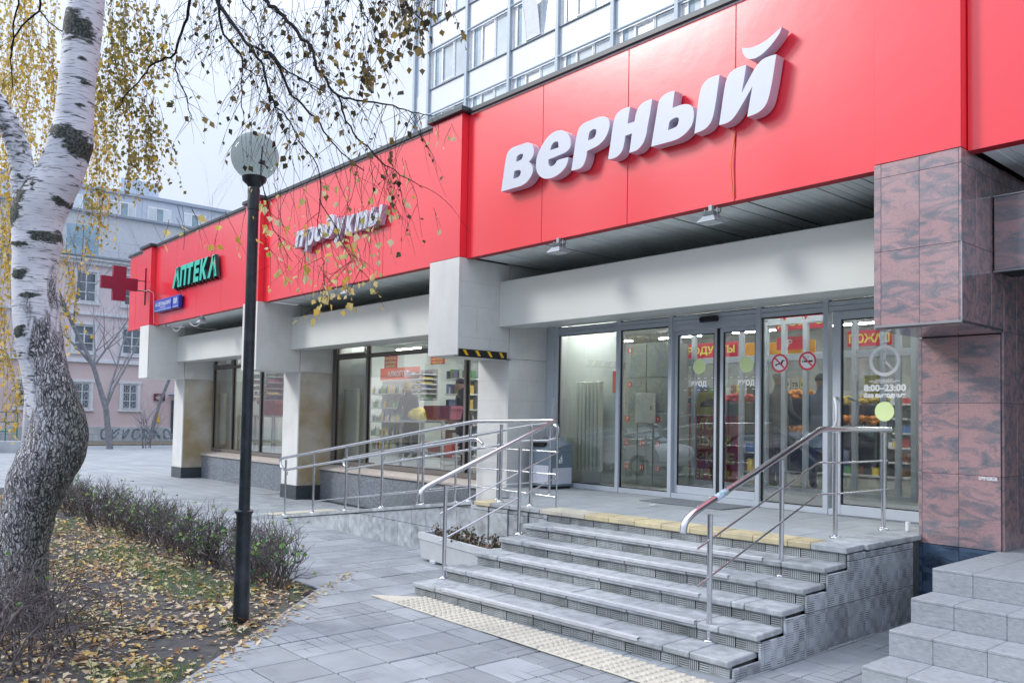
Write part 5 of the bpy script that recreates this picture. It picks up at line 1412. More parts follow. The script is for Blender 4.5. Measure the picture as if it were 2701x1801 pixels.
BR.append(trace([(790, 370), (838, 440), (846, 520), (838, 580), (850, 650), (853, 720), (862, 800)], (5.2, 5.0), .004, .0015))
BR.append(trace([(842, 525), (862, 565), (885, 595), (905, 650), (935, 690), (955, 720)], (5.0, 4.9), .003, .0012))
BR.append(trace([(690, 380), (688, 470), (712, 560), (730, 620), (760, 670), (772, 690)], (5.3, 5.1), .004, .0015))
mt, ml, my = MB(), MB(), MB()
def region(n, u0, u1, v0, v1, L0, L1, d0, d1, leafp, size, tgt, from_t=0., sway=.35, sub=.3, lean=0., grav=.35):
    for _ in range(n):
        u, v = rnd.uniform(u0, u1), rnd.uniform(v0, v1); dd = rnd.uniform(d0, d1)
        L = rnd.uniform(L0, L1) * dd / FPX
        hang(mt, tgt, at(u, v, dd), L, .0021, leafp, size, sway, .045, sub, Vector((0, 0, -1)) + RT * (lean + rnd.gauss(0, .35)), from_t, grav=grav)
region(60, 470, 920, -60, 60, 60, 230, 5.0, 6.0, .16, .042, ml)
region(16, 560, 900, 60, 330, 50, 150, 5.0, 5.8, .16, .042, ml)
region(52, 860, 1150, -70, 10, 90, 250, 4.7, 5.3, .32, .046, ml, .0, .3, .45)
region(16, 1040, 1190, -60, 0, 60, 180, 4.7, 5.0, .7, .055, ml)
region(26, 930, 1010, 60, 180, 60, 170, 4.8, 5.2, .6, .046, ml)
# twigs off the traced branches
for bi, Q in enumerate(BR):
    for i in range(3, len(Q) - 1):
        vis = True
        for _ in range(3 if bi in (0, 1, 3) else 1):
            if rnd.random() < .7:
                u_, L = 0, rnd.uniform(.15, .65)
                hang(mt, ml if bi not in (15, 16, 17) else my, Q[i], L * (.6 if bi > 13 else 1), .0022, .16 if bi < 14 else .45, .045, .35, .05, .5, Vector((rnd.gauss(0, .6), rnd.gauss(0, .6), -.6)) + RT * rnd.gauss(.2, .5), .3)
# thin curtain in front of the red fascia
for (u, v, L, lp_, sz) in [(835, 400, 180, .25, .045), (880, 420, 200, .3, .045), (930, 430, 260, .4, .045), (960, 440, 210, .35, .045), (990, 420, 160, .3, .045), (760, 420, 200, .3, .045), (720, 440, 220, .35, .045), (700, 480, 130, .6, .05), (745, 500, 200, .45, .045), (810, 520, 240, .5, .045), (850, 560, 270, .55, .048), (870, 600, 240, .6, .048), (900, 560, 180, .5, .045), (940, 540, 170, .5, .045), (980, 540, 190, .5, .045), (1010, 500, 180, .5, .045), (1040, 480, 150, .45, .045), (1070, 420, 110, .4, .045), (1130, 330, 60, .6, .05), (1160, 310, 55, .7, .05), (1100, 310, 90, .5, .045), (1185, 330, 50, .7, .045), (700, 640, 120, .7, .05), (740, 640, 150, .7, .05), (830, 700, 110, .8, .05), (860, 720, 130, .8, .052), (660, 560, 120, .5, .05), (600, 570, 150, .5, .05), (520, 560, 120, .5, .05), (470, 545, 130, .5, .05), (455, 580, 60, .9, .055), (1150, 560, 60, .4, .04), (980, 640, 100, .6, .045), (930, 640, 130, .6, .045), (800, 640, 130, .6, .045)]:
    for _ in range(2):
        dd = rnd.uniform(4.9, 5.4); hang(mt, my, at(u + rnd.gauss(0, 8), v + rnd.gauss(0, 8), dd), L * dd / FPX, .0018, lp_ * .62, sz, .4, .045, .45, Vector((0, 0, -1)) + RT * rnd.gauss(.25, .35), .1)
m = MB(); mt.v = [tuple(Vector(p) + BO) for p in mt.v]; ml.v = [tuple(Vector(p) + BO) for p in ml.v]; my.v = [tuple(Vector(p) + BO) for p in my.v]
tag(mt.build('twigs', TWIG, birch), kind='stuff'); tag(ml.build('foliage', LEAFB, birch, tint=True), kind='stuff'); tag(my.build('pale_foliage', LEAFY, birch, tint=True), kind='stuff')
print('birch tris', len(mt.f) * 2, len(ml.f) + len(my.f))

# weeping crowns of the birches further back
def curtain_tree(label, base, strands, mats, d, rz_tr=None):
    t = thing('birch_tree', label, 'tree', base); o = -Vector(base)
    a, b = MB(), MB()
    for (u, v, L, n, sp, lp_, dd) in strands:
        for _ in range(max(2, int(n * .78))):
            q = dd + rnd.uniform(-.5, .5)
            hang(a, b, at(u + rnd.gauss(0, sp), v + rnd.gauss(0, sp * .6), q), L * rnd.uniform(.6, 1.1) * q / FPX, .002, lp_, .052, .22, .05, .25, Vector((0, 0, -1)) + RT * rnd.gauss(0, .15), 0, grav=.6)
    a.v = [tuple(Vector(p) + o) for p in a.v]; b.v = [tuple(Vector(p) + o) for p in b.v]
    tag(a.build('twigs', TWIG, t), kind='stuff'); tag(b.build('foliage', mats, t, tint=True), kind='stuff')
    return t
# second birch: olive curtains right of the trunk
t2b = curtain_tree('birch behind the leaning one, its olive leaf curtains hanging beside the white trunk', (9.9, -3.9, 0), [
    (290, -40, 420, 12, 22, 1.25, 8.5), (330, -20, 380, 12, 20, 1.25, 8.8), (370, -10, 330, 10, 20, 1.15, 8.6), (410, 0, 240, 8, 18, 1., 8.5), (440, 20, 180, 6, 18, .8, 8.4),
    (330, 180, 340, 8, 14, 1.1, 8.7), (370, 250, 260, 7, 12, 1.1, 8.5), (405, 260, 240, 8, 8, 1.3, 8.4), (418, 300, 200, 5, 5, 1.3, 8.4), (400, 120, 200, 6, 14, 1., 8.4), (345, 330, 200, 5, 9, 1.1, 8.6), (440, 100, 160, 4, 16, .6, 8.3),
    (270, 380, 240, 7, 12, 1.2, 8.9), (250, 480, 200, 5, 9, 1.2, 9)], LEAFO, 8.6)
t3b = curtain_tree('yellowing birch whose weeping crown fills the top left corner', (6.2, -6.4, 0), [
    (20, -60, 420, 14, 26, 1.2, 10.5), (70, -60, 400, 12, 24, 1.2, 10.8), (120, -60, 380, 12, 22, 1.2, 10.6), (20, 200, 420, 10, 22, 1.2, 10.4), (75, 250, 380, 10, 20, 1.2, 10.5), (130, 180, 340, 8, 18, 1.2, 10.8),
    (15, 520, 380, 9, 16, 1.2, 10.2), (40, 620, 260, 5, 12, 1.1, 10.2), (15, 800, 330, 9, 14, 1.3, 10.2), (50, 820, 230, 5, 12, 1.1, 10.2), (60, 1000, 160, 5, 10, 1.2, 10.4),
    (170, 640, 200, 8, 10, 1.3, 10.6), (185, 700, 180, 6, 9, 1.3, 10.6), (165, 800, 180, 5, 9, 1.2, 10.6), (260, 150, 380, 12, 16, 1.3, 11), (280, 300, 320, 10, 12, 1.3, 11), (270, 500, 160, 7, 9, 1.4, 11), (235, 620, 90, 4, 8, 1.2, 11), (160, 1000, 130, 3, 8, 1, 10.5)], leaf_mat('golden_birch_leaf', [(.58, .44, .09), (.72, .54, .14), (.64, .42, .05), (.42, .36, .10), (.76, .62, .28)], .55), 10.5)
# their stems, hidden behind the leaning trunk or above the frame
for t_, pts in ((t2b, [at(60, 1440, 8.6), at(96, 900, 8.6), at(118, 560, 8.6), at(205, 120, 8.6), at(250, -260, 8.6)]), (t3b, [at(-190, 1400, 10.5), at(-170, 700, 10.5), at(-150, -300, 10.5)])):
    pts = [p - t_.location for p in pts]
    MB().tube(round_path(pts, .5), .075, 10).build('trunk', BARK, t_, smooth=True)

# ------------------------------------------------------------------ planted bed
def in_bed(x, y): return x + y < 11.38 if y < -2.68 and x > 1.6 else False
def soil_h(x, y):
    q = .035 * mnoise.noise(Vector((x * .9, y * .9, 0))) + .014 * mnoise.noise(Vector((x * 4, y * 4, 3)))
    return q - .012
m = MB(); st = .16; idx = {}
nx, ny = int((16.6 - 1.6) / st) + 2, int((8.5 - 2.65) / st) + 2
for i in range(nx):
    for j in range(ny):
        x, y = 1.6 + i * st, -8.5 + j * st; y = min(y, -2.652)
        if x + y > 11.425: # pull onto the edge
            e = x + y - 11.425
            if e < st * 2.1: x -= e / 2; y -= e / 2
            else: continue
        idx[(i, j)] = len(m.v); edge = (11.425 - x - y) < .02 or y > -2.66
        m.v.append((x, y, soil_h(x, y) if not edge else -.012))
for i in range(nx - 1):
    for j in range(ny - 1):
        q = [idx.get(k) for k in ((i, j), (i + 1, j), (i + 1, j + 1), (i, j + 1))]
        if None not in q: m.f.append(tuple(q)); m.m.append(0); m.t.append(0)
        elif sum(k is not None for k in q) == 3: m.f.append(tuple(k for k in q if k is not None)); m.m.append(0); m.t.append(0)
bed = m.build('soil', SOIL, None, smooth=True); tag(bed, kind='structure')
# kerb-like dark cut edge of the slabs along the bed
lm, gm_ = MB(), MB()
LITTER = leaf_mat('fallen_leaf', [(.50, .38, .24), (.62, .50, .28), (.38, .22, .11), (.68, .58, .40), (.26, .14, .07), (.50, .47, .24), (.66, .44, .12), (.58, .50, .38)], .1, .65)
GRASS = leaf_mat('grass_blade', [(.09, .20, .06), (.15, .30, .09), (.23, .36, .14), (.28, .31, .14)], .3)
def lay_leaf(mb, x, y, z, s):
    a = rnd.random() * 6.283; tilt = rnd.gauss(0, .28); c_, s_ = math.cos(a), math.sin(a)
    w = s * rnd.uniform(.25, .45); cu = s * rnd.uniform(.0, .34)
    loc = [(0, 0, 0), (s * .4, w, cu), (s, 0, cu * .5), (s * .4, -w, cu)]
    v = [(x + c_ * a_ - s_ * b_, y + s_ * a_ + c_ * b_, z + q + max(0, a_ * tilt)) for a_, b_, q in loc]
    mb.add(v, [(0, 2, 1), (0, 3, 2)], 0); t = rnd.random(); mb.t[-1] = t; mb.t[-2] = t
for _ in range(30000):
    x = 3 + 13.4 * rnd.random() ** .75; y = -2.66 - 3.4 * rnd.random()
    if not in_bed(x, y): continue
    dn = .55 + .9 * mnoise.noise(Vector((x * .8 + 7, y * .8, 1))) + .4 * mnoise.noise(Vector((x * 3, y * 3, 5)))
    bare = math.exp(-(((x - 15.2) / .55) ** 2 + ((y + 4.25) / .28) ** 2)) + math.exp(-(((x - 14.3) / .5) ** 2 + ((y + 3.95) / .16) ** 2)) * .8
    dn -= bare * .62
    if rnd.random() > dn: continue
    lay_leaf(lm, x, y, soil_h(x, y) + .004 + rnd.random() * .016, rnd.choice([.022, .03, .038, .045, .052, .06, .075]))
for _ in range(260):      # a few leaves blown onto the paving near the bed
    x = rnd.uniform(13.5, 16.2); y = 11.45 - x + abs(rnd.gauss(0, .10)); lay_leaf(lm, x, y, .004, rnd.uniform(.03, .05))
for _ in range(26): lay_leaf(lm, rnd.uniform(13, 18), rnd.uniform(-4.5, -2.5), .004, rnd.uniform(.02, .04)) if False else None
o = lm.build('fallen_leaves', LITTER, None, tint=True); tag(o, 'tan and yellow fallen leaves scattered thickly over the bed', 'fallen leaves', kind='stuff')
for _ in range(60000):
    x = 4 + 12.2 * rnd.random() ** .7; y = -2.7 - 3.2 * rnd.random()
    if not in_bed(x, y): continue
    dn = mnoise.noise(Vector((x * 1.1 + 3, y * 1.3 - 2, 9))) * 1.8 + mnoise.noise(Vector((x * 4, y * 4, 2))) * .7 + .12
    bare = math.exp(-(((x - 15.0) / .8) ** 2 + ((y + 4.15) / .3) ** 2)); edge = math.exp(-((11.38 - x - y) / .10) ** 2) * .55
    if rnd.random() > dn - bare + edge: continue
    hh = rnd.uniform(.03, .085); a = rnd.random() * 6.28; z = soil_h(x, y)
    gm_.add([(x - .003 * math.cos(a), y - .003 * math.sin(a), z), (x + .003 * math.cos(a), y + .003 * math.sin(a), z), (x + rnd.gauss(0, .022), y + rnd.gauss(0, .022), z + hh)], [(0, 1, 2)])
o = gm_.build('grass', GRASS, None, tint=True); tag(o, 'short green grass tufts growing between the fallen leaves', 'grass', kind='stuff')
print('litter', len(lm.f), 'grass', len(gm_.f))

# ------------------------------------------------------------------ clipped hedge of bare shrubs
HTW = mat('shrub_twig', (.038, .033, .033), .85, var=.25, scale=20, col2=(.19, .165, .17))
HLF = leaf_mat('shrub_leaf', [(.05, .17, .08), (.14, .28, .07), (.22, .38, .10), (.07, .16, .09), (.30, .40, .14), (.20, .36, .08)], .3)
def shrub_mesh(H, R, nst, seed, leaves, top=True, arch=0.):
    rg = random.Random(seed); a, b = MB(), MB()
    def grow(p, d, L, r, lv):
        P = [p]; n = 3
        for i in range(n):
            d = (d + Vector((rg.gauss(0, .17), rg.gauss(0, .17), .05 + rg.gauss(0, .1) - arch * .12 * (3 - lv)))).normalized(); P.append(P[-1] + d * L / n)
            if top and P[-1].z > H: P[-1].z = H + rg.uniform(-.02, .02)
        a.tube(P, [r, r * .9, r * .8, r * .68], 4 if lv > 2 else 3, caps=False)
        if lv > 0:
            for _ in range(rg.choice([2, 3, 3, 4] if lv < 3 else [2, 3])):
                k = rg.choice([1, 2, 3, 3]); grow(P[k], (d + Vector((rg.gauss(0, .62), rg.gauss(0, .62), rg.gauss(.12, .3)))).normalized(), L * rg.uniform(.5, .85), r * .62, lv - 1)
        if rg.random() < leaves and (P[-1].z < H * .98):
            for _ in range(rg.choice([1, 1, 2])): add_leaf(b, P[-1], rg.uniform(.035, .055), .2, rg)
    for _ in range(nst):
        an = rg.random() * 6.283; rr = R * .35 * rg.random()
        grow(Vector((rr * math.cos(an), rr * math.sin(an), -.03)), Vector((math.cos(an) * .42, math.sin(an) * .42, 1)).normalized(), H * .40, .0085, 3)
    return a.mesh('stems', HTW), b.mesh('leaves', HLF, tint=True)
VAR = [shrub_mesh(.71, .36, 9, 100 + i, lf) for i, lf in enumerate((.03, .20, .07, .015))]
xs_ = [13.86, 13.45, 13.05, 12.52, 12.0, 11.45, 10.9, 10.35, 9.8, 9.25, 8.7, 8.1, 7.5, 6.9, 6.3, 5.7, 5.0]
for i, x in enumerate(xs_):
    lab = 'leafless clipped shrub in the row of hedge plants edging the bed'
    lab = '%s hedge shrub to the left of the lamp post' % (['', '', 'first', 'second', 'third', 'fourth', 'fifth', 'sixth', 'seventh', 'eighth', 'ninth', 'tenth', 'eleventh', 'twelfth', 'thirteenth', 'fourteenth', 'fifteenth'][i])
    if i == 0: lab = 'end shrub of the hedge, scraggly, nearest the corner of the bed by the paving'
    if i == 1: lab = 'shrub of the hedge directly behind the lamp post'
    if i == 3: lab = 'hedge shrub with the most bright green leaves, second left of the lamp post'
    t = thing('hedge_shrub', lab, 'shrub', (x, -2.93 + rnd.uniform(-.05, .05), -.02), rnd.random() * 6.28, 'shrubs of the clipped hedge')
    s_, l_ = VAR[1] if i in (3, 0, 7) else VAR[i % 4]
    link('stems', s_, t); link('leaves', l_, t)
    t.scale = (1, 1, rnd.uniform(.93, 1.06))
    # second clump fills the row
    o = link('stems', VAR[(i + 2) % 4][0], t, (.18, .02, 0), (0, 0, 2.1)); link('leaves', VAR[(i + 2) % 4][1], t, (.18, .02, 0), (0, 0, 2.1))
BV = [shrub_mesh(.98, .5, 10, 300 + i, .012, False, .9) for i in range(2)]
for i, (x, y, s_, lab) in enumerate(((15.22, -5.18, 1., 'bare thorny shrub at the bottom left corner in front of the birch trunk'), (14.85, -4.86, .85, 'smaller bare shrub between the birch trunk and the dark soil'), (15.62, -5.62, 1.0, 'bare shrub cut by the bottom left edge of the picture'), (14.45, -5.35, .95, 'bare shrub at the foot of the birch trunk on its left'))):
    t = thing('bare_shrub', lab, 'shrub', (x, y, -.02), i * 1.7); t.scale = (s_, s_, s_)
    link('stems', BV[i % 2][0], t); link('leaves', BV[i % 2][1], t)
# withered plants in the trough
a, b = MB(), MB()
for _ in range(46):
    x = rnd.uniform(-.6, .6); y = rnd.uniform(-.10, .10); hang(a, b, (x, y, .245), rnd.uniform(.10, .24), .0022, .7, .034, .6, .02, .6, Vector((rnd.gauss(0, .4), rnd.gauss(0, .4), 1)), 0, grav=-.2)
tag(a.build('withered_stems', TWIG, pl), kind='stuff'); tag(b.build('withered_leaves', leaf_mat('withered_leaf', [(.05, .05, .03), (.10, .07, .03), (.20, .09, .04), (.06, .07, .04)], .1), pl, tint=True), kind='stuff')
b = MB()
for _ in range(150): lay_leaf(b, rnd.uniform(-.62, .62), rnd.uniform(-.11, .11), .25 + rnd.random() * .02, rnd.uniform(.03, .055))
tag(b.build('dry_leaves', leaf_mat('dry_leaf', [(.34, .17, .08), (.42, .28, .14), (.22, .10, .05), (.46, .38, .24)], .1), pl, tint=True), kind='stuff')
# ------------------------------------------------------------------ high building behind the shop
TW = mat('white_facade_panel', (.66, .70, .735), .45, var=.03, scale=.6)
TWS = mat('pale_blank_wall', (.68, .72, .78), .6, var=.05, scale=.5, dirt=.2, dscale=.4, dcol=(.42, .46, .52))
TMU = mat('blue_grey_mullion', (.38, .46, .54), .45, var=.06)
TSI = mat('dark_sill_flashing', (.20, .25, .30), .5, var=.1)
TFR = mat('white_window_frame', (.80, .82, .84), .4)
WGL = mat('sky_tinted_window_glass', (.62, .70, .76), .08, var=.15, scale=.9, spec=.8, rand=.15)  # pale sky reflection put into the pane colour
WGD = mat('dark_window_glass', (.26, .38, .46), .06, var=.3, scale=1.2, spec=.9)
BLD = mat('white_blind', (.76, .79, .82), .3, var=.06, spec=.7)
tw = thing('office_tower', 'tall white panelled building with long window bands rising behind the red fascia', 'building', (0, 17, 0))
YT = 17.0
def tb(mb, name, m, loc=(0, 0, 0), parent=None): return mb.build(name, m, tw if parent is None else parent, loc)
tb(MB().box(-17, 45, .35, 14, 0, 42), 'wall', TWS)
tb(MB().cbox(-17, -12.35, .0, .35, 0, 42, .02), 'blank_wall', TWS)
mj = MB()
for z in (17.2, 20.4, 23.6): mj.box(-16.99, -14.1, -.004, .0, z, z + .03)
tb(mj, 'wall_joint', TSI)
mull = MB().cbox(-.09, .09, -.16, .10, 9, 42, .01).mesh('mullion', TMU)
bays = [-15.4 + 1.2, -12.33, -9.25, -6.19, -3.16, -.12, 2.92, 5.96, 9.0, 12.04, 15.1]
for i in range(14): 
    x = -12.33 + 3.045 * i; link('mullion', mull, tw, (x, 0, 0))
link('mullion', mull, tw, (-13.55, 0, 0))
# window meshes (shared): frame, panes
def win_meshes(kind):
    f = MB(); W2 = 3.045; z0, z1 = 0, 1.93
    fr = .05
    xs = [.10, .42, 1.02 + .0, 2.0, 2.94]
    f.cbox(.09, 2.955, -.02, .06, z0, z0 + .06, .008); f.cbox(.09, 2.955, -.02, .06, z1 - .06, z1, .008)
    for x in xs: f.cbox(x - .028, x + .028, -.025, .055, z0 + .06, z1 - .06, .006)
    f.cbox(1.06, 1.97, -.045, -.005, z0 + .07, z0 + .12, .005); f.cbox(1.06, 1.97, -.045, -.005, z1 - .13, z1 - .08, .005)
    f.cbox(1.06, 1.11, -.045, -.005, z0 + .12, z1 - .13, .005); f.cbox(1.92, 1.97, -.045, -.005, z0 + .12, z1 - .13, .005)
    g_ = MB()
    for (a, b, mi) in ((.13, .40, 1), (.45, .68, 2), (.68, .99, 0), (1.05, 1.97, 1 if kind else 0), (2.03, 2.91, 0)):
        g_.box(a, b, .03, .04, z0 + .06, z1 - .06, mi)
    return f.mesh('frame', TFR), g_.mesh('pane', [WGL, BLD, WGD])
WK = [win_meshes(0), win_meshes(1)]
span = MB().cbox(.09, 2.955, -.03, .30, 0, 1.20, .01).mesh('spandrel_panel', TW)
sill = MB().cbox(.09, 2.955, -.10, .02, 0, .05, .006).mesh('sill', TSI)
pipe = MB().tube([(.09, -.14, 0), (2.955, -.14, 0)], .045, 8).mesh('rail_tube', TMU)
cnt = 0
for r in range(-1, 5):
    zs = 17.65 + 3.2 * r
    for i in range(-1, 9):
        x = -12.33 + 3.045 * i
        if i == -1:
            o = link('spandrel_panel', span, tw, (-13.5 - .0, 0, zs - 1.22)); o.scale = (.41, 1, 1); continue
        link('spandrel_panel', span, tw, (x, 0, zs - 1.22))
        link('sill', sill, tw, (x, 0, zs - .02)); link('rail_tube', pipe, tw, (x, 0, zs - 1.27))
        if r < 4:
            fm, gm2 = WK[(i * 7 + r * 3) % 2]
            w_ = link('window', fm, tw, (x, 0, zs + .03)); link('pane', gm2, w_)
# one sash tilted open
i, r = 2, 0
x = -12.33 + 3.045 * i; zs = 17.65
m = MB(); m.cbox(0, .9, -.03, .0, 0, .06, .005); m.cbox(0, .9, -.03, 0, 1.70, 1.76, .005); m.cbox(0, .06, -.03, 0, .06, 1.70, .005); m.cbox(.84, .9, -.03, 0, .06, 1.70, .005)
sh = m.build('open_sash', TFR, tw, (x + 1.07, -.05, zs + .10), (R_(9), 0, 0)); MB().box(.06, .84, -.018, -.012, .06, 1.70).build('pane', BLD, sh)

# ------------------------------------------------------------------ pink house at the far left
PK = mat('pink_render', (.64, .52, .525), .85, var=.06, scale=.7, dirt=.25, dscale=.6, dcol=(.42, .34, .35))
PK2 = mat('pale_pink_render', (.66, .58, .61), .85, var=.06, scale=.7, dirt=.3, dscale=.5, dcol=(.45, .42, .45))
CORN = mat('grey_white_cornice', (.64, .66, .70), .8, var=.08)
PLN = mat('pale_grey_plinth', (.46, .48, .51), .85, var=.15, scale=1.5, dirt=.4, dscale=1, dcol=(.25, .27, .30))
ROOFM = mat('blue_grey_roof', (.30, .34, .40), .6, var=.1)
pk = thing('pink_house', 'old pink rendered house with pale cornices and barred ground floor windows across the square', 'building', (-25, 6, 0))
def pb(mb, name, m, parent=None): return mb.build(name, m, pk if parent is None else parent, (0, 0, 0))
pb(MB().box(-10, 0, -22, 12.5, .75, 4.0), 'ground_floor_wall', PK); pb(MB().box(-10, .10, -22, 12.55, -.1, .75), 'plinth', PLN)
pb(MB().box(-10, .0, -22, 12.5, 4.2, 9.0), 'upper_wall', PK2)
pb(MB().cbox(-10, .16, -22, 12.6, 4.0, 4.10, .02), 'string_course', CORN); pb(MB().cbox(-10, .10, -22, 12.6, 4.10, 4.2, .02), 'string_course', CORN)
pb(MB().cbox(-10, .14, -22, 12.6, 6.42, 6.56, .02), 'string_course', CORN)
pb(MB().cbox(-10, .22, -22, 12.6, 9.0, 9.18, .02), 'cornice', CORN); pb(MB().cbox(-10, .38, -22, 12.7, 9.18, 9.34, .03), 'cornice', CORN); pb(MB().cbox(-10, .48, -22, 12.8, 9.34, 9.46, .02), 'cornice', ROOFM)
pb(MB().box(-10, -3.0, -22, 12.4, 9.46, 12.3), 'attic_wall', mat('white_attic_render', (.56, .58, .61), .8, var=.05))
pb(MB().cbox(-10.2, -2.8, -22, 12.6, 12.3, 12.45, .02), 'roof', ROOFM)
m = MB()
for i in range(30): m.cbox(.30, .33, -12 + i * .82, -11.97 + i * .82, 9.46, 10.3, .004)
for z in (9.75, 10.28): m.cbox(.305, .325, -12, 12.4, z, z + .03, .004)
pb(m, 'roof_railing', TMU)
HG = mat('house_window_glass', (.10, .13, .16), .08, var=.5, scale=1.5, spec=.8, rand=.3)
def hwin(y, z, w, hh, bars=False, surround=True):
    f = MB()
    if surround:
        f.cbox(.0, .07, y - w / 2 - .14, y - w / 2, z - .1, z + hh + .14, .01); f.cbox(.0, .07, y + w / 2, y + w / 2 + .14, z - .1, z + hh + .14, .01)
        f.cbox(.0, .09, y - w / 2 - .2, y + w / 2 + .2, z + hh + .02, z + hh + .16, .01); f.cbox(.0, .12, y - w / 2 - .2, y + w / 2 + .2, z - .14, z - .03, .01)
    f.cbox(-.01, .035, y - w / 2, y - w / 2 + .06, z, z + hh, .004); f.cbox(-.01, .035, y + w / 2 - .06, y + w / 2, z, z + hh, .004)
    f.cbox(-.01, .036, y - w / 2 + .06, y + w / 2 - .06, z, z + .06, .004); f.cbox(-.01, .036, y - w / 2 + .06, y + w / 2 - .06, z + hh - .06, z + hh, .004)
    f.cbox(-.01, .037, y - .03, y + .03, z + .06, z + hh - .06, .004)
    for q in (.33, .66): f.cbox(-.01, .03, y - w / 2 + .06, y + w / 2 - .06, z + hh * q - .02, z + hh * q + .02, .004)
    o = pb(f, 'window', CORN)
    MB().box(-.02, .002, y - w / 2 + .05, y + w / 2 - .05, z + .05, z + hh - .05).build('pane', HG, o)
    if bars:
        b_ = MB(); nb = 6
        for i in range(nb + 1):
            yy = y - w / 2 + w * i / nb; P = []
            for j in range(13): P.append((.06, yy + (.035 if j % 2 else -.035) * (1 if i % 2 else -1), z + hh * j / 12))
            b_.tube(P, .008, 3, caps=False)
        b_.build('window_bars', CORN, o)
YP = 6.0
for y in (-9.2, -6.4, -3.6, -1.1 - .0, 1.2): hwin(y, 1.68, .75, 1.30, True); hwin(y, 7.1, .95, 1.5); hwin(y, 4.55, .95, 1.35)
hwin(2.6, 7.1, .95, 1.5, False) if False else None
hwin(4.0, 7.1, .95, 1.5); hwin(4.0, 4.5, .95, 1.35)
f = pb(MB().cbox(-3.05, -2.98, .8 - 2.2, 2.4 - 2.2, 9.9, 11.6, .02), 'attic_window', WGD)
# shop-like details on its wall: dark red plaque, yellow notice, blue canopy over a door
pl_ = thing('wall_plaque', 'dark red plaque with white lettering on the pink house', 'sign', (-24.93, 8.68, 2.35))
MB().cbox(0, .05, -.29, .29, -.19, .19, .01).build('board', mat('maroon_board', (.13, .02, .03), .5), pl_)
text('lettering', 'МПСТ', .1, (.055, 0, .09), WHITEE, pl_, face='+x', fit=.2, h=.07)
m = MB()
for i, w_ in enumerate((.42, .36, .30)): m.box(.051, .055, -w_ / 2, w_ / 2, .0 - i * .06, .025 - i * .06)
m.build('small_print', WHITEE, pl_)
o = MB().cbox(0, .06, -.11, .11, -.25, .25, .01).build('wall_box', YEL, None, (-24.95, 8.62, 1.26)); tag(o, 'yellow gas box on the pink wall below the dark red plaque', 'box')
o = thing('entrance_canopy', 'small blue canopy over a dark doorway in the pink house', 'canopy', (-24.95, 9.75, 0))
MB().cbox(0, .7, -.6, .6, 2.45, 2.52, .02).build('roof', mat('blue_canopy', (.10, .22, .34), .5), o); MB().cbox(.0, .06, -.42, .42, .1, 2.2, .01).build('door', mat('dark_door', (.05, .06, .08), .5), o)
gr = thing('graffiti', 'rounded grey graffiti lettering sprayed along the plinth of the pink house', 'graffiti', (-24.89, 7.6, .38))
m = MB()
for i in range(7):
    y = -1.6 + i * .52; P = [(0, y + .17 * math.cos(a_ * .7) * (1 + .3 * (i % 2)), .02 + .26 * math.sin(a_ * .7 + i)) for a_ in range(9)]; m.tube(P, .035, 4)
    m.box(.0, .012, y - .16, y - .11, -.25, .25)
m.build('strokes', mat('graffiti_paint', (.13, .19, .22), .7), gr)
# apartment block beyond
AP = mat('hazed_block', (.54, .61, .72), .8, var=.07, scale=.25, dirt=.2, dscale=.2, dcol=(.40, .46, .55))  # distance haze put into the block's pale blue colours
AP2 = mat('hazed_block_dark', (.40, .47, .57), .8, var=.05)
ap = thing('apartment_block', 'apartment block in haze-paled blue grey with rows of white windows beyond the pink house', 'building', (-50, 10, 0))
MB().box(-9, 0, -25, 30, 0, 19.0).build('wall', AP, ap); MB().cbox(-9.2, .2, -25, 30.2, 19.0, 19.3, .03).build('parapet', AP2, ap)
MB().cbox(-7, -1, 3.6, 6.6, 19.3, 20.7, .03).build('roof_house', AP, ap)
MB().box(-9, 3.0, -25, -1.6, 0, 15.8).build('lower_wing', mat('white_wing', (.56, .60, .66), .8, var=.05), ap)
mj = MB()
for z in (16.55, 13.75, 10.95, 8.15): mj.box(.0, .02, -2, 30, z, z + .05)
for y in range(-1, 30, 3): mj.box(.0, .015, y, y + .04, 6, 19)
mj.build('panel_joint', AP2, ap)
awm = MB(); awm.cbox(.0, .05, -.95, .95, -.05, 1.45, .01); awf = awm.mesh('frame', TFR)
gm3 = MB(); gm3.box(.05, .06, -.88, -.30, .05, 1.35, 0); gm3.box(.05, .06, -.22, .30, .05, 1.35, 1); gm3.box(.05, .06, .38, .88, .05, 1.35, 0); gmm = gm3.mesh('pane', [WGL, WGD])
for r, z in enumerate((17.0, 14.2, 11.4, 8.6)):
    for i, y in enumerate((.8, 3.6, 6.4, 9.3, 12.3, 15.2, 18.0)):
        w_ = link('window', awf, ap, (0, y - .0 + (r % 2) * .0, z)); link('pane', gmm, w_)
for y in (-3.2, -6.5, -9.8):
    for z in (13.2, 10.4): w_ = link('window', awf, ap, (3.0, y, z)); link('pane', gmm, w_)

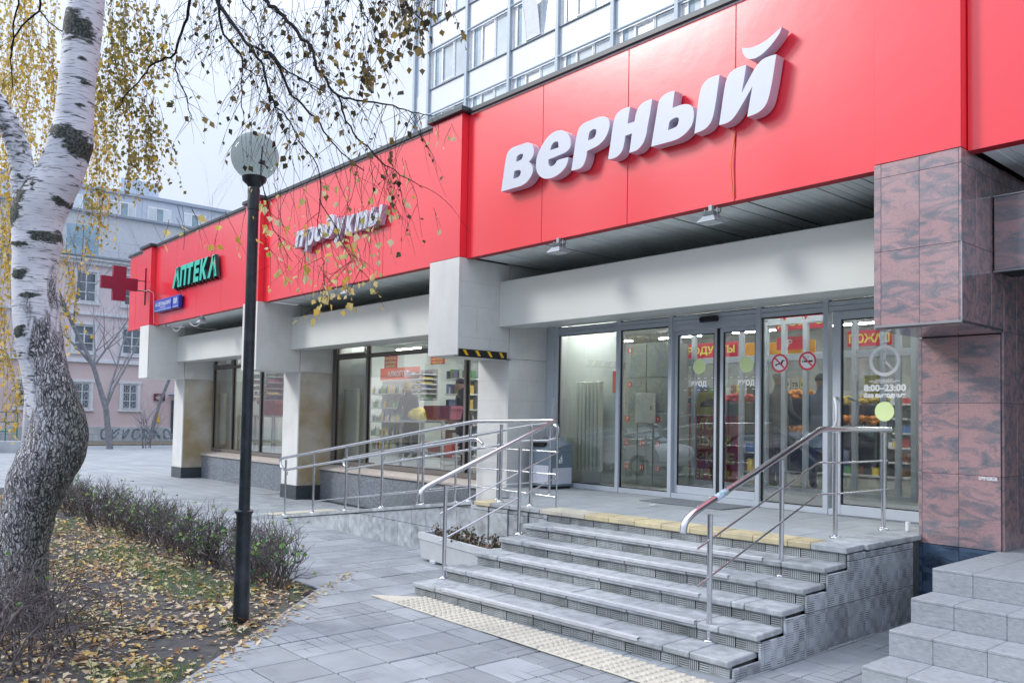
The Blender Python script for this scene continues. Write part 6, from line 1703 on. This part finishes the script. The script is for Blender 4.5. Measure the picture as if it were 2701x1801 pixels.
# ------------------------------------------------------------------ bare tree, low fence, verge across the square
BT = mat('grey_bare_bark', (.20, .20, .22), .85, var=.25, scale=8)
def bare_tree(mb, base, H, r, seed, spread=.5, levels=4):
    rg = random.Random(seed)
    def br(p, d, L, r, lv):
        n = 4; P = [p]
        for i in range(n):
            d = (d + Vector((rg.gauss(0, .09), rg.gauss(0, .09), .03 + (.05 if lv < 3 else 0)))).normalized(); P.append(P[-1] + d * L / n)
        mb.tube(P, [r * (1 - .16 * i) for i in range(n + 1)], 6 if r > .04 else 3, caps=False)
        if lv > 0:
            for _ in range(rg.choice([3, 4, 4]) if lv < levels else 9):
                k = rg.choice([1, 2, 3, 4] if lv < levels else [1, 2, 2, 3, 3, 4]); a = rg.random() * 6.283
                dd = (d * .7 + Vector((math.cos(a), math.sin(a), rg.uniform(.0, .7))) * spread * 1.5).normalized()
                br(P[k], dd, L * rg.uniform(.42, .66), r * (1 - .16 * k) * .55, lv - 1)
    br(Vector(base), Vector((0, 0, 1)), H, r, levels)
t = thing('bare_tree', 'leafless grey tree standing in front of the pink house', 'tree', (-16, 3.85, 0))
m = MB(); bare_tree(m, (0, 0, -.1), 7.2, .15, 5, .5, 4); m.build('branches', BT, t, smooth=True)
t = thing('bare_tree', 'thin leafless tree against the apartment block above the red cross', 'tree', (-20, 6.6, 0))
m = MB(); bare_tree(m, (0, 0, -.1), 8.5, .10, 8, .42, 4); m.build('branches', BT, t, smooth=True)
t = thing('bare_bush', 'small leafless bush at the foot of the bare tree', 'bush', (-16.6, 5.5, 0))
m = MB()
for i in range(5): bare_tree(m, (rnd.uniform(-.3, .3), rnd.uniform(-.4, .4), -.05), 1.5, .025, 20 + i, .6, 2)
m.build('branches', BT, t)
# dark ground strip with leaves beneath the house
v_ = MB().box(-24.9, -19.6, -20, 25, -.1, .05).build('verge', mat('leafy_verge', (.12, .11, .09), .95, col2=(.25, .21, .14), scale=14, bump=.5), None); tag(v_, kind='structure')
fc = thing('low_fence', 'low thin metal fence along the verge before the pink house', 'fence', (-19.7, 4, 0))
FM = mat('grey_fence_metal', (.28, .32, .36), .5)
pm = MB().cbox(-.02, .02, -.02, .02, 0, .55, .004).mesh('fence_post', FM)
for i in range(16): link('fence_post', pm, fc, (0, -9 + i * 1.1, .0))
for z in (.18, .5): MB().cbox(-.012, .012, -9, 7.5, z, z + .03, .003).build('fence_rail', FM, fc)
m = MB()
for i in range(64): m.box(-.006, .006, -8.9 + i * .25, -8.885 + i * .25, .2, .5)
m.build('fence_bars', FM, fc)
gr_ = thing('green_railing', 'short green metal railing on a low white base at the left edge', 'railing', (-14, -.55, 0))
GRM = mat('green_railing_paint', (.03, .16, .12), .5)
MB().cbox(-.2, .2, -3, .75, -.05, .42, .02).build('base', PLN, gr_)
for y in (-2.6, -1.8, -1.0, -.25, .25, .62): MB().cbox(-.02, .02, y - .02, y + .02, .42, 1.5, .004).build('post', GRM, gr_)
for z in (.75, 1.1, 1.46): MB().cbox(-.015, .015, -3, .64, z, z + .035, .004).build('rail', GRM, gr_)
# ------------------------------------------------------------------ street behind the photographer (seen mirrored in the glass)
def car(x, y, col, lab, rz=0, s=1.):
    c = thing('parked_car', lab, 'car', (x, y, -.05), rz)
    pm_ = mat('car_paint', col, .25, var=.02, coat=.6)
    side = [(-2.15, .35), (-2.2, .62), (-2.05, .85), (-1.35, .95), (-.75, 1.38), (.55, 1.42), (1.35, 1.0), (1.95, .88), (2.15, .62), (2.1, .32)]
    secs = [(-.82, .98), (-.86, 1.), (.86, 1.), (.82, .98)]
    m = MB(); n = len(side)
    for (yy, k) in ((-.84, 0), (-.86, .4), (.86, .4), (.84, 0)):
        pass
    rows = []
    for yy, ins in ((-.72, 1), (-.84, .45), (-.86, 0), (.86, 0), (.84, .45), (.72, 1)):
        rows.append([(a * (1 - .04 * ins) if b > .5 else a, yy if b < .9 else yy * .84, b - .02 * ins) for a, b in side])
    vs = [p for r in rows for p in r]; fs = []
    for i in range(5):
        for j in range(n): fs.append((i * n + j, i * n + (j + 1) % n, (i + 1) * n + (j + 1) % n, (i + 1) * n + j))
    fs += [tuple(range(n))[::-1], tuple(5 * n + j for j in range(n))]
    m.add(vs, fs); b_ = m.build('body', pm_, c, fixn=True); smooth_by_angle(b_, 50)
    g_ = MB()
    for sg in (-1, 1):
        g_.add([(-1.15, sg * .80, .98), (1.1, sg * .80, .99), (.55, sg * .725, 1.34), (-.68, sg * .725, 1.32)], [(0, 1, 2, 3)])
    g_.add([(-1.36, -.66, .99), (-1.36, .66, .99), (-.80, .60, 1.365), (-.80, -.60, 1.365)], [(0, 1, 2, 3)]); g_.add([(1.34, -.66, 1.03), (1.34, .66, 1.03), (.62, .60, 1.415), (.62, -.60, 1.415)], [(0, 1, 2, 3)])
    g_.v = [(a * 1.004, b * 1.012, cc + .006) for a, b, cc in g_.v]; g_.build('windows', WGD, c)
    for xx in (-1.32, 1.35):
        for yy in (-.80, .80):
            w = MB(); w.tube([(xx, yy - .09, .31), (xx, yy + .09, .31)], .31, 20); wh = w.build('wheel', RUBB, c)
            w = MB(); w.tube([(xx, yy - .096, .31), (xx, yy + .096, .31)], .19, 14); w.build('rim', STEELD, wh)
    return c
car(3.6, -10.3, (.70, .72, .74), 'white car parked across the street, mirrored in the shop windows')
car(9.0, -10.4, (.10, .16, .30), 'dark blue car parked across the street, mirrored in the entrance glass')
car(14.2, -10.3, (.25, .28, .32), 'grey car parked across the street, mirrored in the hinged door')
car(-2.0, -10.3, (.06, .06, .07), 'black car parked furthest along the street, mirrored in the shop windows')
trm = MB(); bare_tree(trm, (0, 0, -.1), 7.5, .16, 77, .5, 4); trme = trm.mesh('branches', BT)
for i, (x, y) in enumerate(((-9, -13.5), (-3, -14.5), (3, -13.2), (9, -14.2), (15, -13.4), (21, -14.4))):
    t = thing('street_tree', 'leafless roadside tree reflected in the shop glass', 'tree', (x, y, 0), i * 1.3, 'leafless trees along the far side of the street'); link('branches', trme, t)
hb = thing('street_house', 'long grey yellow house across the street, mirrored in the glass', 'building', (5, -30, 0))
MB().box(-40, 40, -8, 0, 0, 7).build('wall', mat('ochre_house', (.36, .33, .27), .8, var=.08), hb)
wm = MB().cbox(-.6, .6, 0, .05, 0, 1.6, .01).mesh('window', HG)
for i in range(-18, 18):
    for z in (1.5, 4.3): link('window', wm, hb, (i * 2.2, .0, z))
# ------------------------------------------------------------------ inside the shop
def I(mb, name, m, par, **k): return mb.build(name, m, par, **k)
RADM = mat('cream_radiator', (.84, .90, .80), .45, var=.02)
LOCK = mat('grey_green_locker', (.33, .38, .37), .5, var=.03)
REDP = mat('red_print', (.72, .035, .07), .5)
YELP = mat('yellow_print', (.95, .82, .15), .5)
ORG = mat('orange_red_print', (.78, .14, .07), .5)
SHELF = mat('grey_shelf', (.40, .43, .44), .5)
def radiator(x, y, z0, z1, w, lab, face=0):
    t = thing('radiator', lab, 'radiator', (x, y, z0), face); n = int(w / .075)
    for i in range(n): MB().cbox(-w / 2 + i * .075 + .008, -w / 2 + i * .075 + .062, -.035, .035, 0, z1 - z0, .012).build('fin', RADM, t)
    MB().tube([(-w / 2 - .05, .02, z1 - z0 - .06), (-w / 2 - .14, .02, z1 - z0 - .06), (-w / 2 - .14, .02, -.1)], .010, 6).build('pipe', RADM, t)
    return t
def onY(u, v, y):
    d = FW * FPX + RT * (u - 1350.5) - UP * (v - 900.5 - 114.5)
    return CAM + d * ((y - CAM.y) / d.y)
def rect(u0, u1, v0, v1, y):
    a_, b_ = onY(u0, (v0 + v1) / 2, y), onY(u1, (v0 + v1) / 2, y); uc = (u0 + u1) / 2
    t_, c_ = onY(uc, v0, y), onY(uc, v1, y)
    return (a_.x + b_.x) / 2, (t_.z + c_.z) / 2, b_.x - a_.x, t_.z - c_.z
# pale partitions behind the narrow left panes and beside the entrance
def part_wall(x0, x1, y, nm='partition'):
    return MB().cbox(x0, x1, y, y + .06, HP - .1, 3.55, .005).build(nm, WALLI, shop, O)
part_wall(.02, 1.16, 1.92); part_wall(5.95, 7.30, 1.98); part_wall(11.95, 13.29, 2.35)
radiator(.62, 1.80, HP + .12, HP + 1.40, .60, 'cream radiator behind the narrow pane of the far window')
radiator(6.85, 1.86, HP + .12, HP + 1.42, .62, 'cream radiator behind the narrow left pane of the middle window')
radiator(12.86, 2.22, HP + .18, HP + 1.45, .56, 'cream ribbed radiator behind the leftmost entrance pane')
o = MB().cbox(13.18, 13.26, 2.335, 2.345, 1.98, 2.28, .002).build('notice', ORG, None); tag(o, 'small orange red notice on the pale wall behind the leftmost entrance pane', 'notice')
# lockers
def cabinet(x, y, z, w, hh, cols, rows, lab, nums, num_col):
    t = thing('locker_cabinet', lab, 'lockers', (x, y, z))
    MB().box(-w / 2, w / 2, .012, .45, 0, hh).build('carcass', LOCK, t); cw, rh = w / cols, hh / rows; k = 0
    for r in range(rows):
        for c in range(cols):
            cx, z0 = -w / 2 + c * cw, hh - (r + 1) * rh
            d = MB().cbox(cx + .006, cx + cw - .006, -.008, .011, z0 + .006, z0 + rh - .006, .003).build('locker_door', LOCK, t)
            if k < len(nums) and nums[k]:
                MB().box(cx + .05, cx + .13, -.011, -.009, z0 + rh - .13, z0 + rh - .05).build('number_plate', num_col, d)
                text('number', nums[k], .1, (cx + .09, -.012, z0 + rh - .09), WHITEE, d, h=.05, fit=.055 if len(nums[k]) > 1 else .03, bold=.03)
            k += 1
    return t
cabinet(13.27, 2.95, HP - .02, .86, 1.04, 3, 3, 'grey locker bank with orange number plates behind the second entrance pane', ['7', '8', '9', '10', '11', '12', '10', '11', '12'], ORG)
cabinet(13.24, 3.0, HP + 1.03, .80, 1.0, 2, 2, 'upper grey lockers above the numbered locker bank', ['1', '', '4', ''], ORG)
x_, z_, w_, h_ = rect(1680, 1727, 1037, 1115, 2.9)
t = thing('white_locker', 'plain pale metal cabinet door among the lockers', 'cabinet', (x_, 2.86, z_)); MB().cbox(-w_ / 2, w_ / 2, 0, .06, -h_ / 2, h_ / 2, .006).build('door', mat('pale_cabinet', (.62, .66, .66), .4), t); MB().cbox(w_ / 2 - .04, w_ / 2 - .025, -.012, 0, -.03, .03, .002).build('handle', GASK, t)
# inner glazed screen of the vestibule
YV = 3.6
iv = thing('inner_glass_screen', 'aluminium glazed inner screen of the entrance lobby behind the sliding doors', 'glass screen', (0, YV, 0))
m = MB(); ux = [1790, 1830, 1956, 1895, 2020, 2068, 2125, 2180, 2255, 2330, 2370, 2412]
ux = sorted(ux); X_ = [onY(u, 1100, YV).x for u in ux]
for x in X_: m.cbox(x - .032, x + .032, -.03, .03, HP - .02, 2.95, .004)
for z in (HP - .02, 2.42, 2.90):
    for a, b in zip(X_, X_[1:]): m.cbox(a + .033, b - .033, -.028, .028, z, z + .09, .004)
m.build('frame', ALU, iv)
for a, b in zip(X_, X_[1:]):
    MB().add([(a + .03, 0, HP + .07), (b - .03, 0, HP + .07), (b - .03, 0, 2.42), (a + .03, 0, 2.42)], [(0, 1, 2, 3)]).build('pane', INGL, iv)
def banner(u0, u1, v0, v1, y, body, lab, m=REDP, tm_=YELP, fit=.92, th=.6, rz=0.):
    x, z, w, hh = rect(u0, u1, v0, v1, y)
    t = thing('hanging_banner', lab, 'banner', (x, y, z), rz); MB().cbox(-w / 2, w / 2, 0, .02, -hh / 2, hh / 2, .003).build('board', m, t)
    if body:
        lines = body.split('|'); n = len(lines); mx_ = max(len(q) for q in lines)
        for i, ln in enumerate(lines): text('lettering', ln, .1, (0, -.004, hh / 2 - hh * (i + .5) / n), tm_, t, fit=w * fit * (len(ln) / mx_) ** .8, h=hh / n * th, bold=.035)
    return t
banner(2046, 2180, 832, 868, 4.2, 'ДОБРО', 'red banner with yellow letters over the lobby, above the crossed out dog')
banner(2235, 2352, 870, 912, 4.2, 'ПОЖАЛ', 'red banner with yellow letters behind the hinged door')
banner(1790, 1945, 905, 945, 4.2, 'ПРОДУКТЫ', 'long red banner with yellow letters seen through the sliding doors')
banner(1672, 1760, 922, 952, 4.4, 'СПРОДАЖА', 'small orange red banner with yellow capitals seen through the second entrance pane', ORG)
banner(2048, 2122, 888, 922, 4.5, 'В', 'short dark red board hanging over the fruit counters', REDP, WHITEE, .18)
banner(2028, 2150, 900, 948, 4.9, '', 'orange and yellow fruit picture hanging over the counters', mat('fruit_print', (.95, .36, .02), .5, scale=5, col2=(.95, .70, .05)))
banner(1955, 2002, 905, 952, 4.9, '', 'orange fruit picture at the edge of the right sliding door', mat('fruit_print_orange', (.95, .42, .03), .5, scale=5, col2=(.9, .6, .05)))
banner(1778, 1945, 1096, 1272, 3.72, 'МЫ|ЛЮБИМ|НИЗКИЕ|ЦЕНЫ!', 'tall dark red poster with yellow capitals behind the sliding doors', th=.66)
t = banner(1840, 1905, 1034, 1094, 3.72, '', 'yellow poster with a dark car printed on it above the red poster', YELP)
banner(2280, 2325, 990, 1046, 3.8, '', 'yellow poster with a dark red disc beyond the clock sticker', YELP)
m = MB(); m.prism([[(-.15, -.04), (-.15, .0), (-.10, .02), (-.06, .06), (.05, .06), (.10, .02), (.16, .0), (.16, -.04)]], lambda a_, b_, d: (a_ * 1.1, d, b_ * 1.2), -.004, -.002); m.build('printed_car', mat('dark_violet_print', (.05, .03, .07), .5), t)
for u, c_, nm in ((2073, WHITEE, '99'), (2097, WHITEE, '75'), (2121, YELP, '89')):
    x, z, w, hh = rect(u - 10, u + 10, 997, 1024, 4.0)
    t = thing('price_board', {'99': 'left cream price card reading 99 over the customers', '75': 'middle cream price card reading 75 over the customers', '89': 'yellow price card reading 89 over the customers'}[nm], 'price tag', (x, 4.0, z)); MB().cbox(-w / 2, w / 2, 0, .01, -hh / 2, hh / 2, .002).build('card', mat('cream_card', (.72, .68, .54), .6) if c_ is WHITEE else YELP, t)
    text('number', nm, .1, (0, -.002, -.02), STK, t, fit=w * .75, h=hh * .4, bold=.03)
# shelves with goods
GC = [mat('goods_' + n_, c_, .5, var=.1) for n_, c_ in (('red', (.6, .06, .06)), ('yellow', (.8, .6, .08)), ('green', (.10, .32, .10)), ('white', (.7, .72, .72)), ('blue', (.10, .2, .5)), ('brown', (.22, .10, .05)), ('dark', (.05, .06, .06)), ('orange', (.85, .32, .03)))]
def shelf(u0, u1, vb, vt, y, lab, rows=5, seed=1, bottles=False, zb=None):
    rg = random.Random(seed); x, z, w, hh = rect(u0, u1, vt, vb, y); zb = z - hh / 2 if zb is None else zb; hh = z + hh / 2 - zb
    t = thing('shelf_unit', lab, 'shelves', (x, y, zb)); MB().box(-w / 2, w / 2, .0, .03, 0, hh).build('back_panel', SHELF, t)
    g = MB()
    for r in range(rows):
        z = .02 + (hh - .05) * r / rows; MB().cbox(-w / 2, w / 2, -.4, -.001, z, z + .03, .003).build('shelf', WHITEE if rows > 5 else SHELF, t)
        q = -w / 2 + .03
        while q < w / 2 - .08:
            gw = rg.uniform(.05, .14); gh = rg.uniform(.5, .85) * ((hh - .15) / rows - .05); c_ = rg.choice([3, 6, 5, 3, 2, 1, 0, 4, 6, 5])
            if bottles: g.lathe([(.033, 0), (.033, gh * .62), (.012, gh * .78), (.012, gh)], (q + .04, -.33, z + .031), 6, rg.choice([2, 5, 6, 1, 3])); q += .085
            else: g.box(q, q + gw, -.38, -.1, z + .031, z + .031 + gh, c_); q += gw + .01
    tag(g.build('goods', GC, t), kind='stuff')
    return t
shelf(1008, 1100, 1090, 1003, 5.6, 'wine shelves under the orange red board in the middle window', seed=3, bottles=True, zb=HP)
shelf(1108, 1152, 1056, 975, 5.4, 'grey wall shelves with small goods right of the wine shelves', seed=4, rows=6)
shelf(1210, 1262, 1060, 960, 5.4, 'tall shelves behind the right end of the middle window', seed=5, rows=6, zb=HP)
shelf(700, 748, 1060, 980, 3.0, 'shelves inside the far window beside the lamp post', seed=6)
shelf(2030, 2420, 1180, 1030, 8.0, 'long shelf wall at the back beyond the lobby', seed=7, rows=6, zb=HP)
shelf(1780, 2020, 1180, 1000, 7.0, 'shelf wall behind the sliding doors', seed=9, rows=5, zb=HP)
banner(1003, 1106, 969, 1001, 5.1, 'АЛКОГОЛЬ', 'orange red board with pale capitals over the wine shelves', ORG, WHITEE, .6, .5)
banner(1014, 1047, 931, 971, 3.2, 'НЕТ|ПРЕДЕЛА|НИЗКИМ|ЦЕНАМ!', 'small red card with yellow words hanging left in the middle window', th=.7)
banner(1136, 1172, 925, 960, 3.2, 'НЕТ|ПРЕДЕЛА|НИЗКИМ|ЦЕНАМ!', 'small red card with yellow words hanging near the warning strip', th=.7)
# baskets, trough, counters
def pot(u0, u1, v0, v1, y, m, lab):
    x, z, w, hh = rect(u0, u1, v0, v1, y); s = hh / .22; kx = w / .28 / s
    t = thing('plastic_basket', lab, 'basket', (x, y, z - hh / 2)); mm = MB(); v = []
    for a_, zz in ((.10, 0), (.125, .17), (.14, .17), (.14, .22), (.12, .22), (.11, .18)): v += [(-a_ * s * kx, -a_ * s, zz * s), (a_ * s * kx, -a_ * s, zz * s), (a_ * s * kx, a_ * s, zz * s), (-a_ * s * kx, a_ * s, zz * s)]
    f = [(3, 2, 1, 0), (20, 21, 22, 23)]
    for r in range(5): f += [(4 * r + i, 4 * r + (i + 1) % 4, 4 * r + 4 + (i + 1) % 4, 4 * r + 4 + i) for i in range(4)]
    mm.add(v, f); mm.build('body', m, t); return t
CT = mat('counter_top_grey', (.40, .45, .45), .4)
def counter(u0, u1, v0, y, lab):
    x, z, w, _h = rect(u0, u1, v0 - 5, v0 + 5, y); hh = z - HP
    t = thing('glass_counter', lab, 'counter', (x, y, HP)); m = MB()
    for a_ in (-w / 2, w / 2, 0):
        for b_ in (-.25, .25): m.cbox(a_ - .02, a_ + .02, b_ - .02, b_ + .02, 0, hh, .003)
    for z in (.25, hh - .03):
        m.cbox(-w / 2, w / 2, -.275, -.235, z, z + .035, .003); m.cbox(-w / 2, w / 2, .235, .265, z, z + .03, .003)
    m.build('frame', WHITEE, t); MB().box(-w / 2, w / 2, -.24, .24, hh, hh + .008).build('top', INGL, t); MB().box(-w / 2, w / 2, -.24, .24, .27, .28).build('lower_shelf', CT, t)
    return t
counter(1088, 1198, 1110, 2.4, 'white framed glass counter just inside the middle window')
counter(656, 748, 1096, 2.1, 'white framed glass counter just inside the far window')
REDB = mat('red_plastic', (.80, .10, .05), .5); PINKB = mat('pink_red_plastic', (.72, .20, .30), .5)
pot(1136, 1170, 1070, 1108, 2.5, REDB, 'bright red plastic basket on the counter in the middle window'); pot(1164, 1208, 1070, 1106, 2.4, PINKB, 'pinkish plastic basket beside the red one in the middle window')
pot(700, 746, 1057, 1095, 2.2, mat('terracotta', (.50, .12, .08), .7), 'terracotta red trough inside the far window')
pot(1140, 1185, 1165, 1205, 2.6, REDB, 'red basket standing under the glass counter')
for i, (u, v, y, c_) in enumerate(((2095, 1046, 5.4, 7), (2275, 1060, 5.2, 1), (2105, 1140, 4.8, 7), (2262, 1115, 4.8, 7), (1940, 1055, 5.4, 0))):
    p_ = onY(u, v, y)
    t = thing('fruit_crate', 'crate of %s beyond the lobby glass' % ('oranges above the dark coats', 'yellow bananas and lemons behind the opening hours', 'oranges low down behind the two customers', 'oranges low down behind the hinged door', 'red apples right of the car poster')[i], 'crate', (p_.x, y, p_.z - .46)); MB().cbox(-.34, .34, -.2, .2, -.1, .42, .01).build('crate', GC[6], t); mm = MB()
    for _ in range(44): mm.lathe([(.001, -.04), (.034, -.025), (.042, 0), (.034, .025), (.001, .04)], (rnd.uniform(-.30, .30), rnd.uniform(-.17, .17), .44 + rnd.random() * .10), 7)
    mm.build('fruit', GC[c_], t, smooth=True)

# ------------------------------------------------------------------ people inside
SKIN = mat('skin', (.45, .27, .20), .6)
def person(x, y, z, rz, lab, coat, trousers, hat, arm=0., lean=0., H=1.66, scarf=False):
    p = thing('person', lab, 'person', (x, y, z), rz); s = H / 1.66
    V = [(0, 0, .92), (0, -.01 - lean * .3, 1.12), (0, -.02 - lean * .8, 1.32), (0, -.02 - lean, 1.42), (0, -.03 - lean * 1.1, 1.50), (0, -.04 - lean * 1.2, 1.58),
         (.17, -.02 - lean * .9, 1.36), (.22, -.04 - lean * .9, 1.12), (.20, -.20 - arm - lean, .98 + arm), (.18, -.27 - arm - lean, 1.0 + arm),
         (-.17, -.02 - lean * .9, 1.36), (-.22, -.04 - lean * .9, 1.12), (-.20, -.18 - arm - lean, .95 + arm), (-.18, -.25 - arm - lean, .97 + arm),
         (.10, 0, .86), (.11, -.02, .48), (.11, .02, .08), (.11, -.12, .04), (-.10, 0, .86), (-.11, .02, .48), (-.11, .05, .08), (-.11, -.09, .04)]
    R = [.16, .15, .17, .10, .065, .085, .075, .055, .045, .035, .075, .055, .045, .035, .11, .08, .06, .045, .11, .08, .06, .045]
    E_ = [(0, 1), (1, 2), (2, 3), (3, 4), (4, 5), (2, 6), (6, 7), (7, 8), (8, 9), (2, 10), (10, 11), (11, 12), (12, 13), (0, 14), (14, 15), (15, 16), (16, 17), (0, 18), (18, 19), (19, 20), (20, 21)]
    me = bpy.data.meshes.new('body'); me.from_pydata([tuple(c * s for c in v) for v in V], E_, []); me.materials.append(coat)
    o = link('body', me, p); md = o.modifiers.new('skin', 'SKIN'); md.use_smooth_shade = True
    for i, r in enumerate(R): me.skin_vertices[0].data[i].radius = (r * s, r * s * (.8 if i < 3 else 1))
    me.skin_vertices[0].data[0].use_root = True
    o.modifiers.new('sub', 'SUBSURF').levels = 1; o.modifiers['sub'].render_levels = 1
    hz = 1.60 * s; hy = (-.045 - lean * 1.25) * s
    hd_ = MB(); prof_ = [(.001, -.115), (.05, -.10), (.072, -.05), (.082, .0), (.080, .05), (.055, .095), (.001, .115)]
    hd_.lathe(prof_, (0, 0, 0), 16); hd_.lathe([(.001, -.02), (.014, -.015), (.012, .01), (.001, .02)], (0, -.085, -.015), 6)
    h_ = hd_.build('head', SKIN, p, (0, hy, hz), smooth=True)
    e_ = MB(); 
    for sx in (-.03, .03): e_.lathe([(.001, -.008), (.009, 0), (.001, .008)], (sx, -.077, .015), 6)
    e_.build('eyes', GASK, h_)
    c_ = MB(); c_.lathe([(.086, -.06 if scarf else .02), (.095, .03), (.088, .08), (.055, .118), (.001, .13)], (0, .012, 0), 16); c_.build('hat', hat, p, (0, hy, hz), smooth=True)
    k_ = MB(); k_.lathe([(.155 * s, .62 * s), (.175 * s, .75 * s), (.165 * s, .95 * s), (.15 * s, 1.1 * s)], (0, 0, 0), 14); k_.build('coat_skirt', coat, p, smooth=True)
    return p
CB = mat('dark_blue_coat', (.06, .10, .20), .85, var=.15); CG = mat('grey_coat', (.13, .14, .15), .9, var=.15); CK = mat('black_coat', (.02, .022, .025), .85); CP = mat('pale_grey_hat', (.45, .44, .40), .9)
def pp(u, y): return onY(u, 1100, y).x
person(pp(2050, 4.4), 4.4, HP - .02, 2.9, 'person in a grey coat and pale knitted hat seen through the crossed out dog pane', CG, CB, CP, .05, H=1.60)
person(pp(2165, 4.6), 4.6, HP - .02, 3.3, 'person in a dark blue jacket standing right of the one in the pale hat', CB, CB, CK, .08, H=1.57)
person(pp(1086, 4.2), 4.2, HP - .02, .5, 'person in black with a beige headscarf bending over goods in the middle window', CK, CK, mat('beige_scarf', (.55, .50, .30), .9), .1, .16, 1.62, True)
person(pp(1225, 3.4), 3.4, HP - .02, -.3, 'person in a dark coat near the right end of the middle window', CK, CK, CK, .04, .05, 1.60)
q_ = onY(1108, 1102, 3.9)
t = thing('shopping_bag', 'bulging yellow bag held by the person with the headscarf', 'bag', (q_.x, 3.9, q_.z - .05))
m = MB(); m.lathe([(.02, 0), (.20, .02), (.27, .10), (.24, .19), (.12, .25), (.05, .28)], (0, 0, 0), 14); b_ = m.build('bag', mat('yellow_bag', (.75, .58, .06), .4, var=.4, scale=9, bump=.6, bscale=20), t, smooth=True)
